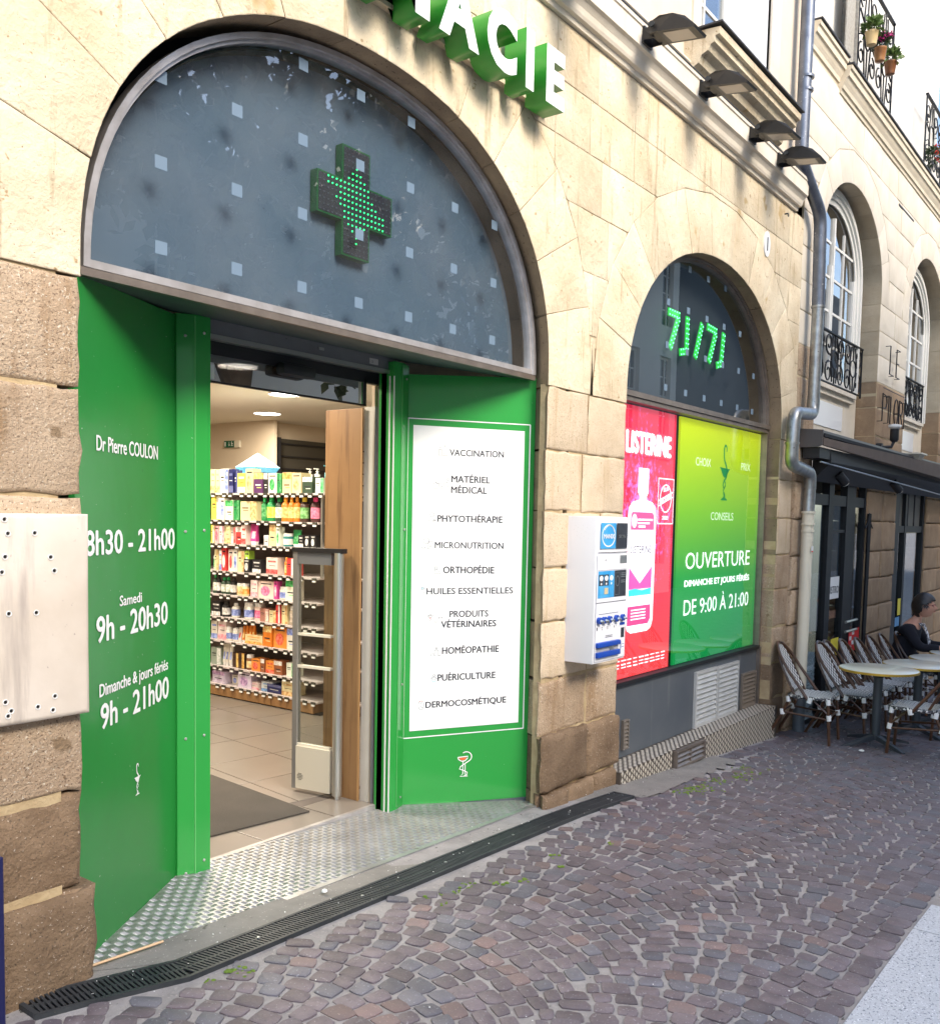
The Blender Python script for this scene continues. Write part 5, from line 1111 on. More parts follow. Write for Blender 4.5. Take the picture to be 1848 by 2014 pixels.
PROD = [(1,6.257,0.056,0.19,'box','cream'),(1,6.202,0.056,0.189,'box','cream'),(1,6.091,0.106,0.193,'box','white'),(1,6.029,0.063,0.189,'box','navy'),(1,5.987,0.039,0.18,'box','navy'),(1,5.88,0.102,0.155,'box','yellow'),(1,5.789,0.089,0.188,'box','cream'),(1,5.681,0.107,0.158,'box','purple'),(1,5.626,0.052,0.155,'box','black'),(1,5.525,0.097,0.151,'box','whitegreen'),(1,5.466,0.056,0.147,'box','green'),(1,5.359,0.103,0.154,'box','orangecream'),(1,5.248,0.107,0.15,'box','cream'),(1,5.135,0.109,0.121,'box','darkgreen'),(1,5.022,0.085,0.11,'box','greenwhite'),(2,6.193,0.117,0.191,'box','yellow'),(2,6.133,0.058,0.175,'box','white'),(2,6.036,0.095,0.159,'box','whitegreen'),(2,5.961,0.071,0.157,'box','green'),(2,5.75,0.203,0.149,'box','cream'),(2,5.66,0.059,0.179,'bottle','green'),(2,5.578,0.08,0.185,'bottle','greenyellow'),(2,5.485,0.088,0.182,'bottle','darkgreen'),(2,5.41,0.072,0.185,'bottle','orange'),(2,5.35,0.058,0.185,'bottle','orange'),(2,5.292,0.056,0.186,'bottle','orange'),(2,5.21,0.078,0.183,'bottle','yellowdark'),(2,5.098,0.108,0.184,'bottle','pinkdark'),(3,6.27,0.039,0.144,'box','yellow'),(3,6.209,0.059,0.139,'box','pink'),(3,6.151,0.057,0.138,'box','pinkwhite'),(3,6.073,0.075,0.145,'box','cream'),(3,6.01,0.061,0.133,'box','redwhite'),(3,5.94,0.068,0.14,'box','red'),(3,5.874,0.061,0.152,'box','redwhite'),(3,5.769,0.087,0.162,'tube','magenta'),(3,5.61,0.055,0.079,'box','clear'),(3,5.533,0.075,0.164,'box','cream'),(3,5.48,0.046,0.145,'box','greenwhite'),(3,5.388,0.089,0.098,'jar','teal'),(3,5.284,0.089,0.128,'tube','green'),(3,5.221,0.061,0.09,'box','black'),(3,5.159,0.06,0.091,'box','black'),(3,5.101,0.055,0.093,'box','black'),(4,6.269,0.039,0.154,'bottle','greenwhite'),(4,6.217,0.05,0.167,'box','cream'),(4,6.181,0.034,0.163,'box','white'),(4,6.122,0.057,0.181,'box','red'),(4,6.039,0.059,0.173,'box','redwhite'),(4,5.98,0.057,0.175,'box','white'),(4,5.902,0.074,0.167,'box','cream'),(4,5.841,0.059,0.17,'box','lime'),(4,5.828,0.073,0.105,'box','black'),(4,5.7,0.104,0.105,'box','black'),(4,5.504,0.136,0.128,'box','redwhite'),(4,5.409,0.038,0.135,'bottle','orange'),(4,5.311,0.096,0.132,'box','red'),(5,6.26,0.048,0.15,'bottle','darkgreen'),(5,6.217,0.042,0.152,'bottle','black'),(5,6.144,0.064,0.133,'bottle','darkgreen'),(5,6.089,0.054,0.137,'bottle','darkgreen'),(5,6.025,0.062,0.137,'bottle','black'),(5,5.938,0.075,0.096,'jar','cream'),(5,5.872,0.064,0.097,'jar','orangecream'),(5,5.734,0.081,0.131,'box','pinkwhite'),(5,5.561,0.172,0.131,'box','pinkcream'),(5,5.514,0.043,0.137,'box','magenta'),(5,5.426,0.087,0.099,'jar','white'),(5,5.317,0.105,0.154,'box','whitegreen'),(6,6.199,0.109,0.118,'box','black'),(6,6.113,0.073,0.126,'bottle','black'),(6,6.004,0.076,0.117,'bottle','white'),(6,5.826,0.098,0.134,'jar','white'),(6,5.709,0.113,0.137,'jar','pinkcream'),(6,5.606,0.099,0.102,'box','brownpink'),(6,5.528,0.076,0.093,'box','cream'),(6,5.47,0.05,0.143,'box','red'),(6,5.398,0.069,0.147,'box','cream'),(6,5.311,0.083,0.145,'jar','taupe'),(7,6.234,0.074,0.145,'box','white'),(7,6.113,0.112,0.151,'box','pinkwhite'),(7,6.07,0.064,0.11,'jar','white'),(7,5.986,0.083,0.105,'jar','white'),(7,5.94,0.042,0.116,'tube','redwhite'),(7,5.903,0.035,0.131,'tube','orange'),(7,5.866,0.035,0.137,'tube','orange'),(7,5.828,0.037,0.143,'tube','orange'),(7,5.789,0.037,0.146,'tube','orange'),(7,5.676,0.206,0.073,'box','orangecream'),(7,5.558,0.112,0.163,'box','orange'),(7,5.396,0.154,0.162,'box','orangered'),(7,5.31,0.083,0.164,'box','white'),(8,6.185,0.122,0.139,'box','sage'),(8,6.142,0.039,0.176,'tube','white'),(8,6.095,0.045,0.18,'tube','white'),(8,6.049,0.045,0.184,'tube','white'),(8,5.968,0.076,0.119,'box','brownblack'),(8,5.89,0.077,0.127,'box','brownblack'),(8,5.816,0.07,0.119,'jar','brown'),(8,5.702,0.105,0.097,'box','orangered'),(8,5.647,0.053,0.106,'box','brownred'),(8,5.548,0.096,0.098,'box','orangered'),(8,5.455,0.091,0.108,'box','brownred'),(8,5.311,0.098,0.105,'box','greenwhite'),(9,6.129,0.165,0.097,'box','lilac'),(9,6.022,0.081,0.075,'box','white'),(9,5.968,0.052,0.078,'box','white'),(9,5.803,0.161,0.124,'box','lilac'),(9,5.888,0.096,0.044,'box','white'),(9,5.713,0.171,0.058,'box','pinkwhite'),(9,5.57,0.123,0.078,'box','bluewhite'),(9,5.453,0.172,0.068,'box','navy'),(9,5.313,0.137,0.111,'box','cream')]
ORD = ['top', 'second', 'third', 'fourth', 'fifth', 'sixth', 'seventh', 'eighth', 'bottom']
NO = ['first', 'second', 'third', 'fourth', 'fifth', 'sixth', 'seventh', 'eighth', 'ninth', 'tenth', 'eleventh', 'twelfth', 'thirteenth', 'fourteenth', 'fifteenth']
KN = {'box': 'carton', 'bottle': 'bottle', 'jar': 'jar', 'tube': 'tube'}
cnt = {}
blackcap = mat('product_cap_black', (.03, .03, .03), .4); whitecap = mat('product_cap_white', (.8, .8, .78), .35); CAPM = {}
for (r_, y, w_, h, k, c) in PROD:
    n_ = cnt.get(r_, 0); cnt[r_] = n_ + 1
    z = SH[r_]; x0 = 4.865 + R.uniform(0, .012) + (.05 if (r_ == 9 and c == 'white') else 0); dpt = min(.16, max(.05, w_ * .9)); h = min(h, .192)
    O = (x0 + dpt / 2, y + w_ / 2, z)
    mb = MB(); mats = [pm(c, 0), pm(c, 1), T['ink'], whitecap]
    W = w_ / 2 - .002; D = dpt / 2
    if k == 'box':
        mb.box(-D, D, -W, W, 0, h)
        f = -D - .0008
        def fq(a0, a1, b0, b1, mi): mb.add([(f, W * a0, h * b0), (f, W * a1, h * b0), (f, W * a1, h * b1), (f, W * a0, h * b1)], [(0, 1, 2, 3)], mi)
        pat = R.randrange(4)
        if pat == 0: fq(-1, 1, 0.02, .30, 1); fq(-.7, .7, .72, .82, 1); fq(-.6, .5, .5, .53, 2)
        elif pat == 1: fq(-1, 1, .68, .98, 1); fq(-.6, .6, .36, .42, 2); fq(-.7, .3, .24, .28, 1)
        elif pat == 2:
            mb.add([(f, W * .1 + W * .62 * math.cos(t * PI / 6), h * .42 + h * .3 * math.sin(t * PI / 6)) for t in range(12)], [tuple(range(12))], 1); fq(-.7, .7, .82, .88, 2)
        else: fq(-1, -.2, .02, .98, 1); fq(0, .8, .62, .68, 2); fq(0, .7, .5, .53, 2)
        if c in ('black', 'navy', 'purple'): mb.m = [3 if m_ == 2 else m_ for m_ in mb.m]
    elif k in ('bottle', 'jar'):
        r = min(W, .036 if k == 'bottle' else .045); 
        if k == 'bottle': pf_ = [(r * .95, 0), (r, .005), (r, h * .66), (r * .8, h * .75), (r * .42, h * .80), (r * .42, h * .82)]; cp = [(r * .52, h * .82), (r * .52, h * .98), (r * .42, h)]
        else: pf_ = [(r * .95, 0), (r, .005), (r, h * .72), (r * .85, h * .78)]; cp = [(r * .92, h * .78), (r * .92, h * .98), (r * .8, h)]
        mb.lathe(pf_, (0, 0, 0), 14, 0); mb.lathe([(r * 1.012, h * .14), (r * 1.012, h * .58)], (0, 0, 0), 14, 1); mb.lathe(cp, (0, 0, 0), 12, 2)
        if c not in CAPM: CAPM[c] = mat('product_cap_' + c, CAP[c], .35) if c in CAP else (blackcap if c in ('black',) else whitecap)
        mats[2] = CAPM[c]
    else:
        mb.hexa([(-.012, -W * .6, 0), (.012, -W * .6, 0), (.012, W * .6, 0), (-.012, W * .6, 0), (-.016, -W * .7, h * .16), (.016, -W * .7, h * .16), (.016, W * .7, h * .16), (-.016, W * .7, h * .16)], 2)
        mb.hexa([(-.017, -W * .75, h * .16), (.017, -W * .75, h * .16), (.017, W * .75, h * .16), (-.017, W * .75, h * .16), (-.002, -W, h), (.002, -W, h), (.002, W, h), (-.002, W, h)], 0)
        mb.add([(-.0165, -W * .5, h * .3), (-.0165, W * .5, h * .3), (-.0065, W * .5, h * .72), (-.0065, -W * .5, h * .72)], [(0, 1, 2, 3)], 1); mats[2] = whitecap
    o = mb.build(KN[k], mats, None, world=False, smooth=(k != 'box'), loc=O); o.rotation_euler = (0, 0, R.uniform(-.06, .06))
    nm = CN.get(c, c)
    tag(o, '%s %s on the %s shelf of the shop unit, %s from the left' % (nm, KN[k], ORD[r_ - 1], NO[n_] if n_ < 15 else 'last'), KN[k], 'goods on the shop shelves')
# second row items behind, darker end bay
eb = thing('end_bay', 'dark end bay with small shelves seen through the clear panel of the security gate', 'shelving', (5.0, 4.9, 0))
MB().box(5.05, 5.08, 4.55, 5.02, 0, 1.6).build('back_board', T['black'], eb)
for z in (.10, .35, .56, .80, 1.02, 1.25): MB().box(4.90, 5.05, 4.70, 5.01, z, z + .012).build('shelf', T['shelf'], eb)
for i, (y, z, h, w_, c, lb) in enumerate(((4.86, .112, .10, .10, 'redwhite', 'white carton with pink figures at the bottom of the dark end bay'), (4.88, .812, .12, .08, 'orange', 'orange carton behind the gate on the upper half of the end bay'), (4.80, .362, .10, .12, 'pinkwhite', 'white pouch low behind the gate in the end bay'), (4.90, .572, .12, .07, 'bluewhite', 'pale blue pack behind the gate in the end bay'), (4.92, 1.032, .15, .06, 'clear', 'hanging clear blister pack high behind the gate'))):
    o = MB().box(-.04, .04, -w_ / 2, w_ / 2, 0, h).add([(-.0408, -w_ * .4, h * .2), (-.0408, w_ * .4, h * .2), (-.0408, w_ * .4, h * .6), (-.0408, -w_ * .4, h * .6)], [(0, 1, 2, 3)], 1).build('carton', [pm(c, 0), pm(c, 1)], None, world=False, loc=(4.95, y, z)); tag(o, lb, 'carton')
# behind the top shelf: row of pump bottles, pyramid display
for i, (y, h) in enumerate(((5.10, .13), (5.17, .12), (5.28, .10), (5.36, .10))):
    o = MB().lathe([(.02, 0), (.022, .004), (.022, h * .6), (.008, h * .68), (.008, h * .8), (.012, h * .8), (.012, h * .86), (.004, h * .88), (.004, h), (.014, h), (.014, h * 1.05)], (0, 0, 0), 12).add([(-.035, -.004, h), (-.035, .004, h), (0, .004, h), (0, -.004, h), (-.035, -.004, h + .008), (-.035, .004, h + .008), (0, .004, h + .008), (0, -.004, h + .008)], [(0, 1, 2, 3), (4, 5, 6, 7), (0, 1, 5, 4), (1, 2, 6, 5), (0, 3, 7, 4)]).build('pump_bottle', mat('pump_%d' % i, [(.10, .45, .50), (.12, .42, .50), (.75, .75, .72), (.72, .72, .70)][i], .35), None, world=False, smooth=True, loc=(5.06, y, 1.74))
    tag(o, ['pale blue pump bottle at the right end behind the top shelf', 'pale blue pump bottle second from the right behind the top shelf', 'white pump bottle behind the dark green carton on top', 'white pump bottle farthest left of the four pump bottles'][i], 'pump bottle', 'pump bottles behind the top shelf')
tl = MB().bbox(4.99, 5.22, 5.05, 5.72, 1.66, 1.74, .004).build('storage_tray', T['ring']); tag(tl, 'long pale storage tray behind the cartons on the top shelf', 'tray')
py = thing('pyramid_display', 'pale blue and white cardboard pyramid on top of the shelving unit', 'display', (5.1, 6.02, 1.74))
B_ = [(4.99, 5.90), (5.21, 5.87), (5.21, 6.14), (4.99, 6.16)]; ap_ = (5.1, 6.015, 1.985)
lb_ = mat('pale_blue_card', (.22, .52, .68), .5, c2=(.68, .78, .80), nscale=6)
MB().add([(x, y, 1.868) for x, y in B_] + [ap_], [(0, 1, 4), (1, 2, 4), (2, 3, 4), (3, 0, 4), (3, 2, 1, 0)]).build('pyramid', lb_, py)
MB().add([(x, y, 1.866) for x, y in B_] + [(x * .5 + 2.55, y * .4 + 3.61, 1.74) for x, y in B_], [(0, 1, 5, 4), (1, 2, 6, 5), (2, 3, 7, 6), (3, 0, 4, 7), (4, 5, 6, 7)]).build('foot', mat('sky_blue_card', (.08, .36, .62), .5), py)
q = [[(-.09 + i * .03, .025 + .0 * i), (-.075 + i * .03, .025), (-.075 + i * .03, .04), (-.09 + i * .03, .04)] for i in range(3)]
MB().add([(4.985, 6.12 - i * .028, 1.888 + j * .02) for i in range(3) for j in range(1)] , []).build('marks', T['ink'], py) if False else None
es = thing('exit_sign', 'small green emergency exit sign with white running figure and arrow on the beige wall', 'sign', (6.5, 8.1, 2.22))
MB().box(6.495, 6.515, 8.03, 8.20, 2.188, 2.258).build('panel', mat('exit_green', (.0, .10, .05), .4), es)
MB().box(6.49, 6.518, 7.95, 8.028, 2.185, 2.255).build('lamp_end', T['creamplast'], es)
ew = MB(); 
def eq(pts): ew.add([(6.4935, 8.20 - s, 2.188 + z) for s, z in pts], [tuple(range(len(pts)))])
for p in stroke([(.085, .058), (.085, .018)], .006) + stroke([(.072, .030), (.085, .014), (.098, .030)], .005) + stroke([(.120, .048), (.135, .042), (.130, .028), (.142, .012)], .007) + stroke([(.130, .028), (.118, .012)], .006) + stroke([(.120, .040), (.148, .036)], .005): eq(p)
eq([(.128 + .006 * math.cos(t), .056 + .006 * math.sin(t)) for t in (0, 1, 2, 3, 4, 5)]); eq([(.012, .012), (.030, .012), (.030, .058), (.012, .058)])
ew.build('pictogram', T['vinyl'], es)
# dark louvred unit in the recess at the back
du = thing('dark_wall_unit', 'dark wall unit with horizontal rails in the recess behind the shelving', 'cabinet', (7.2, 7.6, 0))
MB().box(6.60, 7.95, 7.55, 7.60, 0, 2.28).build('back', mat('dark_brown_board', (.05, .045, .035), .5), du)
for i in range(6): MB().box(6.62, 7.95, 7.53, 7.549, 2.22 - i * .13, 2.235 - i * .13).build('rail', T['black'], du)
MB().box(6.60, 6.62, 7.44, 7.55, 0, 2.28).build('post', T['black'], du)
MB().box(6.56, 8.0, 7.62, 7.66, 0, 2.45).build('shop_wall', T['wallin'], kind='structure')
dx_ = tag(MB().bbox(6.47, 6.52, 7.52, 7.59, 1.72, 1.86, .01).build('dispenser', T['creamplast']), 'small cream dispenser on the beige wall behind the blue pyramid', 'dispenser')
def downlight(x, y, r, lb, pw):
    t = thing('downlight', lb, 'ceiling light', (x, y, 2.45), group='round ceiling downlights in the shop')
    MB().tube([(x + r * math.cos(k * PI / 12), y + r * math.sin(k * PI / 12), 2.447) for k in range(24)], .008, 6, closed=True).build('ring', T['ring'], t, smooth=True)
    MB().add([(x + r * .95 * math.cos(k * PI / 12), y + r * .95 * math.sin(k * PI / 12), 2.4455) for k in range(24)], [tuple(range(24))[::-1]]).build('lens', T['downlight'], t)
    l = bpy.data.lights.new('downlight_lamp', 'AREA'); l.shape = 'DISK'; l.size = r * 2; l.energy = pw; l.color = (1, .88, .70); lo = bpy.data.objects.new('downlight_lamp', l); col.objects.link(lo); lo.location = (x, y, 2.435)
for x, y, r, lb, pw in ((6.05, 7.0, .13, 'lit round downlight in the open ceiling above the back of the shelving', 14), (5.15, 5.75, .13, 'lit round downlight half hidden by the glass above the door', 12), (4.15, 6.4, .13, 'lit round downlight over the aisle near the shelving', 14), (4.0, 4.9, .13, 'lit round downlight over the aisle near the door', 14), (3.0, 4.1, .13, 'lit round downlight over the entrance mat', 11), (2.6, 6.0, .13, 'lit round downlight hidden by the left door post', 11)): downlight(x, y, r, lb, pw)
# ================================================= DOWNPIPE
dp = thing('downpipe', 'long rain pipe between the facades, dark zinc above, cream cast lower part', 'downpipe', (8.18, 2.55, zg(8.2)))
def seg(pts, r, m, nm='pipe_section'):
    return MB().tube(pts, r, 16).build(nm, m, dp, smooth=True)
def bend(P, rr=.07, n=5):
    out = [Vector(P[0])]
    for i in range(1, len(P) - 1):
        p, a, b = Vector(P[i]), (Vector(P[i - 1]) - Vector(P[i])).normalized(), (Vector(P[i + 1]) - Vector(P[i])).normalized()
        for k in range(n + 1):
            t = k / n; out.append(((p + a * rr) * (1 - t) + p * t) * (1 - t) + (p * (1 - t) + (p + b * rr) * t) * t)
    out.append(Vector(P[-1])); return out
seg(bend([(7.66, 2.56, 7.5), (7.645, 2.56, 4.36), (8.175, 2.555, 4.08), (8.205, 2.55, 3.33)], .10), .052, T['zinc'])
seg([(8.205, 2.55, 3.335), (8.195, 2.55, 2.56)], .050, T['galv'])
seg(bend([(8.195, 2.55, 2.57), (8.19, 2.55, 2.43), (7.72, 2.55, 2.40), (7.70, 2.55, 2.15)], .075), .052, T['galv'])
seg(bend([(7.70, 2.55, 2.16), (7.695, 2.55, 1.98), (8.19, 2.55, 1.94), (8.20, 2.55, 1.80)], .075), .052, T['galv'])
seg([(8.20, 2.55, 1.81), (8.19, 2.55, 1.60)], .050, T['galv'])
seg([(8.19, 2.55, 1.62), (8.185, 2.55, .02)], .049, T['creampipe']); seg([(8.185, 2.55, .03), (8.18, 2.55, zg(8.2) - .02)], .051, mat('grey_painted_foot', (.10, .12, .14), .5))
for z, x, r in ((5.0, 7.655, .060), (4.9, 7.655, .057), (3.33, 8.205, .058), (2.15, 7.70, .058), (1.60, 8.19, .060), (1.50, 8.19, .058), (1.44, 8.19, .054)): MB().tube([(x, 2.55, z - .009), (x, 2.55, z + .009)], r, 16).build('collar', T['zinc'] if z > 4 else T['galv'] if z > 1.7 else T['creampipe'], dp, smooth=True)
MB().tube([(7.64, 2.60, 4.4), (7.64, 2.60, 2.0)], .004, 5).build('cable', T['black'], dp) if False else None
sk_ = MB().box(8.15, 8.20, 2.497, 2.4985, 1.262, 1.312).build('sticker', T['white'], dp); MB().box(8.15, 8.20, 2.4965, 2.497, 1.262, 1.272).build('sticker_band', T['red'], sk_)
# ================================================= CAFE BUILDING
cafe = thing('cafe_building', 'pale stone building beyond the downpipe with arched upper windows and a cafe under an awning', 'building', (10.5, 2.65, -.4))
ZK = [-.9, -.6, -.27, .03, .33, .63, .93, 1.22, 1.54, 1.86, 2.19, 2.45, 2.75, 3.02, 3.30, 3.55, 3.83, 4.12, 4.42, 4.72, 5.03, 5.37]
T['sandb'] = mat('brown_sandstone', (.36, .25, .15), .9, c2=(.26, .17, .10), nscale=5, streak=((.42, .30, .18), 1.4, .58, (4, 4, 4)), speck=[(110, .66, (.18, .12, .08))], bump=[(16, .4, .01), (90, .5, .003)], rnd=.16)
T['quoin'] = mat('pale_buff_stone', (.58, .50, .37), .88, c2=(.66, .58, .45), nscale=4, speck=[(90, .69, (.35, .27, .18))], bump=[(16, .3, .006), (90, .5, .003)], rnd=.12)
def mk(a, x):
    if a < 3.0: return T['sandb'] if not (8.0 < x < 8.4) else T['tan']
    return T['whitestone']
def gk(a): return (.004, .006, .002, .004) if a < 3 else (.002, .003, .001, .002)
oa = voussoirs(arch3, .30, 9, cafe, T['whitestone'], YF, 3.0, 3.83); ob = voussoirs(arch4, .30, 9, cafe, T['whitestone'], YF, 3.0, 3.83)
course_fill(cafe, 8.05, 18.0, ZK, [(8.57, 10.63, 3.95), (11.875, 13.875, 3.95), (15.1, 17.1, 3.95)], [oa, ob], mk, YF, 3.0, .5, .8, gk)
core(8.05, 18.0, -.9, 5.37, [(8.562, 10.638, 3.95), (11.867, 13.883, 3.95), (15.1, 17.1, 3.95)], [arch3, arch4], T['mortar'], cafe, YF + .010, 2.98)
# lower piers are wider than the arches above them
for x0, x1 in ((8.05, 8.42), (10.40, 11.64), (13.24, 14.9)):
    for a, b in zip(ZK[1:11], ZK[2:12]):
        if b > 2.25: continue
        n = 1 if x1 - x0 < .5 else 2
        for i in range(n): slab(rect(x0 + (x1 - x0) * i / n, x0 + (x1 - x0) * (i + 1) / n, a, b), YF - .03, 2.98, 'stone_block', T['sandb'] if x0 > 9 else T['tan'], cafe, .005, .009, .003, .006)
cp_ = [(2.70, 5.33), (2.638, 5.335), (2.632, 5.365), (2.618, 5.37), (2.612, 5.40), (2.595, 5.43), (2.582, 5.46), (2.568, 5.465), (2.562, 5.515), (2.548, 5.52), (2.545, 5.55), (2.70, 5.557)]
MB().extr_x(cp_, 8.84, 18).build('cornice', T['quoin'], cafe); MB().extr_x([(y + .03 if y < 2.69 else y, z + .05) for y, z in cp_], 8.02, 8.838).build('cornice', T['quoin'], cafe)
MB().box(8.84, 18, 2.53, 2.71, 5.558, 5.572).build('cornice_flashing', T['ledge'], cafe); MB().box(8.02, 8.838, 2.56, 2.71, 5.608, 5.620).build('cornice_flashing', T['ledge'], cafe)
MB().box(8.02, 18, 2.72, 3.0, 5.50, 8.6).build('upper_wall', mat('bright_upper_stone', (.66, .63, .57), .85), cafe)
# slot-like ledge and upper shutters hint
MB().box(11.15, 11.85, 2.645, 2.652, 4.98, 5.0).build('recess_line', T['ledge'], cafe)
casement(cafe, 12.9, 14.0, 6.0, 8.4, 2.68, 2, 4, T['winpaint'])
# arched windows of the mezzanine
def arched_window(x0, x1, f, sill, parent, y=2.84):
    cx = (x0 + x1) / 2
    fr_ = sup(cx, (x1 - x0) / 2, 3.95, f, 2.0); mb = MB()
    for g0, g1, ya, yb in ((-.05, .0, y - .05, y), (-.09, -.05, y - .03, y), (-.14, -.09, y - .012, y)): arch_band(fr_, g0, g1, ya, yb, mb, 24)
    for s_ in (-1, 1):
        for a, b, ya in ((0, .05, y - .05), (.05, .09, y - .03), (.09, .14, y - .012)):
            xx = sorted((cx + s_ * ((x1 - x0) / 2 - a), cx + s_ * ((x1 - x0) / 2 - b))); mb.box(xx[0], xx[1], ya, y, sill, 3.95)
    w_ = mb.build('arched_window', T['winpaint'], parent, smooth=True)
    hw = (x1 - x0) / 2 - .14
    for s_ in (-1, 1):
        a, b = sorted((cx, cx + s_ * hw)); st = .045
        sash = MB(); sash.box(a + .004, a + st, y - .01, y + .03, sill, 4.45 if s_ > 0 else 3.95 + .55); sash.box(b - st, b - .004, y - .01, y + .03, sill, 4.0); sash.box(a + st, b - st, y - .01, y + .03, sill, sill + .09)
        so = sash.build('sash', T['winpaint'], w_)
        xm = (a + b) / 2; MB().box(xm - .012, xm + .012, y, y + .022, sill + .09, 4.38).build('glazing_bar', T['winpaint'], so)
        for z in (sill + .38, sill + .70, sill + 1.02, sill + 1.34): 
            if z < 4.35: MB().box(a + st, b - st, y + .002, y + .020, z - .012, z + .012).build('glazing_bar', T['winpaint'], so)
    P = [(x, y + .012, z) for x, z in [sup_pt(fr_, PI * i / 24, -.13) for i in range(25)]] + [(x0 + .13, y + .012, sill), (x1 - .13, y + .012, sill)]
    MB().add(P, [tuple(range(len(P)))]).build('pane', T['glassdark'], w_)
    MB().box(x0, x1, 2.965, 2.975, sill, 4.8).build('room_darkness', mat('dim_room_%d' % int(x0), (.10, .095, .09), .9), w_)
    return w_
aw1 = arched_window(8.60, 10.42, .74, 2.86, cafe); aw2 = arched_window(11.90, 13.70, .74, 2.86, cafe)
for x0, x1 in ((8.57, 10.63), (11.88, 13.87)):
    MB().box(x0, x1, 2.86, 2.98, 1.95, 2.86).build('apron_wall', T['whitestone'], cafe)
    MB().box(x0, x1 - .25, 2.79, 2.86, 2.81, 2.85).box(x0, x1 - .25, 2.82, 2.86, 2.76, 2.81).build('sill_moulding', T['whitestone'], cafe)
    MB().box(x0 + .1, x1 - .5, 2.853, 2.86, 2.46, 2.70).build('sunk_panel', T['ring'], cafe)
def spiral(cx, cz, r0, r1, a0, a1, n=16): return [(cx + (r0 + (r1 - r0) * i / n) * math.cos(math.radians(a0 + (a1 - a0) * i / n)), cz + (r0 + (r1 - r0) * i / n) * math.sin(math.radians(a0 + (a1 - a0) * i / n))) for i in range(n + 1)]
T['wrought'] = mat('wrought_iron', (.012, .013, .016), .5, .3)
def railing(parent, x0, x1, z0, z1, y, mods, nm='balconette_railing'):
    b = MB().box(x0, x1, y - .016, y + .016, z1 - .014, z1).box(x0, x1, y - .010, y + .010, z0, z0 + .012).box(x0, x0 + .014, y - .008, y + .008, z0 - .02, z1).box(x1 - .014, x1, y - .008, y + .008, z0 - .02, z1)
    rr = b.build(nm, T['wrought'], parent); W = (x1 - x0) / mods; H = z1 - z0
    for m_ in range(mods):
        c = x0 + W * (m_ + .5); cz = (z0 + z1) / 2; mb = MB()
        t3 = lambda pts, r=.0075: mb.tube([(x, y, z) for x, z in pts], r, 6)
        t3(arcpts(c, cz, W * .17, H * .17, 0, 360, 16), .008)
        for sx in (-1, 1):
            t3([(c + sx * (x - c), z) for x, z in spiral(c + W * .30, cz + H * .28, W * .17, W * .05, -90, 330)]); t3([(c + sx * (x - c), z) for x, z in spiral(c + W * .30, cz - H * .28, W * .17, W * .05, 90, -330)])
            t3([(c + sx * W * .42, cz + H * .12), (c + sx * W * .20, cz + H * .05), (c + sx * W * .10, cz + H * .44)]); t3([(c + sx * W * .42, cz - H * .12), (c + sx * W * .20, cz - H * .05), (c + sx * W * .10, cz - H * .44)])
        t3([(c, cz + H * .17), (c, cz + H * .47)]); t3([(c, cz - H * .17), (c, cz - H * .47)])
        mb.build('scroll_panel', T['wrought'], rr, smooth=True)
    return rr
bl1 = thing('balconette', 'black wrought iron balconette with scrolls on the first arched window beside the downpipe', 'railing', (9.6, 2.83, 2.85)); railing(bl1, 8.62, 10.56, 2.86, 3.355, 2.80, 3)
bl2 = thing('balconette', 'black wrought iron balconette with scrolls on the second arched window beyond the letters', 'railing', (12.9, 2.83, 2.85)); railing(bl2, 11.95, 13.62, 2.85, 3.345, 2.82, 3)
# upper balcony with flower pots
ub = thing('balcony_railing', 'tall black scrolled balcony railing above the cornice with three hanging flower pots', 'railing', (9.6, 2.57, 5.58))
railing(ub, 9.06, 10.30, 5.58, 6.50, 2.575, 2, 'front_railing')
mb = MB(); mb.box(9.045, 9.062, 2.575, 2.72, 5.58, 6.5); mb.box(8.80, 9.045, 2.60, 2.612, 5.63, 6.45); mb.build('side_screen', mat('reed_screen', (.40, .38, .33), .9, c2=(.25, .23, .20), nscale=40), ub)
ub2 = thing('balcony_railing', 'black scrolled balcony railing above the cornice at the right edge with red flowers', 'railing', (12.5, 2.57, 5.58)); railing(ub2, 11.85, 14.4, 5.58, 6.4, 2.575, 4, 'front_railing')
for y in (0,): pass
def leafball(mb, c, r, n, s, up=.5, mi=0):
    for _ in range(n):
        d = Vector((R.gauss(0, 1), R.gauss(0, 1), R.gauss(0, 1) + up)).normalized(); p = Vector(c) + d * r * R.uniform(.3, 1)
        t = (d + Vector((R.gauss(0, .4), R.gauss(0, .4), R.gauss(0, .4)))).normalized(); sd = t.cross(Vector((R.gauss(0, 1), R.gauss(0, 1), R.gauss(0, 1)))).normalized() * s * .35
        mb.add([p - t * s * .2, p + t * s * .4 + sd, p + t * s, p + t * s * .4 - sd], [(0, 1, 2, 3)], mi)
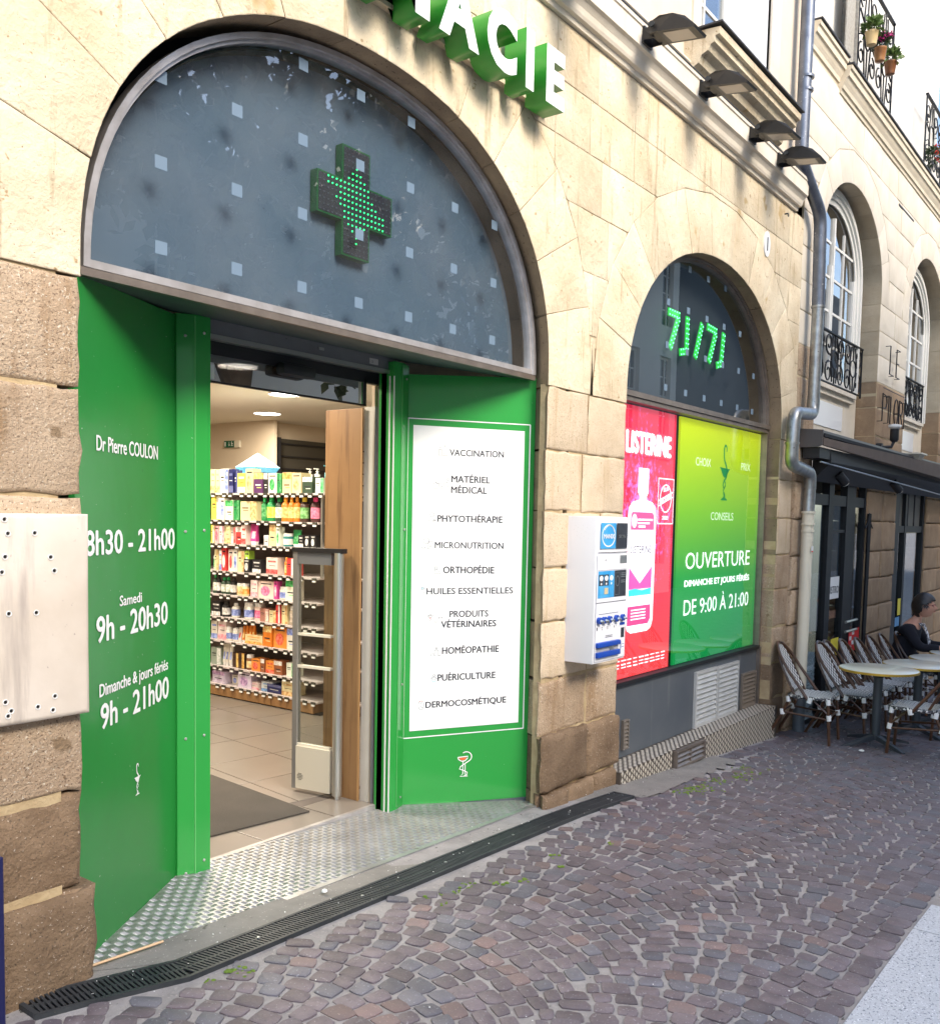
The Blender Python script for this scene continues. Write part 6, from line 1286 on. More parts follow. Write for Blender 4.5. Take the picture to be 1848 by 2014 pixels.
for (x, z, m, fl_, lb) in ((9.12, 5.80, mat('cream_cachepot', (.62, .45, .22), .35), None, 'cream hanging pot of green leaves, highest of the three on the balcony'), (9.42, 5.775, T['terra'], T['magenta'], 'amber hanging pot with magenta flowers, middle of the three on the balcony'), (9.80, 5.80, mat('dark_amber_pot', (.14, .045, .02), .3, c2=(.25, .11, .04), nscale=16), None, 'dark brown hanging pot of leafy stems, lowest of the three on the balcony')):
    y = 2.47; t = thing('flower_pot', lb, 'flower pot', (x, y, z), group='pots hanging on the upper balcony')
    MB().lathe([(.036, 0), (.042, .004), (.056, .10), (.060, .105), (.060, .118), (.052, .118), (.050, .105)], (x, y, z), 14).build('pot', m, t, smooth=True)
    MB().tube([(x, y + .055, z + .10), (x, 2.57, z + .14)], .005, 5).build('hook', T['wrought'], t)
    mb = MB(); leafball(mb, (x + .01, y, z + .16), .085, 170, .045, .8); mb.build('foliage', T['leaf'] if not fl_ else T['leafd'], t)
    if fl_:
        mb = MB(); 
        for _ in range(9): leafball(mb, (x + R.uniform(-.05, .11), y + R.uniform(-.07, .02), z + .19 + R.uniform(-.02, .07)), .020, 26, .022, .6)
        mb.build('flowers', fl_, t)
fp = thing('flower_box', 'red and white flowers on the second balcony at the right edge', 'flowers', (11.95, 2.5, 5.6)); mb = MB(); leafball(mb, (11.98, 2.50, 5.72), .10, 120, .04); mb.build('foliage', T['leafd'], fp)
mb = MB()
for _ in range(7): leafball(mb, (11.97 + R.uniform(-.07, .07), 2.46, 5.74 + R.uniform(-.06, .09)), .018, 18, .018)
mb.build('flowers', T['red'], fp)
# LE PILORI letters
lp2 = thing('wall_lettering', 'thin dark metal letters LE PILORI standing off the pier between the arched windows', 'sign', (11.2, 2.6, 2.85))
def thin(ch, x0, x1, z0, z1, y=2.60):
    G = {'L': [[(0, 1), (0, 0), (1, 0)]], 'E': [[(1, 1), (.25, 1), (.25, 0), (1, 0)], [(.25, .5), (.8, .5)]], 'P': [[(0, 0), (0, 1), (.8, .95), (.9, .72), (.7, .5), (0, .48)]], 'I': [[(.5, 1), (.5, 0)]], 'O': [arcpts(.5, .5, .48, .5, 0, 360, 12)], 'R': [[(0, 0), (0, 1), (.8, .95), (.9, .72), (.7, .5), (0, .48)], [(.4, .48), (1, 0)]]}[ch]
    mb = MB()
    for g in G: mb.tube([(x0 + a * (x1 - x0), y, z0 + b * (z1 - z0)) for a, b in g], .0065, 6)
    for a, b in (G[0][0], G[0][-1]): mb.tube([(x0 + a * (x1 - x0), y, z0 + b * (z1 - z0)), (x0 + a * (x1 - x0), 2.66, z0 + b * (z1 - z0))], .004, 5)
    mb.build('letter', T['wrought'], lp2)
thin('L', 10.91, 11.08, 3.13, 3.43); thin('E', 11.14, 11.34, 3.13, 3.43)
for ch, a, b in (('P', 10.68, 10.88), ('I', 10.90, 10.98), ('L', 11.02, 11.16), ('O', 11.18, 11.38), ('R', 11.42, 11.60), ('I', 11.62, 11.70)): thin(ch, a, b, 2.61, 2.90)
MB().tube([(10.70, 2.60, 2.96), (11.72, 2.60, 2.96)], .004, 5).build('wire', T['wrought'], lp2)
# uplighter and flood on the awning
ul = thing('uplighter', 'black wall uplighter with white glass bowl under the LE PILORI letters', 'wall lamp', (10.35, 2.55, 2.4))
MB().tube([(10.68, 2.64, 2.33), (10.68, 2.58, 2.33)], .045, 14).tube([(10.68, 2.60, 2.33), (10.72, 2.50, 2.335), (10.74, 2.48, 2.40)], .018, 8).build('arm', T['black'], ul, smooth=True)
MB().lathe([(.030, 0), (.045, .02), (.045, .13), (.038, .135)], (10.74, 2.48, 2.39), 14).build('housing', T['black'], ul, smooth=True); MB().lathe([(.04, 0), (.065, .02), (.068, .04), (.03, .05)], (10.74, 2.48, 2.525), 14).build('bowl', T['bulb'], ul, smooth=True)
fd = thing('white_floodlight', 'off-white trapezoid floodlight lying above the awning near the second arched window', 'floodlight', (11.6, 2.4, 2.3))
MB().hexa([(11.50, 2.42, 2.18), (11.58, 2.42, 2.18), (11.58, 2.50, 2.18), (11.50, 2.50, 2.18), (11.42, 2.36, 2.30), (11.68, 2.36, 2.30), (11.68, 2.56, 2.30), (11.42, 2.56, 2.30)]).build('housing', mat('aged_white_metal', (.50, .46, .38), .5), fd); MB().box(11.40, 11.70, 2.34, 2.58, 2.302, 2.318).build('rim', T['creamplast'], fd)
MB().box(11.15, 11.40, 2.45, 2.52, 2.19, 2.235).build('ballast', T['ring'], fd)
# awning
aw = thing('awning', 'brown retractable awning with dark frame folded out over the cafe terrace', 'awning', (10.5, 2.3, 2.1))
MB().extr_x([(2.645, 2.310), (2.43, 2.290), (2.435, 2.165), (2.47, 2.15), (2.645, 2.148)], 8.10, 8.125).build('end_cap', T['awngrey'], aw)
MB().extr_x([(2.645, 2.305), (2.43, 2.285), (2.43, 2.262), (2.645, 2.27)], 8.125, 17).build('top_plate', T['awngrey'], aw)
MB().hexa([(8.125, 2.43, 2.165), (17, 2.22, 1.99), (17, 2.46, 1.99), (8.125, 2.45, 2.165), (8.125, 2.425, 2.222), (17, 2.20, 2.25), (17, 2.46, 2.25), (8.125, 2.45, 2.222)]).build('front_profile', T['awn'], aw)
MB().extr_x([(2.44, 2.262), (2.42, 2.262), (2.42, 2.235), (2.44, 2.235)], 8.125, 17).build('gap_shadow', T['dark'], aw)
MB().tube([(8.20, 2.47, 2.03), (17, 2.42, 1.80)], .008, 8).build('bar', T['galv'], aw); 
MB().extr_x([(2.61, 2.15), (2.46, 2.15), (2.45, 2.04), (2.61, 1.88)], 8.44, 17).build('shade_box', mat('awning_shade_black', (.012, .012, .013), .6), aw)  # black box put in for the deep shade under the awning
MB().box(8.13, 8.44, 2.46, 2.60, 2.06, 2.15).build('arm_housing', T['black'], aw)
for x, y, z, dx, dz in ((9.0, 2.52, 1.93, .10, -.07), (11.0, 2.50, 1.93, .12, -.07)):
    s_ = thing('spotlight', 'black cylinder spotlight with white face under the awning, %s' % ('nearer the downpipe' if x < 10 else 'in front of the sandstone pier'), 'spotlight', (x, y, z), group='spotlights under the awning')
    MB().tube([(x - .02, y, z + .09), (x, y, z)], .008, 6).tube([(x - dx * .6, y + .02, z + .045), (x + dx * .6, y - .02, z + dz * .6)], .045, 12).build('barrel', T['black'], s_, smooth=True)
    MB().tube([(x + dx * .6, y - .02, z + dz * .6), (x + dx * .66, y - .022, z + dz * .66)], .040, 12).build('face', T['bulb'], s_)
# cafe shopfront: dark frames and glass set back in the bay, reflections inside a dark room
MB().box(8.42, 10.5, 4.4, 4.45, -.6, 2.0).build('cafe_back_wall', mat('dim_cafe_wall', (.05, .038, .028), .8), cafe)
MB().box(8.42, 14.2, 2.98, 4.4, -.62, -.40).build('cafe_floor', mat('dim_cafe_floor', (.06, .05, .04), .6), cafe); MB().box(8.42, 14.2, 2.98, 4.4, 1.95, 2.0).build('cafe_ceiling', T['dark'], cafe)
fx = MB(); YC = 2.665
for a, b in ((8.42, 8.50), (9.11, 9.26), (9.70, 10.01), (10.36, 10.42)): fx.box(a, b, YC - .02, YC + .05, -.55, 1.95)
fx.box(8.50, 10.36, YC - .015, YC + .045, 1.68, 1.78); fx.box(8.50, 10.36, YC - .012, YC + .042, -.55, -.30)
fx.box(9.26, 9.70, YC - .01, YC + .04, 1.42, 1.45)
sf1 = fx.build('shopfront_frame', T['anth'], cafe)
for a, b in ((8.50, 9.11), (9.26, 9.70), (10.01, 10.36)): MB().box(a, b, YC + .01, YC + .016, -.30, 1.68).build('pane', T['glassclear'], sf1)
MB().tube([(9.82, YC - .03, .52), (10.22, YC - .03, .52)], .014, 8).tube([(9.82, YC - .03, .42), (10.22, YC - .03, .42)], .014, 8).build('door_bar', T['steel'], sf1)
fx = MB()
for a, b in ((11.64, 11.90), (12.20, 12.29), (13.16, 13.28)): fx.box(a, b, YC - .02, YC + .05, -.70, 1.95)
fx.box(11.90, 13.16, YC - .015, YC + .045, 1.42, 1.50); fx.box(11.90, 13.16, YC - .014, YC + .044, -.70, -.5)
sf2 = fx.build('shopfront_frame', T['anth'], cafe)
MB().box(11.90, 13.16, YC + .012, YC + .018, -.5, 1.42).build('pane', T['glassclear'], sf2); MB().box(11.90, 13.16, YC + .02, YC + .03, 1.50, 1.95).build('grille_board', mat('dusty_grey_board', (.14, .135, .12), .7), sf2)
for x in (12.45, 12.80): MB().box(x, x + .02, YC + .005, YC + .02, 1.50, 1.95).build('board_joint', T['ledge'], sf2)
# notices on the cafe glass
nt_ = lambda x0, x1, z0, z1, m, lb, y=YC - .022: tag(MB().box(x0, x1, y, y + .002, z0, z1).build('notice', m), lb, 'notice')
bs = nt_(9.27, 9.64, .775, .99, T['white'], 'white paper notice reading BISTRO on the cafe window glass', YC + .004); text('BISTRO', 'lettering', T['ink'], bs, (0, YC + .003), (1, 0), 9.29, 9.62, .83, .90)
nt_(9.33, 9.58, .22, .39, T['yellow'], 'small yellow leaflet behind the third bistro chair back', YC - .03)
rn = nt_(9.95, 10.33, .20, .43, T['red'], 'red notice with white checks low on the cafe door', YC - .03)
for i in range(4): MB().box(9.97 + (i % 2) * .09, 10.05 + (i % 2) * .09, YC - .0315, YC - .0302, .22 + i * .05, .26 + i * .05).build('white_check', T['white'], rn)
nt_(12.03, 12.17, .43, .63, T['yellow'], 'tall yellow sticker on the dark frame right of the sandstone pier'); nt_(11.93, 12.14, .30, .41, mat('blue_sticker', (.10, .30, .55), .5), 'blue and white sticker under the yellow one on the dark frame')
hr = thing('coat_hook_stand', 'black curled iron stand against the cafe door frame left of the sandstone pier', 'stand', (10.38, 2.60, -.4)); MB().tube([(10.38, 2.60, -.42), (10.38, 2.60, 1.62)], .022, 8).tube([(10.20, 2.60, 1.50), (10.25, 2.60, 1.47), (10.31, 2.60, 1.52), (10.38, 2.60, 1.62), (10.44, 2.60, 1.52), (10.52, 2.60, 1.47)], .008, 6).build('post', T['wrought'], hr, smooth=True)
# ================================================= BISTRO FURNITURE
def weave(name, s=46):
    m = bpy.data.materials.new(name); m.use_nodes = True; t = m.node_tree; N = t.nodes; L = t.links; p = N['Principled BSDF']; p.inputs['Roughness'].default_value = .45
    tc = N.new('ShaderNodeTexCoord'); mp = N.new('ShaderNodeMapping'); mp.inputs['Rotation'].default_value = (.0, .0, .0); ch = N.new('ShaderNodeTexChecker'); ch.inputs['Scale'].default_value = s
    ch.inputs[1].default_value = (.80, .79, .74, 1); ch.inputs[2].default_value = (.02, .02, .025, 1); L.new(tc.outputs['UV'], ch.inputs[0]); L.new(ch.outputs[0], p.inputs['Base Color'])
    b = N.new('ShaderNodeBump'); b.inputs['Distance'].default_value = .002; L.new(ch.outputs[1], b.inputs['Height']); L.new(b.outputs[0], p.inputs['Normal']); return m
T['weave'] = weave('black_white_woven_strap', 1.0)
def uvgrid(pts_fn, nu, nv, su, sv, name, parent, th=.006):
    """woven sheet: grid with its own strap-sized UVs"""
    me = bpy.data.meshes.new(name); V_ = []; F_ = []; U_ = []
    for i in range(nu + 1):
        for j in range(nv + 1): V_.append(pts_fn(i / nu, j / nv))
    for i in range(nu):
        for j in range(nv): F_.append((i * (nv + 1) + j, (i + 1) * (nv + 1) + j, (i + 1) * (nv + 1) + j + 1, i * (nv + 1) + j + 1))
    me.from_pydata(V_, [], F_); uv = me.uv_layers.new(name='UVMap')
    for p in me.polygons:
        for li in p.loop_indices:
            v = me.loops[li].vertex_index; i, j = divmod(v, nv + 1); uv.data[li].uv = (i / nu * su, j / nv * sv)
    me.materials.append(T['weave']); me.polygons.foreach_set('use_smooth', [True] * len(me.polygons))
    o = link(name, me, parent); return o
def make_chair():
    t = thing('bistro_chair', 'x', 'chair', (0, 0, 0), group='woven bistro chairs on the cafe terrace')
    s_ = uvgrid(lambda u, v: ((u - .5) * .345 * (1 - .06 * v), -.175 + v * .33, .385 + .006 * math.sin(u * PI) * -1), 6, 6, 15, 15, 'seat', t)
    rim = MB(); seg_ = []
    for k in range(20):
        a = 2 * PI * k / 20; seg_.append((.172 * math.copysign(abs(math.cos(a)) ** .35, math.cos(a)), -.012 + .165 * math.copysign(abs(math.sin(a)) ** .35, math.sin(a)), .372))
    rim = MB().tube(seg_, .014, 8, closed=True)
    ro = rim.build('seat_rim', T['rim'], t, smooth=True)
    for sx in (-1, 1):
        MB().tube([(sx * .150, -.165, .365), (sx * .155, -.19, 0)], .0125, 8).build('leg', T['brownchair'], t, smooth=True)
        MB().tube([(sx * .150, .13, .365), (sx * .155, .20, .20), (sx * .160, .31, 0)], .0125, 8).build('leg', T['brownchair'], t, smooth=True)
        MB().tube([(sx * .152, -.178, .21), (sx * .152, .19, .235)], .009, 6).build('stretcher', T['brownchair'], t)
        MB().tube([(sx * .152, -.17, .25), (sx * .152, -.05, .355)], .007, 6).build('brace', T['brownchair'], t)
    MB().tube([(-.152, -.178, .235), (.152, -.178, .235)], .009, 6).build('stretcher', T['brownchair'], t); MB().tube([(-.152, .195, .24), (.152, .195, .24)], .009, 6).build('stretcher', T['brownchair'], t)
    hoop = lambda w0, y0, g=0: [(-(w0 - g), y0, .34 + g)] + [(-(w0 - g) * (1 - .08 * q), y0 + (.285 - y0) * q * .72, .34 + .30 * q) for q in (.4, .8)] + [((w0 - g) * math.cos(math.radians(a)) * .93, y0 + (.285 - y0) * (.62 + .38 * math.sin(math.radians(a))), .60 + (.185 - g) * math.sin(math.radians(a))) for a in range(180, -1, -15)] + [((w0 - g) * (1 - .08 * q), y0 + (.285 - y0) * q * .72, .34 + .30 * q) for q in (.8, .4)] + [((w0 - g), y0, .34 + g)]
    MB().tube(hoop(.182, -.03), .0125, 8).build('back_hoop', T['brownchair'], t, smooth=True)
    MB().tube(hoop(.160, .075), .010, 8).build('inner_hoop', T['brownchair'], t, smooth=True)
    def bk(u, v):
        z = .42 + v * .345; hw = .142 * (1 if z < .60 else math.sqrt(max(.02, 1 - ((z - .60) / .172) ** 2)))
        y = .10 + (.275 - .10) * (v ** .85); return ((u - .5) * 2 * hw, y + .012 * math.cos((u - .5) * PI), z)
    uvgrid(bk, 6, 12, 13, 16, 'back_panel', t)
    for sx in (-1, 1):
        for y, z in ((-.168, .352), (-.178, .225), (.145, .345), (.19, .235)): MB().tube([(sx * .152, y + .003, z + .022), (sx * .153, y - .003, z - .022)], .0185, 8).build('white_binding', T['ring'], t)
        MB().tube([(sx * .18, -.035, .375), (sx * .18, -.025, .335)], .0200, 8).build('white_binding', T['ring'], t)
        MB().tube([(sx * .152, -.178, .222), (sx * .125, -.178, .235)], .0160, 8).build('white_binding', T['ring'], t)
    return t
T['rim'] = mat('black_white_edge_strap', (.03, .03, .035), .45, speck=[(60, .54, (.75, .74, .70))])
ch0 = make_chair(); used = [0]
chs = [(7.82, 2.34, .05, 'nearest woven chair at the downpipe, backed against the stone pier'), (8.33, 2.18, -.04, 'woven chair just right of the cream downpipe, second in the row'), (8.68, 2.22, .03, 'third woven chair in the row, in front of the yellow leaflet'), (9.10, 2.20, .02, 'fourth woven chair in the row, its seat behind the nearest round table'),
       (9.62, 2.20, .05, 'fifth woven chair in the row, in front of the cafe door'), (10.08, 2.20, .02, 'sixth woven chair in the row, against the sandstone pier'), (10.56, 2.20, .05, 'seventh woven chair in the row, just left of the seated woman'), (11.10, 2.16, .0, 'woven chair the woman in black is sitting on'),
       (7.93, 1.55, PI + .05, 'woven chair facing the wall at the nearest table, cut by the right edge'), (8.95, 1.42, PI - .03, 'woven chair with its back to the street at the second table'), (9.9, 1.42, PI, 'woven chair with its back to the street at the third table')]
for x, y, a, lb in chs:
    o = ch0 if not used[0] else copy_tree(ch0); used[0] = 1; o.location = (x, y, zg(x) + .006); o.rotation_euler = (0, 0, a); o['label'] = lb
ci = copy_tree(ch0); ci.location = (8.85, 3.35, -.40); ci.rotation_euler = (0, 0, 2.2); ci['label'] = 'woven chair standing inside the cafe behind the glass right of the downpipe'; ci.scale = (1.1, 1.1, 1.25)
def make_table():
    t = thing('bistro_table', 'x', 'table', (0, 0, 0), group='round bistro tables on the cafe terrace')
    MB().lathe([(.292, .612), (.298, .616), (.298, .630), (.292, .634)], (0, 0, 0), 40).build('tabletop', T['marble'], t, smooth=True)
    MB().lathe([(.299, .6125), (.3035, .614), (.3035, .630), (.299, .6315)], (0, 0, 0), 40).build('brass_edge', T['brass'], t, smooth=True)
    MB().tube([(0, 0, .07), (0, 0, .612)], .036, 16).lathe([(.036, .56), (.07, .60), (.09, .612)], (0, 0, 0), 16).build('column', T['column'], t, smooth=True)
    for k in range(4):
        a = PI / 4 + k * PI / 2 + .15; c, s = math.cos(a), math.sin(a)
        MB().hexa([(-s * .022, c * .022, .055), (s * .022, -c * .022, .055), (c * .32 + s * .018, s * .32 - c * .018, .0), (c * .32 - s * .018, s * .32 + c * .018, .0), (-s * .022, c * .022, .10), (s * .022, -c * .022, .10), (c * .32 + s * .014, s * .32 - c * .014, .018), (c * .32 - s * .014, s * .32 + c * .014, .018)]).build('leg', T['column'], t)
    return t
tb0 = make_table()
for i, (x, y, lb) in enumerate(((8.03, 1.88, 'nearest round bistro table with cream top and yellow edge'), (9.03, 1.78, 'second round bistro table from the downpipe'), (10.0, 1.76, 'third round bistro table, in front of the woman in black'), (10.85, 1.74, 'farthest round bistro table, where the woman in black leans'))):
    o = tb0 if i == 0 else copy_tree(tb0); o.location = (x, y, zg(x) + .006); o['label'] = lb
for i, (x, y, z) in enumerate(((10.75, 1.62, .185),)):
    o = MB().lathe([(.022, 0), (.030, .05), (.028, .05), (.020, .004)], (0, 0, 0), 14).build('cup', T['ring'], None, world=False, smooth=True, loc=(x, y, zg(10.85) + .642)); tag(o, 'small white cup on the table where the woman in black leans', 'cup')
# ================================================= PERSON
def skin_mesh(name, V_, E_, rad, m, parent, root=0, sub=2, loc=None):
    me = bpy.data.meshes.new(name); me.from_pydata(V_, E_, []); o = bpy.data.objects.new(name, me); col.objects.link(o)
    md = o.modifiers.new('s', 'SKIN'); md.use_smooth_shade = True
    for i, r_ in enumerate(rad):
        sv = me.skin_vertices[0].data[i]; sv.radius = r_ if isinstance(r_, tuple) else (r_, r_); sv.use_root = (i == root)
    sd = o.modifiers.new('u', 'SUBSURF'); sd.levels = sub; sd.render_levels = sub
    dg = bpy.context.evaluated_depsgraph_get(); dg.update(); me2 = bpy.data.meshes.new_from_object(o.evaluated_get(dg)); bpy.data.objects.remove(o)
    me2.materials.clear(); me2.materials.append(m); me2.polygons.foreach_set('use_smooth', [True] * len(me2.polygons)); me2.name = name
    return link(name, me2, parent, loc)
pn = thing('person', 'seated woman in black cardigan, short dark hair and glasses, leaning on a bistro table', 'person', (11.10, 2.25, zg(11.1)))
# local: z above ground, y towards the wall, facing -y
V_ = [(0, .13, .46), (0, .11, .60), (0, .06, .76), (0, .02, .87), (0, -.015, .955), (0, -.045, 1.02),
      (-.085, .11, .45), (-.095, -.28, .46), (-.10, -.30, .10), (-.10, -.38, .035), (.085, .11, .45), (.095, -.28, .46), (.10, -.30, .10), (.10, -.38, .035),
      (-.165, .04, .845), (-.205, -.10, .66), (-.13, -.32, .675), (.165, .04, .845), (.205, -.10, .66), (.10, -.34, .675)]
E_ = [(0, 1), (1, 2), (2, 3), (3, 4), (4, 5), (0, 6), (6, 7), (7, 8), (8, 9), (0, 10), (10, 11), (11, 12), (12, 13), (3, 14), (14, 15), (15, 16), (3, 17), (17, 18), (18, 19)]
rd_ = [(.13, .10), (.12, .095), (.13, .10), (.10, .085), .048, .046, .075, .055, .036, .028, .075, .055, .036, .028, .058, .042, .026, .058, .042, .026]
body = skin_mesh('body', V_, E_, rd_, T['skin'], pn)
cardi = skin_mesh('cardigan', [V_[i] for i in (0, 1, 2, 3, 14, 15, 17, 18)] + [(-.14, -.29, .675), (.115, -.31, .675), (0, .015, .925)], [(0, 1), (1, 2), (2, 3), (3, 4), (4, 5), (3, 6), (6, 7), (5, 8), (7, 9), (3, 10)], [(.175, .15), (.165, .135), (.165, .13), (.115, .10), .073, .055, .073, .055, .036, .036, .058], T['coatm'], pn)
trs = skin_mesh('trousers', [V_[i] for i in (0, 6, 7, 8, 10, 11, 12)], [(0, 1), (1, 2), (2, 3), (0, 4), (4, 5), (5, 6)], [.13, .09, .068, .05, .09, .068, .05], mat('dark_trousers', (.012, .012, .018), .9), pn)
for s_ in (-1, 1): 
    sh_ = skin_mesh('shoe', [(s_ * .10, -.27, .045), (s_ * .10, -.34, .04), (s_ * .10, -.45, .03)], [(0, 1), (1, 2)], [.045, .042, .032], T['black'], pn)
# print blouse front and collar
uvb = MB(); 
for k in range(8):
    t = k / 8; t2 = (k + 1) / 8; f = lambda q: (-.085 - .075 * math.sin(q * 2.2) * .6 - q * .03, .91 - q * .30)
    (ya, za), (yb, zb_) = f(t), f(t2); uvb.add([(-.052 - .02 * t, ya, za), (.052 + .02 * t, ya, za), (.052 + .02 * t2, yb, zb_), (-.052 - .02 * t2, yb, zb_)], [(0, 1, 2, 3)])
uvb.build('blouse_front', T['scarf'], pn, world=False)
skin_mesh('blouse_collar', [(-.05, .03, .935), (-.058, -.02, .915), (-.03, -.075, .895), (.0, -.09, .885), (.03, -.075, .895), (.058, -.02, .915), (.05, .03, .935)], [(i, i + 1) for i in range(6)], [.014] * 7, T['scarf'], pn, sub=1)
# head
bm = bmesh.new(); bmesh.ops.create_uvsphere(bm, u_segments=28, v_segments=20, radius=1)
hc = Vector((0, -.085, 1.095))
for v in bm.verts:
    x, y, z = v.co; fz = 1 - max(0, -z) * .30; X = x * .080 * fz; Y = y * .100 * (1 - max(0, -z) * .12); Z = z * .118
    if y < 0:
        f = max(0, -y - .35) / .65
        nose = math.exp(-((z + .08) / .20) ** 2 - (x / .22) ** 2) * (1.35 if z < -.05 else .9); Y -= .030 * nose * f
        Y += .008 * math.exp(-((z - .14) / .12) ** 2) * f * (1 if abs(x) > .15 else .3)
        Y -= .010 * math.exp(-((z + .42) / .10) ** 2 - (x / .35) ** 2) * f; Y -= .014 * math.exp(-((z + .78) / .16) ** 2 - (x / .4) ** 2)
    v.co = Vector((X, Y, Z)) + hc
hd = MB().bm(bm).build('head', T['skin'], pn, world=False, smooth=True)
for s_ in (-1, 1):
    MB().lathe([(.001, -.009), (.008, -.005), (.010, 0), (.008, .005), (.001, .009)], (s_ * .030, -.168, 1.112), 8).build('eye', T['ink'], hd, world=False, smooth=True)
    MB().tube([(s_ * .030 + .024 * math.cos(a * PI / 8), -.186 + abs(.004 * math.cos(a * PI / 8)), 1.110 + .018 * math.sin(a * PI / 8)) for a in range(16)], .0022, 5, closed=True).tube([(s_ * .054, -.184, 1.115), (s_ * .080, -.09, 1.118)], .0022, 5).build('glasses', mat('red_brown_glasses%d' % (s_ + 2), (.25, .03, .03), .3), hd, world=False)
    MB().lathe([(.004, -.026), (.015, -.016), (.018, .006), (.014, .022), (.003, .028)], (s_ * .079, -.078, 1.088), 10).build('ear', T['skin'], hd, world=False, smooth=True)
MB().tube([(-.022, -.186, 1.045), (0, -.192, 1.043), (.022, -.186, 1.045)], .0035, 5).build('mouth', mat('lip', (.42, .09, .08), .5), hd, world=False)
bm = bmesh.new(); bmesh.ops.create_uvsphere(bm, u_segments=32, v_segments=22, radius=1); kill = []
for v in bm.verts:
    x, y, z = v.co; lim = -.88 if y > .15 else -.45 if y > -.05 else (.02 + .36 * max(0, -y - .05)) if abs(x) > .3 else .42
    j = math.sin(x * 31 + z * 17) * math.sin(y * 27) * .003
    v.co = Vector((x * (.096 + j), y * (.117 + j) + .006, z * (.134 + j) + .006)) + hc
    if z < lim: kill.append(v)
bmesh.ops.delete(bm, geom=kill, context='VERTS'); bmesh.ops.solidify(bm, geom=list(bm.faces), thickness=-.012)
hm = MB().bm(bm)
for _ in range(420):
    th, ph = R.uniform(-.5, PI + .5), R.uniform(.15, 1.5); d = Vector((math.cos(th) * math.sin(ph), math.sin(th) * math.sin(ph) * 1.0, math.cos(ph) - .1))
    p = hc + Vector((d.x * .097, d.y * .120 + .006, d.z * .137)); t = Vector((d.x * .4, d.y * .4 + R.gauss(0, .2) - .2, -1)).normalized(); sd = t.cross(d).normalized() * .006
    hm.add([p - sd, p + sd, p + t * R.uniform(.03, .055) + d * R.uniform(.002, .010)], [(0, 1, 2)])
hm.build('hair', T['hair'], pn, world=False, smooth=True)
for s_ in (-1, 1):
    bx_, by_, bz_ = (V_[16] if s_ < 0 else V_[19]); H_ = [(bx_, by_, bz_), (bx_ * .75, by_ - .045, bz_ - .004)]; hv = list(H_); he = [(0, 1)]; hr_ = [.020, (.030, .016)]
    for q, ln in enumerate((.048, .056, .052, .042)):
        ox = (q - 1.5) * .014; b0 = len(hv); hv += [(bx_ * .75 + ox, by_ - .068, bz_ - .004), (bx_ * .75 + ox * 1.1 - s_ * .01, by_ - .068 - ln * .55, bz_ - .006), (bx_ * .75 + ox * 1.1 - s_ * .018, by_ - .068 - ln * .9, bz_ - .016)]
        he += [(1, b0), (b0, b0 + 1), (b0 + 1, b0 + 2)]; hr_ += [.0085, .0078, .0062]
    b0 = len(hv); hv += [(bx_ * .75 - s_ * .030, by_ - .035, bz_), (bx_ * .75 - s_ * .048, by_ - .058, bz_ + .004)]; he += [(0, b0), (b0, b0 + 1)]; hr_ += [.010, .008]
    skin_mesh('hand', hv, he, hr_, T['skin'], pn)
# ================================================= THE OTHER SIDE OF THE STREET (behind the camera, seen in reflections)
opp = thing('opposite_building', 'pale town building with tall white windows across the street, seen only as reflections', 'building', (10, -7, 0))
OY = -7.0; wl = MB(); flo = [(.2, 2.6), (4.1, 6.4), (7.3, 9.3)]
xs_ = [-6 + 2.45 * i for i in range(14)]
HT = lambda x: 10.6 if x > 15 else 6.9
wl.box(-8, 15.9, OY - 7, OY - .28, -.8, 6.9); wl.box(15.9, 26.6, OY - 7, OY - .28, -.8, 10.6)
px = -8.0
for x in xs_:
    wl.box(px, x, OY - .28, OY, -.8, HT(x)); px = x + 1.15
wl.box(px, 26.6, OY - .28, OY, -.8, 10.6)
for x in xs_:
    pz = -.8
    for a, b in (flo if x > 15 else flo[:2]): wl.box(x, x + 1.15, OY - .28, OY - .002, pz, a); pz = b
    wl.box(x, x + 1.15, OY - .28, OY - .002, pz, HT(x))
wl.build('wall', mat('pale_opposite_stucco', (.80, .76, .68), .9, c2=(.76, .71, .62), nscale=.8), opp)
MB().box(-8.1, 26.7, OY, OY + .14, 3.35, 3.55).build('string_course', T['whitestone'], opp); MB().box(15.8, 26.8, OY, OY + .35, 10.3, 10.62).build('cornice', T['whitestone'], opp); MB().box(-8.1, 15.8, OY, OY + .25, 6.75, 6.92).build('cornice', T['whitestone'], opp)
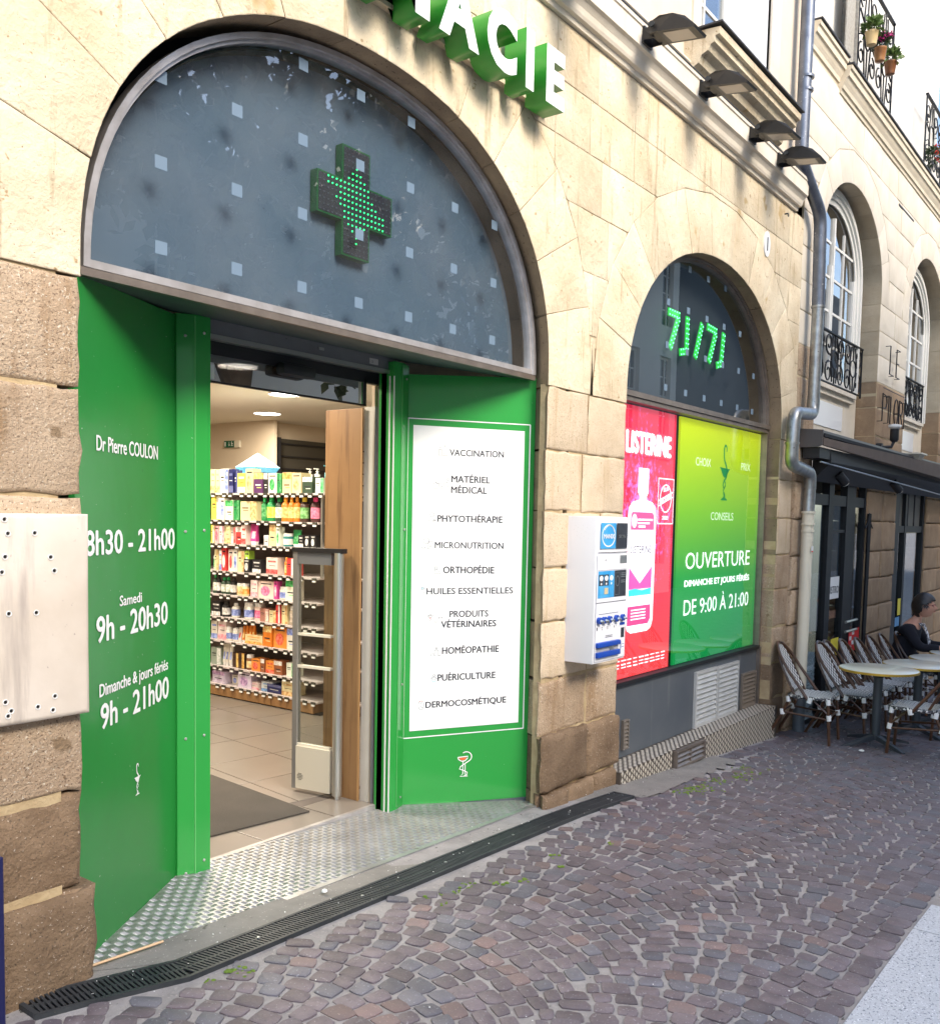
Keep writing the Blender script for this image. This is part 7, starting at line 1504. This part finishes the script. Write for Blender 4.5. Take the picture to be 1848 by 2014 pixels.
for x in xs_:
    for a, b in (flo if x > 15 else flo[:2]):
        f = MB().box(x, x + .07, OY - .2, OY - .12, a, b).box(x + 1.08, x + 1.15, OY - .2, OY - .12, a, b).box(x + .54, x + .61, OY - .2, OY - .12, a, b).box(x + .07, x + .54, OY - .2, OY - .12, b - .07, b).box(x + .61, x + 1.08, OY - .2, OY - .12, b - .07, b)
        for k in range(1, 4): f.box(x + .07, x + .54, OY - .18, OY - .14, a + (b - a) * k / 4 - .02, a + (b - a) * k / 4 + .02).box(x + .61, x + 1.08, OY - .18, OY - .14, a + (b - a) * k / 4 - .02, a + (b - a) * k / 4 + .02)
        f.box(x + .295, x + .325, OY - .18, OY - .14, a, b).box(x + .83, x + .86, OY - .18, OY - .14, a, b)
        fo = f.build('window', T['winpaint'], opp); MB().box(x + .05, x + 1.1, OY - .165, OY - .155, a, b).build('pane', T['opane'] if 'opane' in T else T.setdefault('opane', mat('dark_reflective_pane', (.05, .06, .07), .08, spec=.8)), fo)
fb = thing('far_dark_block', 'dark block added farther along the opposite side to darken the shop window reflection', 'building', (32, -8, 0))
MB().box(26.9, 48, -14, -7.6, -1.5, 12).build('wall', mat('dark_block_tone', (.06, .07, .085), .7), fb)  # added unseen block, gives the shop window its dark reflection
tr = thing('street_tree', 'broad dark-leaved street tree across the street, seen only as reflections', 'tree', (8.6, -4.0, 0))
MB().tube([(8.6, -4.0, -.3), (8.62, -4.0, 1.5), (8.55, -4.02, 3.2), (8.8, -4.0, 4.6), (9.6, -4.0, 6.2)], [.30, .24, .21, .16, .08], 12).tube([(8.55, -4.02, 3.2), (7.6, -3.9, 4.8), (6.7, -3.9, 5.8)], [.15, .10, .04], 8).tube([(8.7, -4, 4.2), (10.6, -3.8, 5.2), (12.8, -3.8, 5.9)], [.13, .09, .04], 8).build('trunk', T['bark'], tr, smooth=True)
cr = MB(); bl_ = []
for _ in range(125):
    a = R.uniform(0, 2 * PI); q = R.random() ** .5
    bl_.append((9.9 + 5.0 * q * math.cos(a), -3.9 + R.uniform(-.9, .9), 6.15 + 2.3 * q * math.sin(a), R.uniform(.45, .95)))
bl_ += [(10.6, -3.8, 3.7, .35), (11.2, -3.9, 3.6, .4), (10.0, -3.8, 3.9, .3), (11.8, -3.8, 3.9, .4)]
for x, y, z, r_ in bl_:
    for _ in range(int(150 * r_)):
        d = Vector((R.gauss(0, 1), R.gauss(0, .6), R.gauss(0, 1))).normalized() * r_ * R.uniform(.2, 1); p = Vector((x, y, z)) + d
        t = Vector((R.gauss(0, 1), R.gauss(0, 1), R.gauss(-.3, 1))).normalized(); s2 = t.cross(Vector((R.gauss(0, 1), R.gauss(0, 1), R.gauss(0, 1)))).normalized(); L_ = R.uniform(.16, .34)
        cr.add([p, p + t * L_ * .5 + s2 * L_ * .26, p + t * L_, p + t * L_ * .5 - s2 * L_ * .26], [(0, 1, 2, 3)])
cr.build('crown', T['leafd'], tr)
bpy.context.view_layer.update()
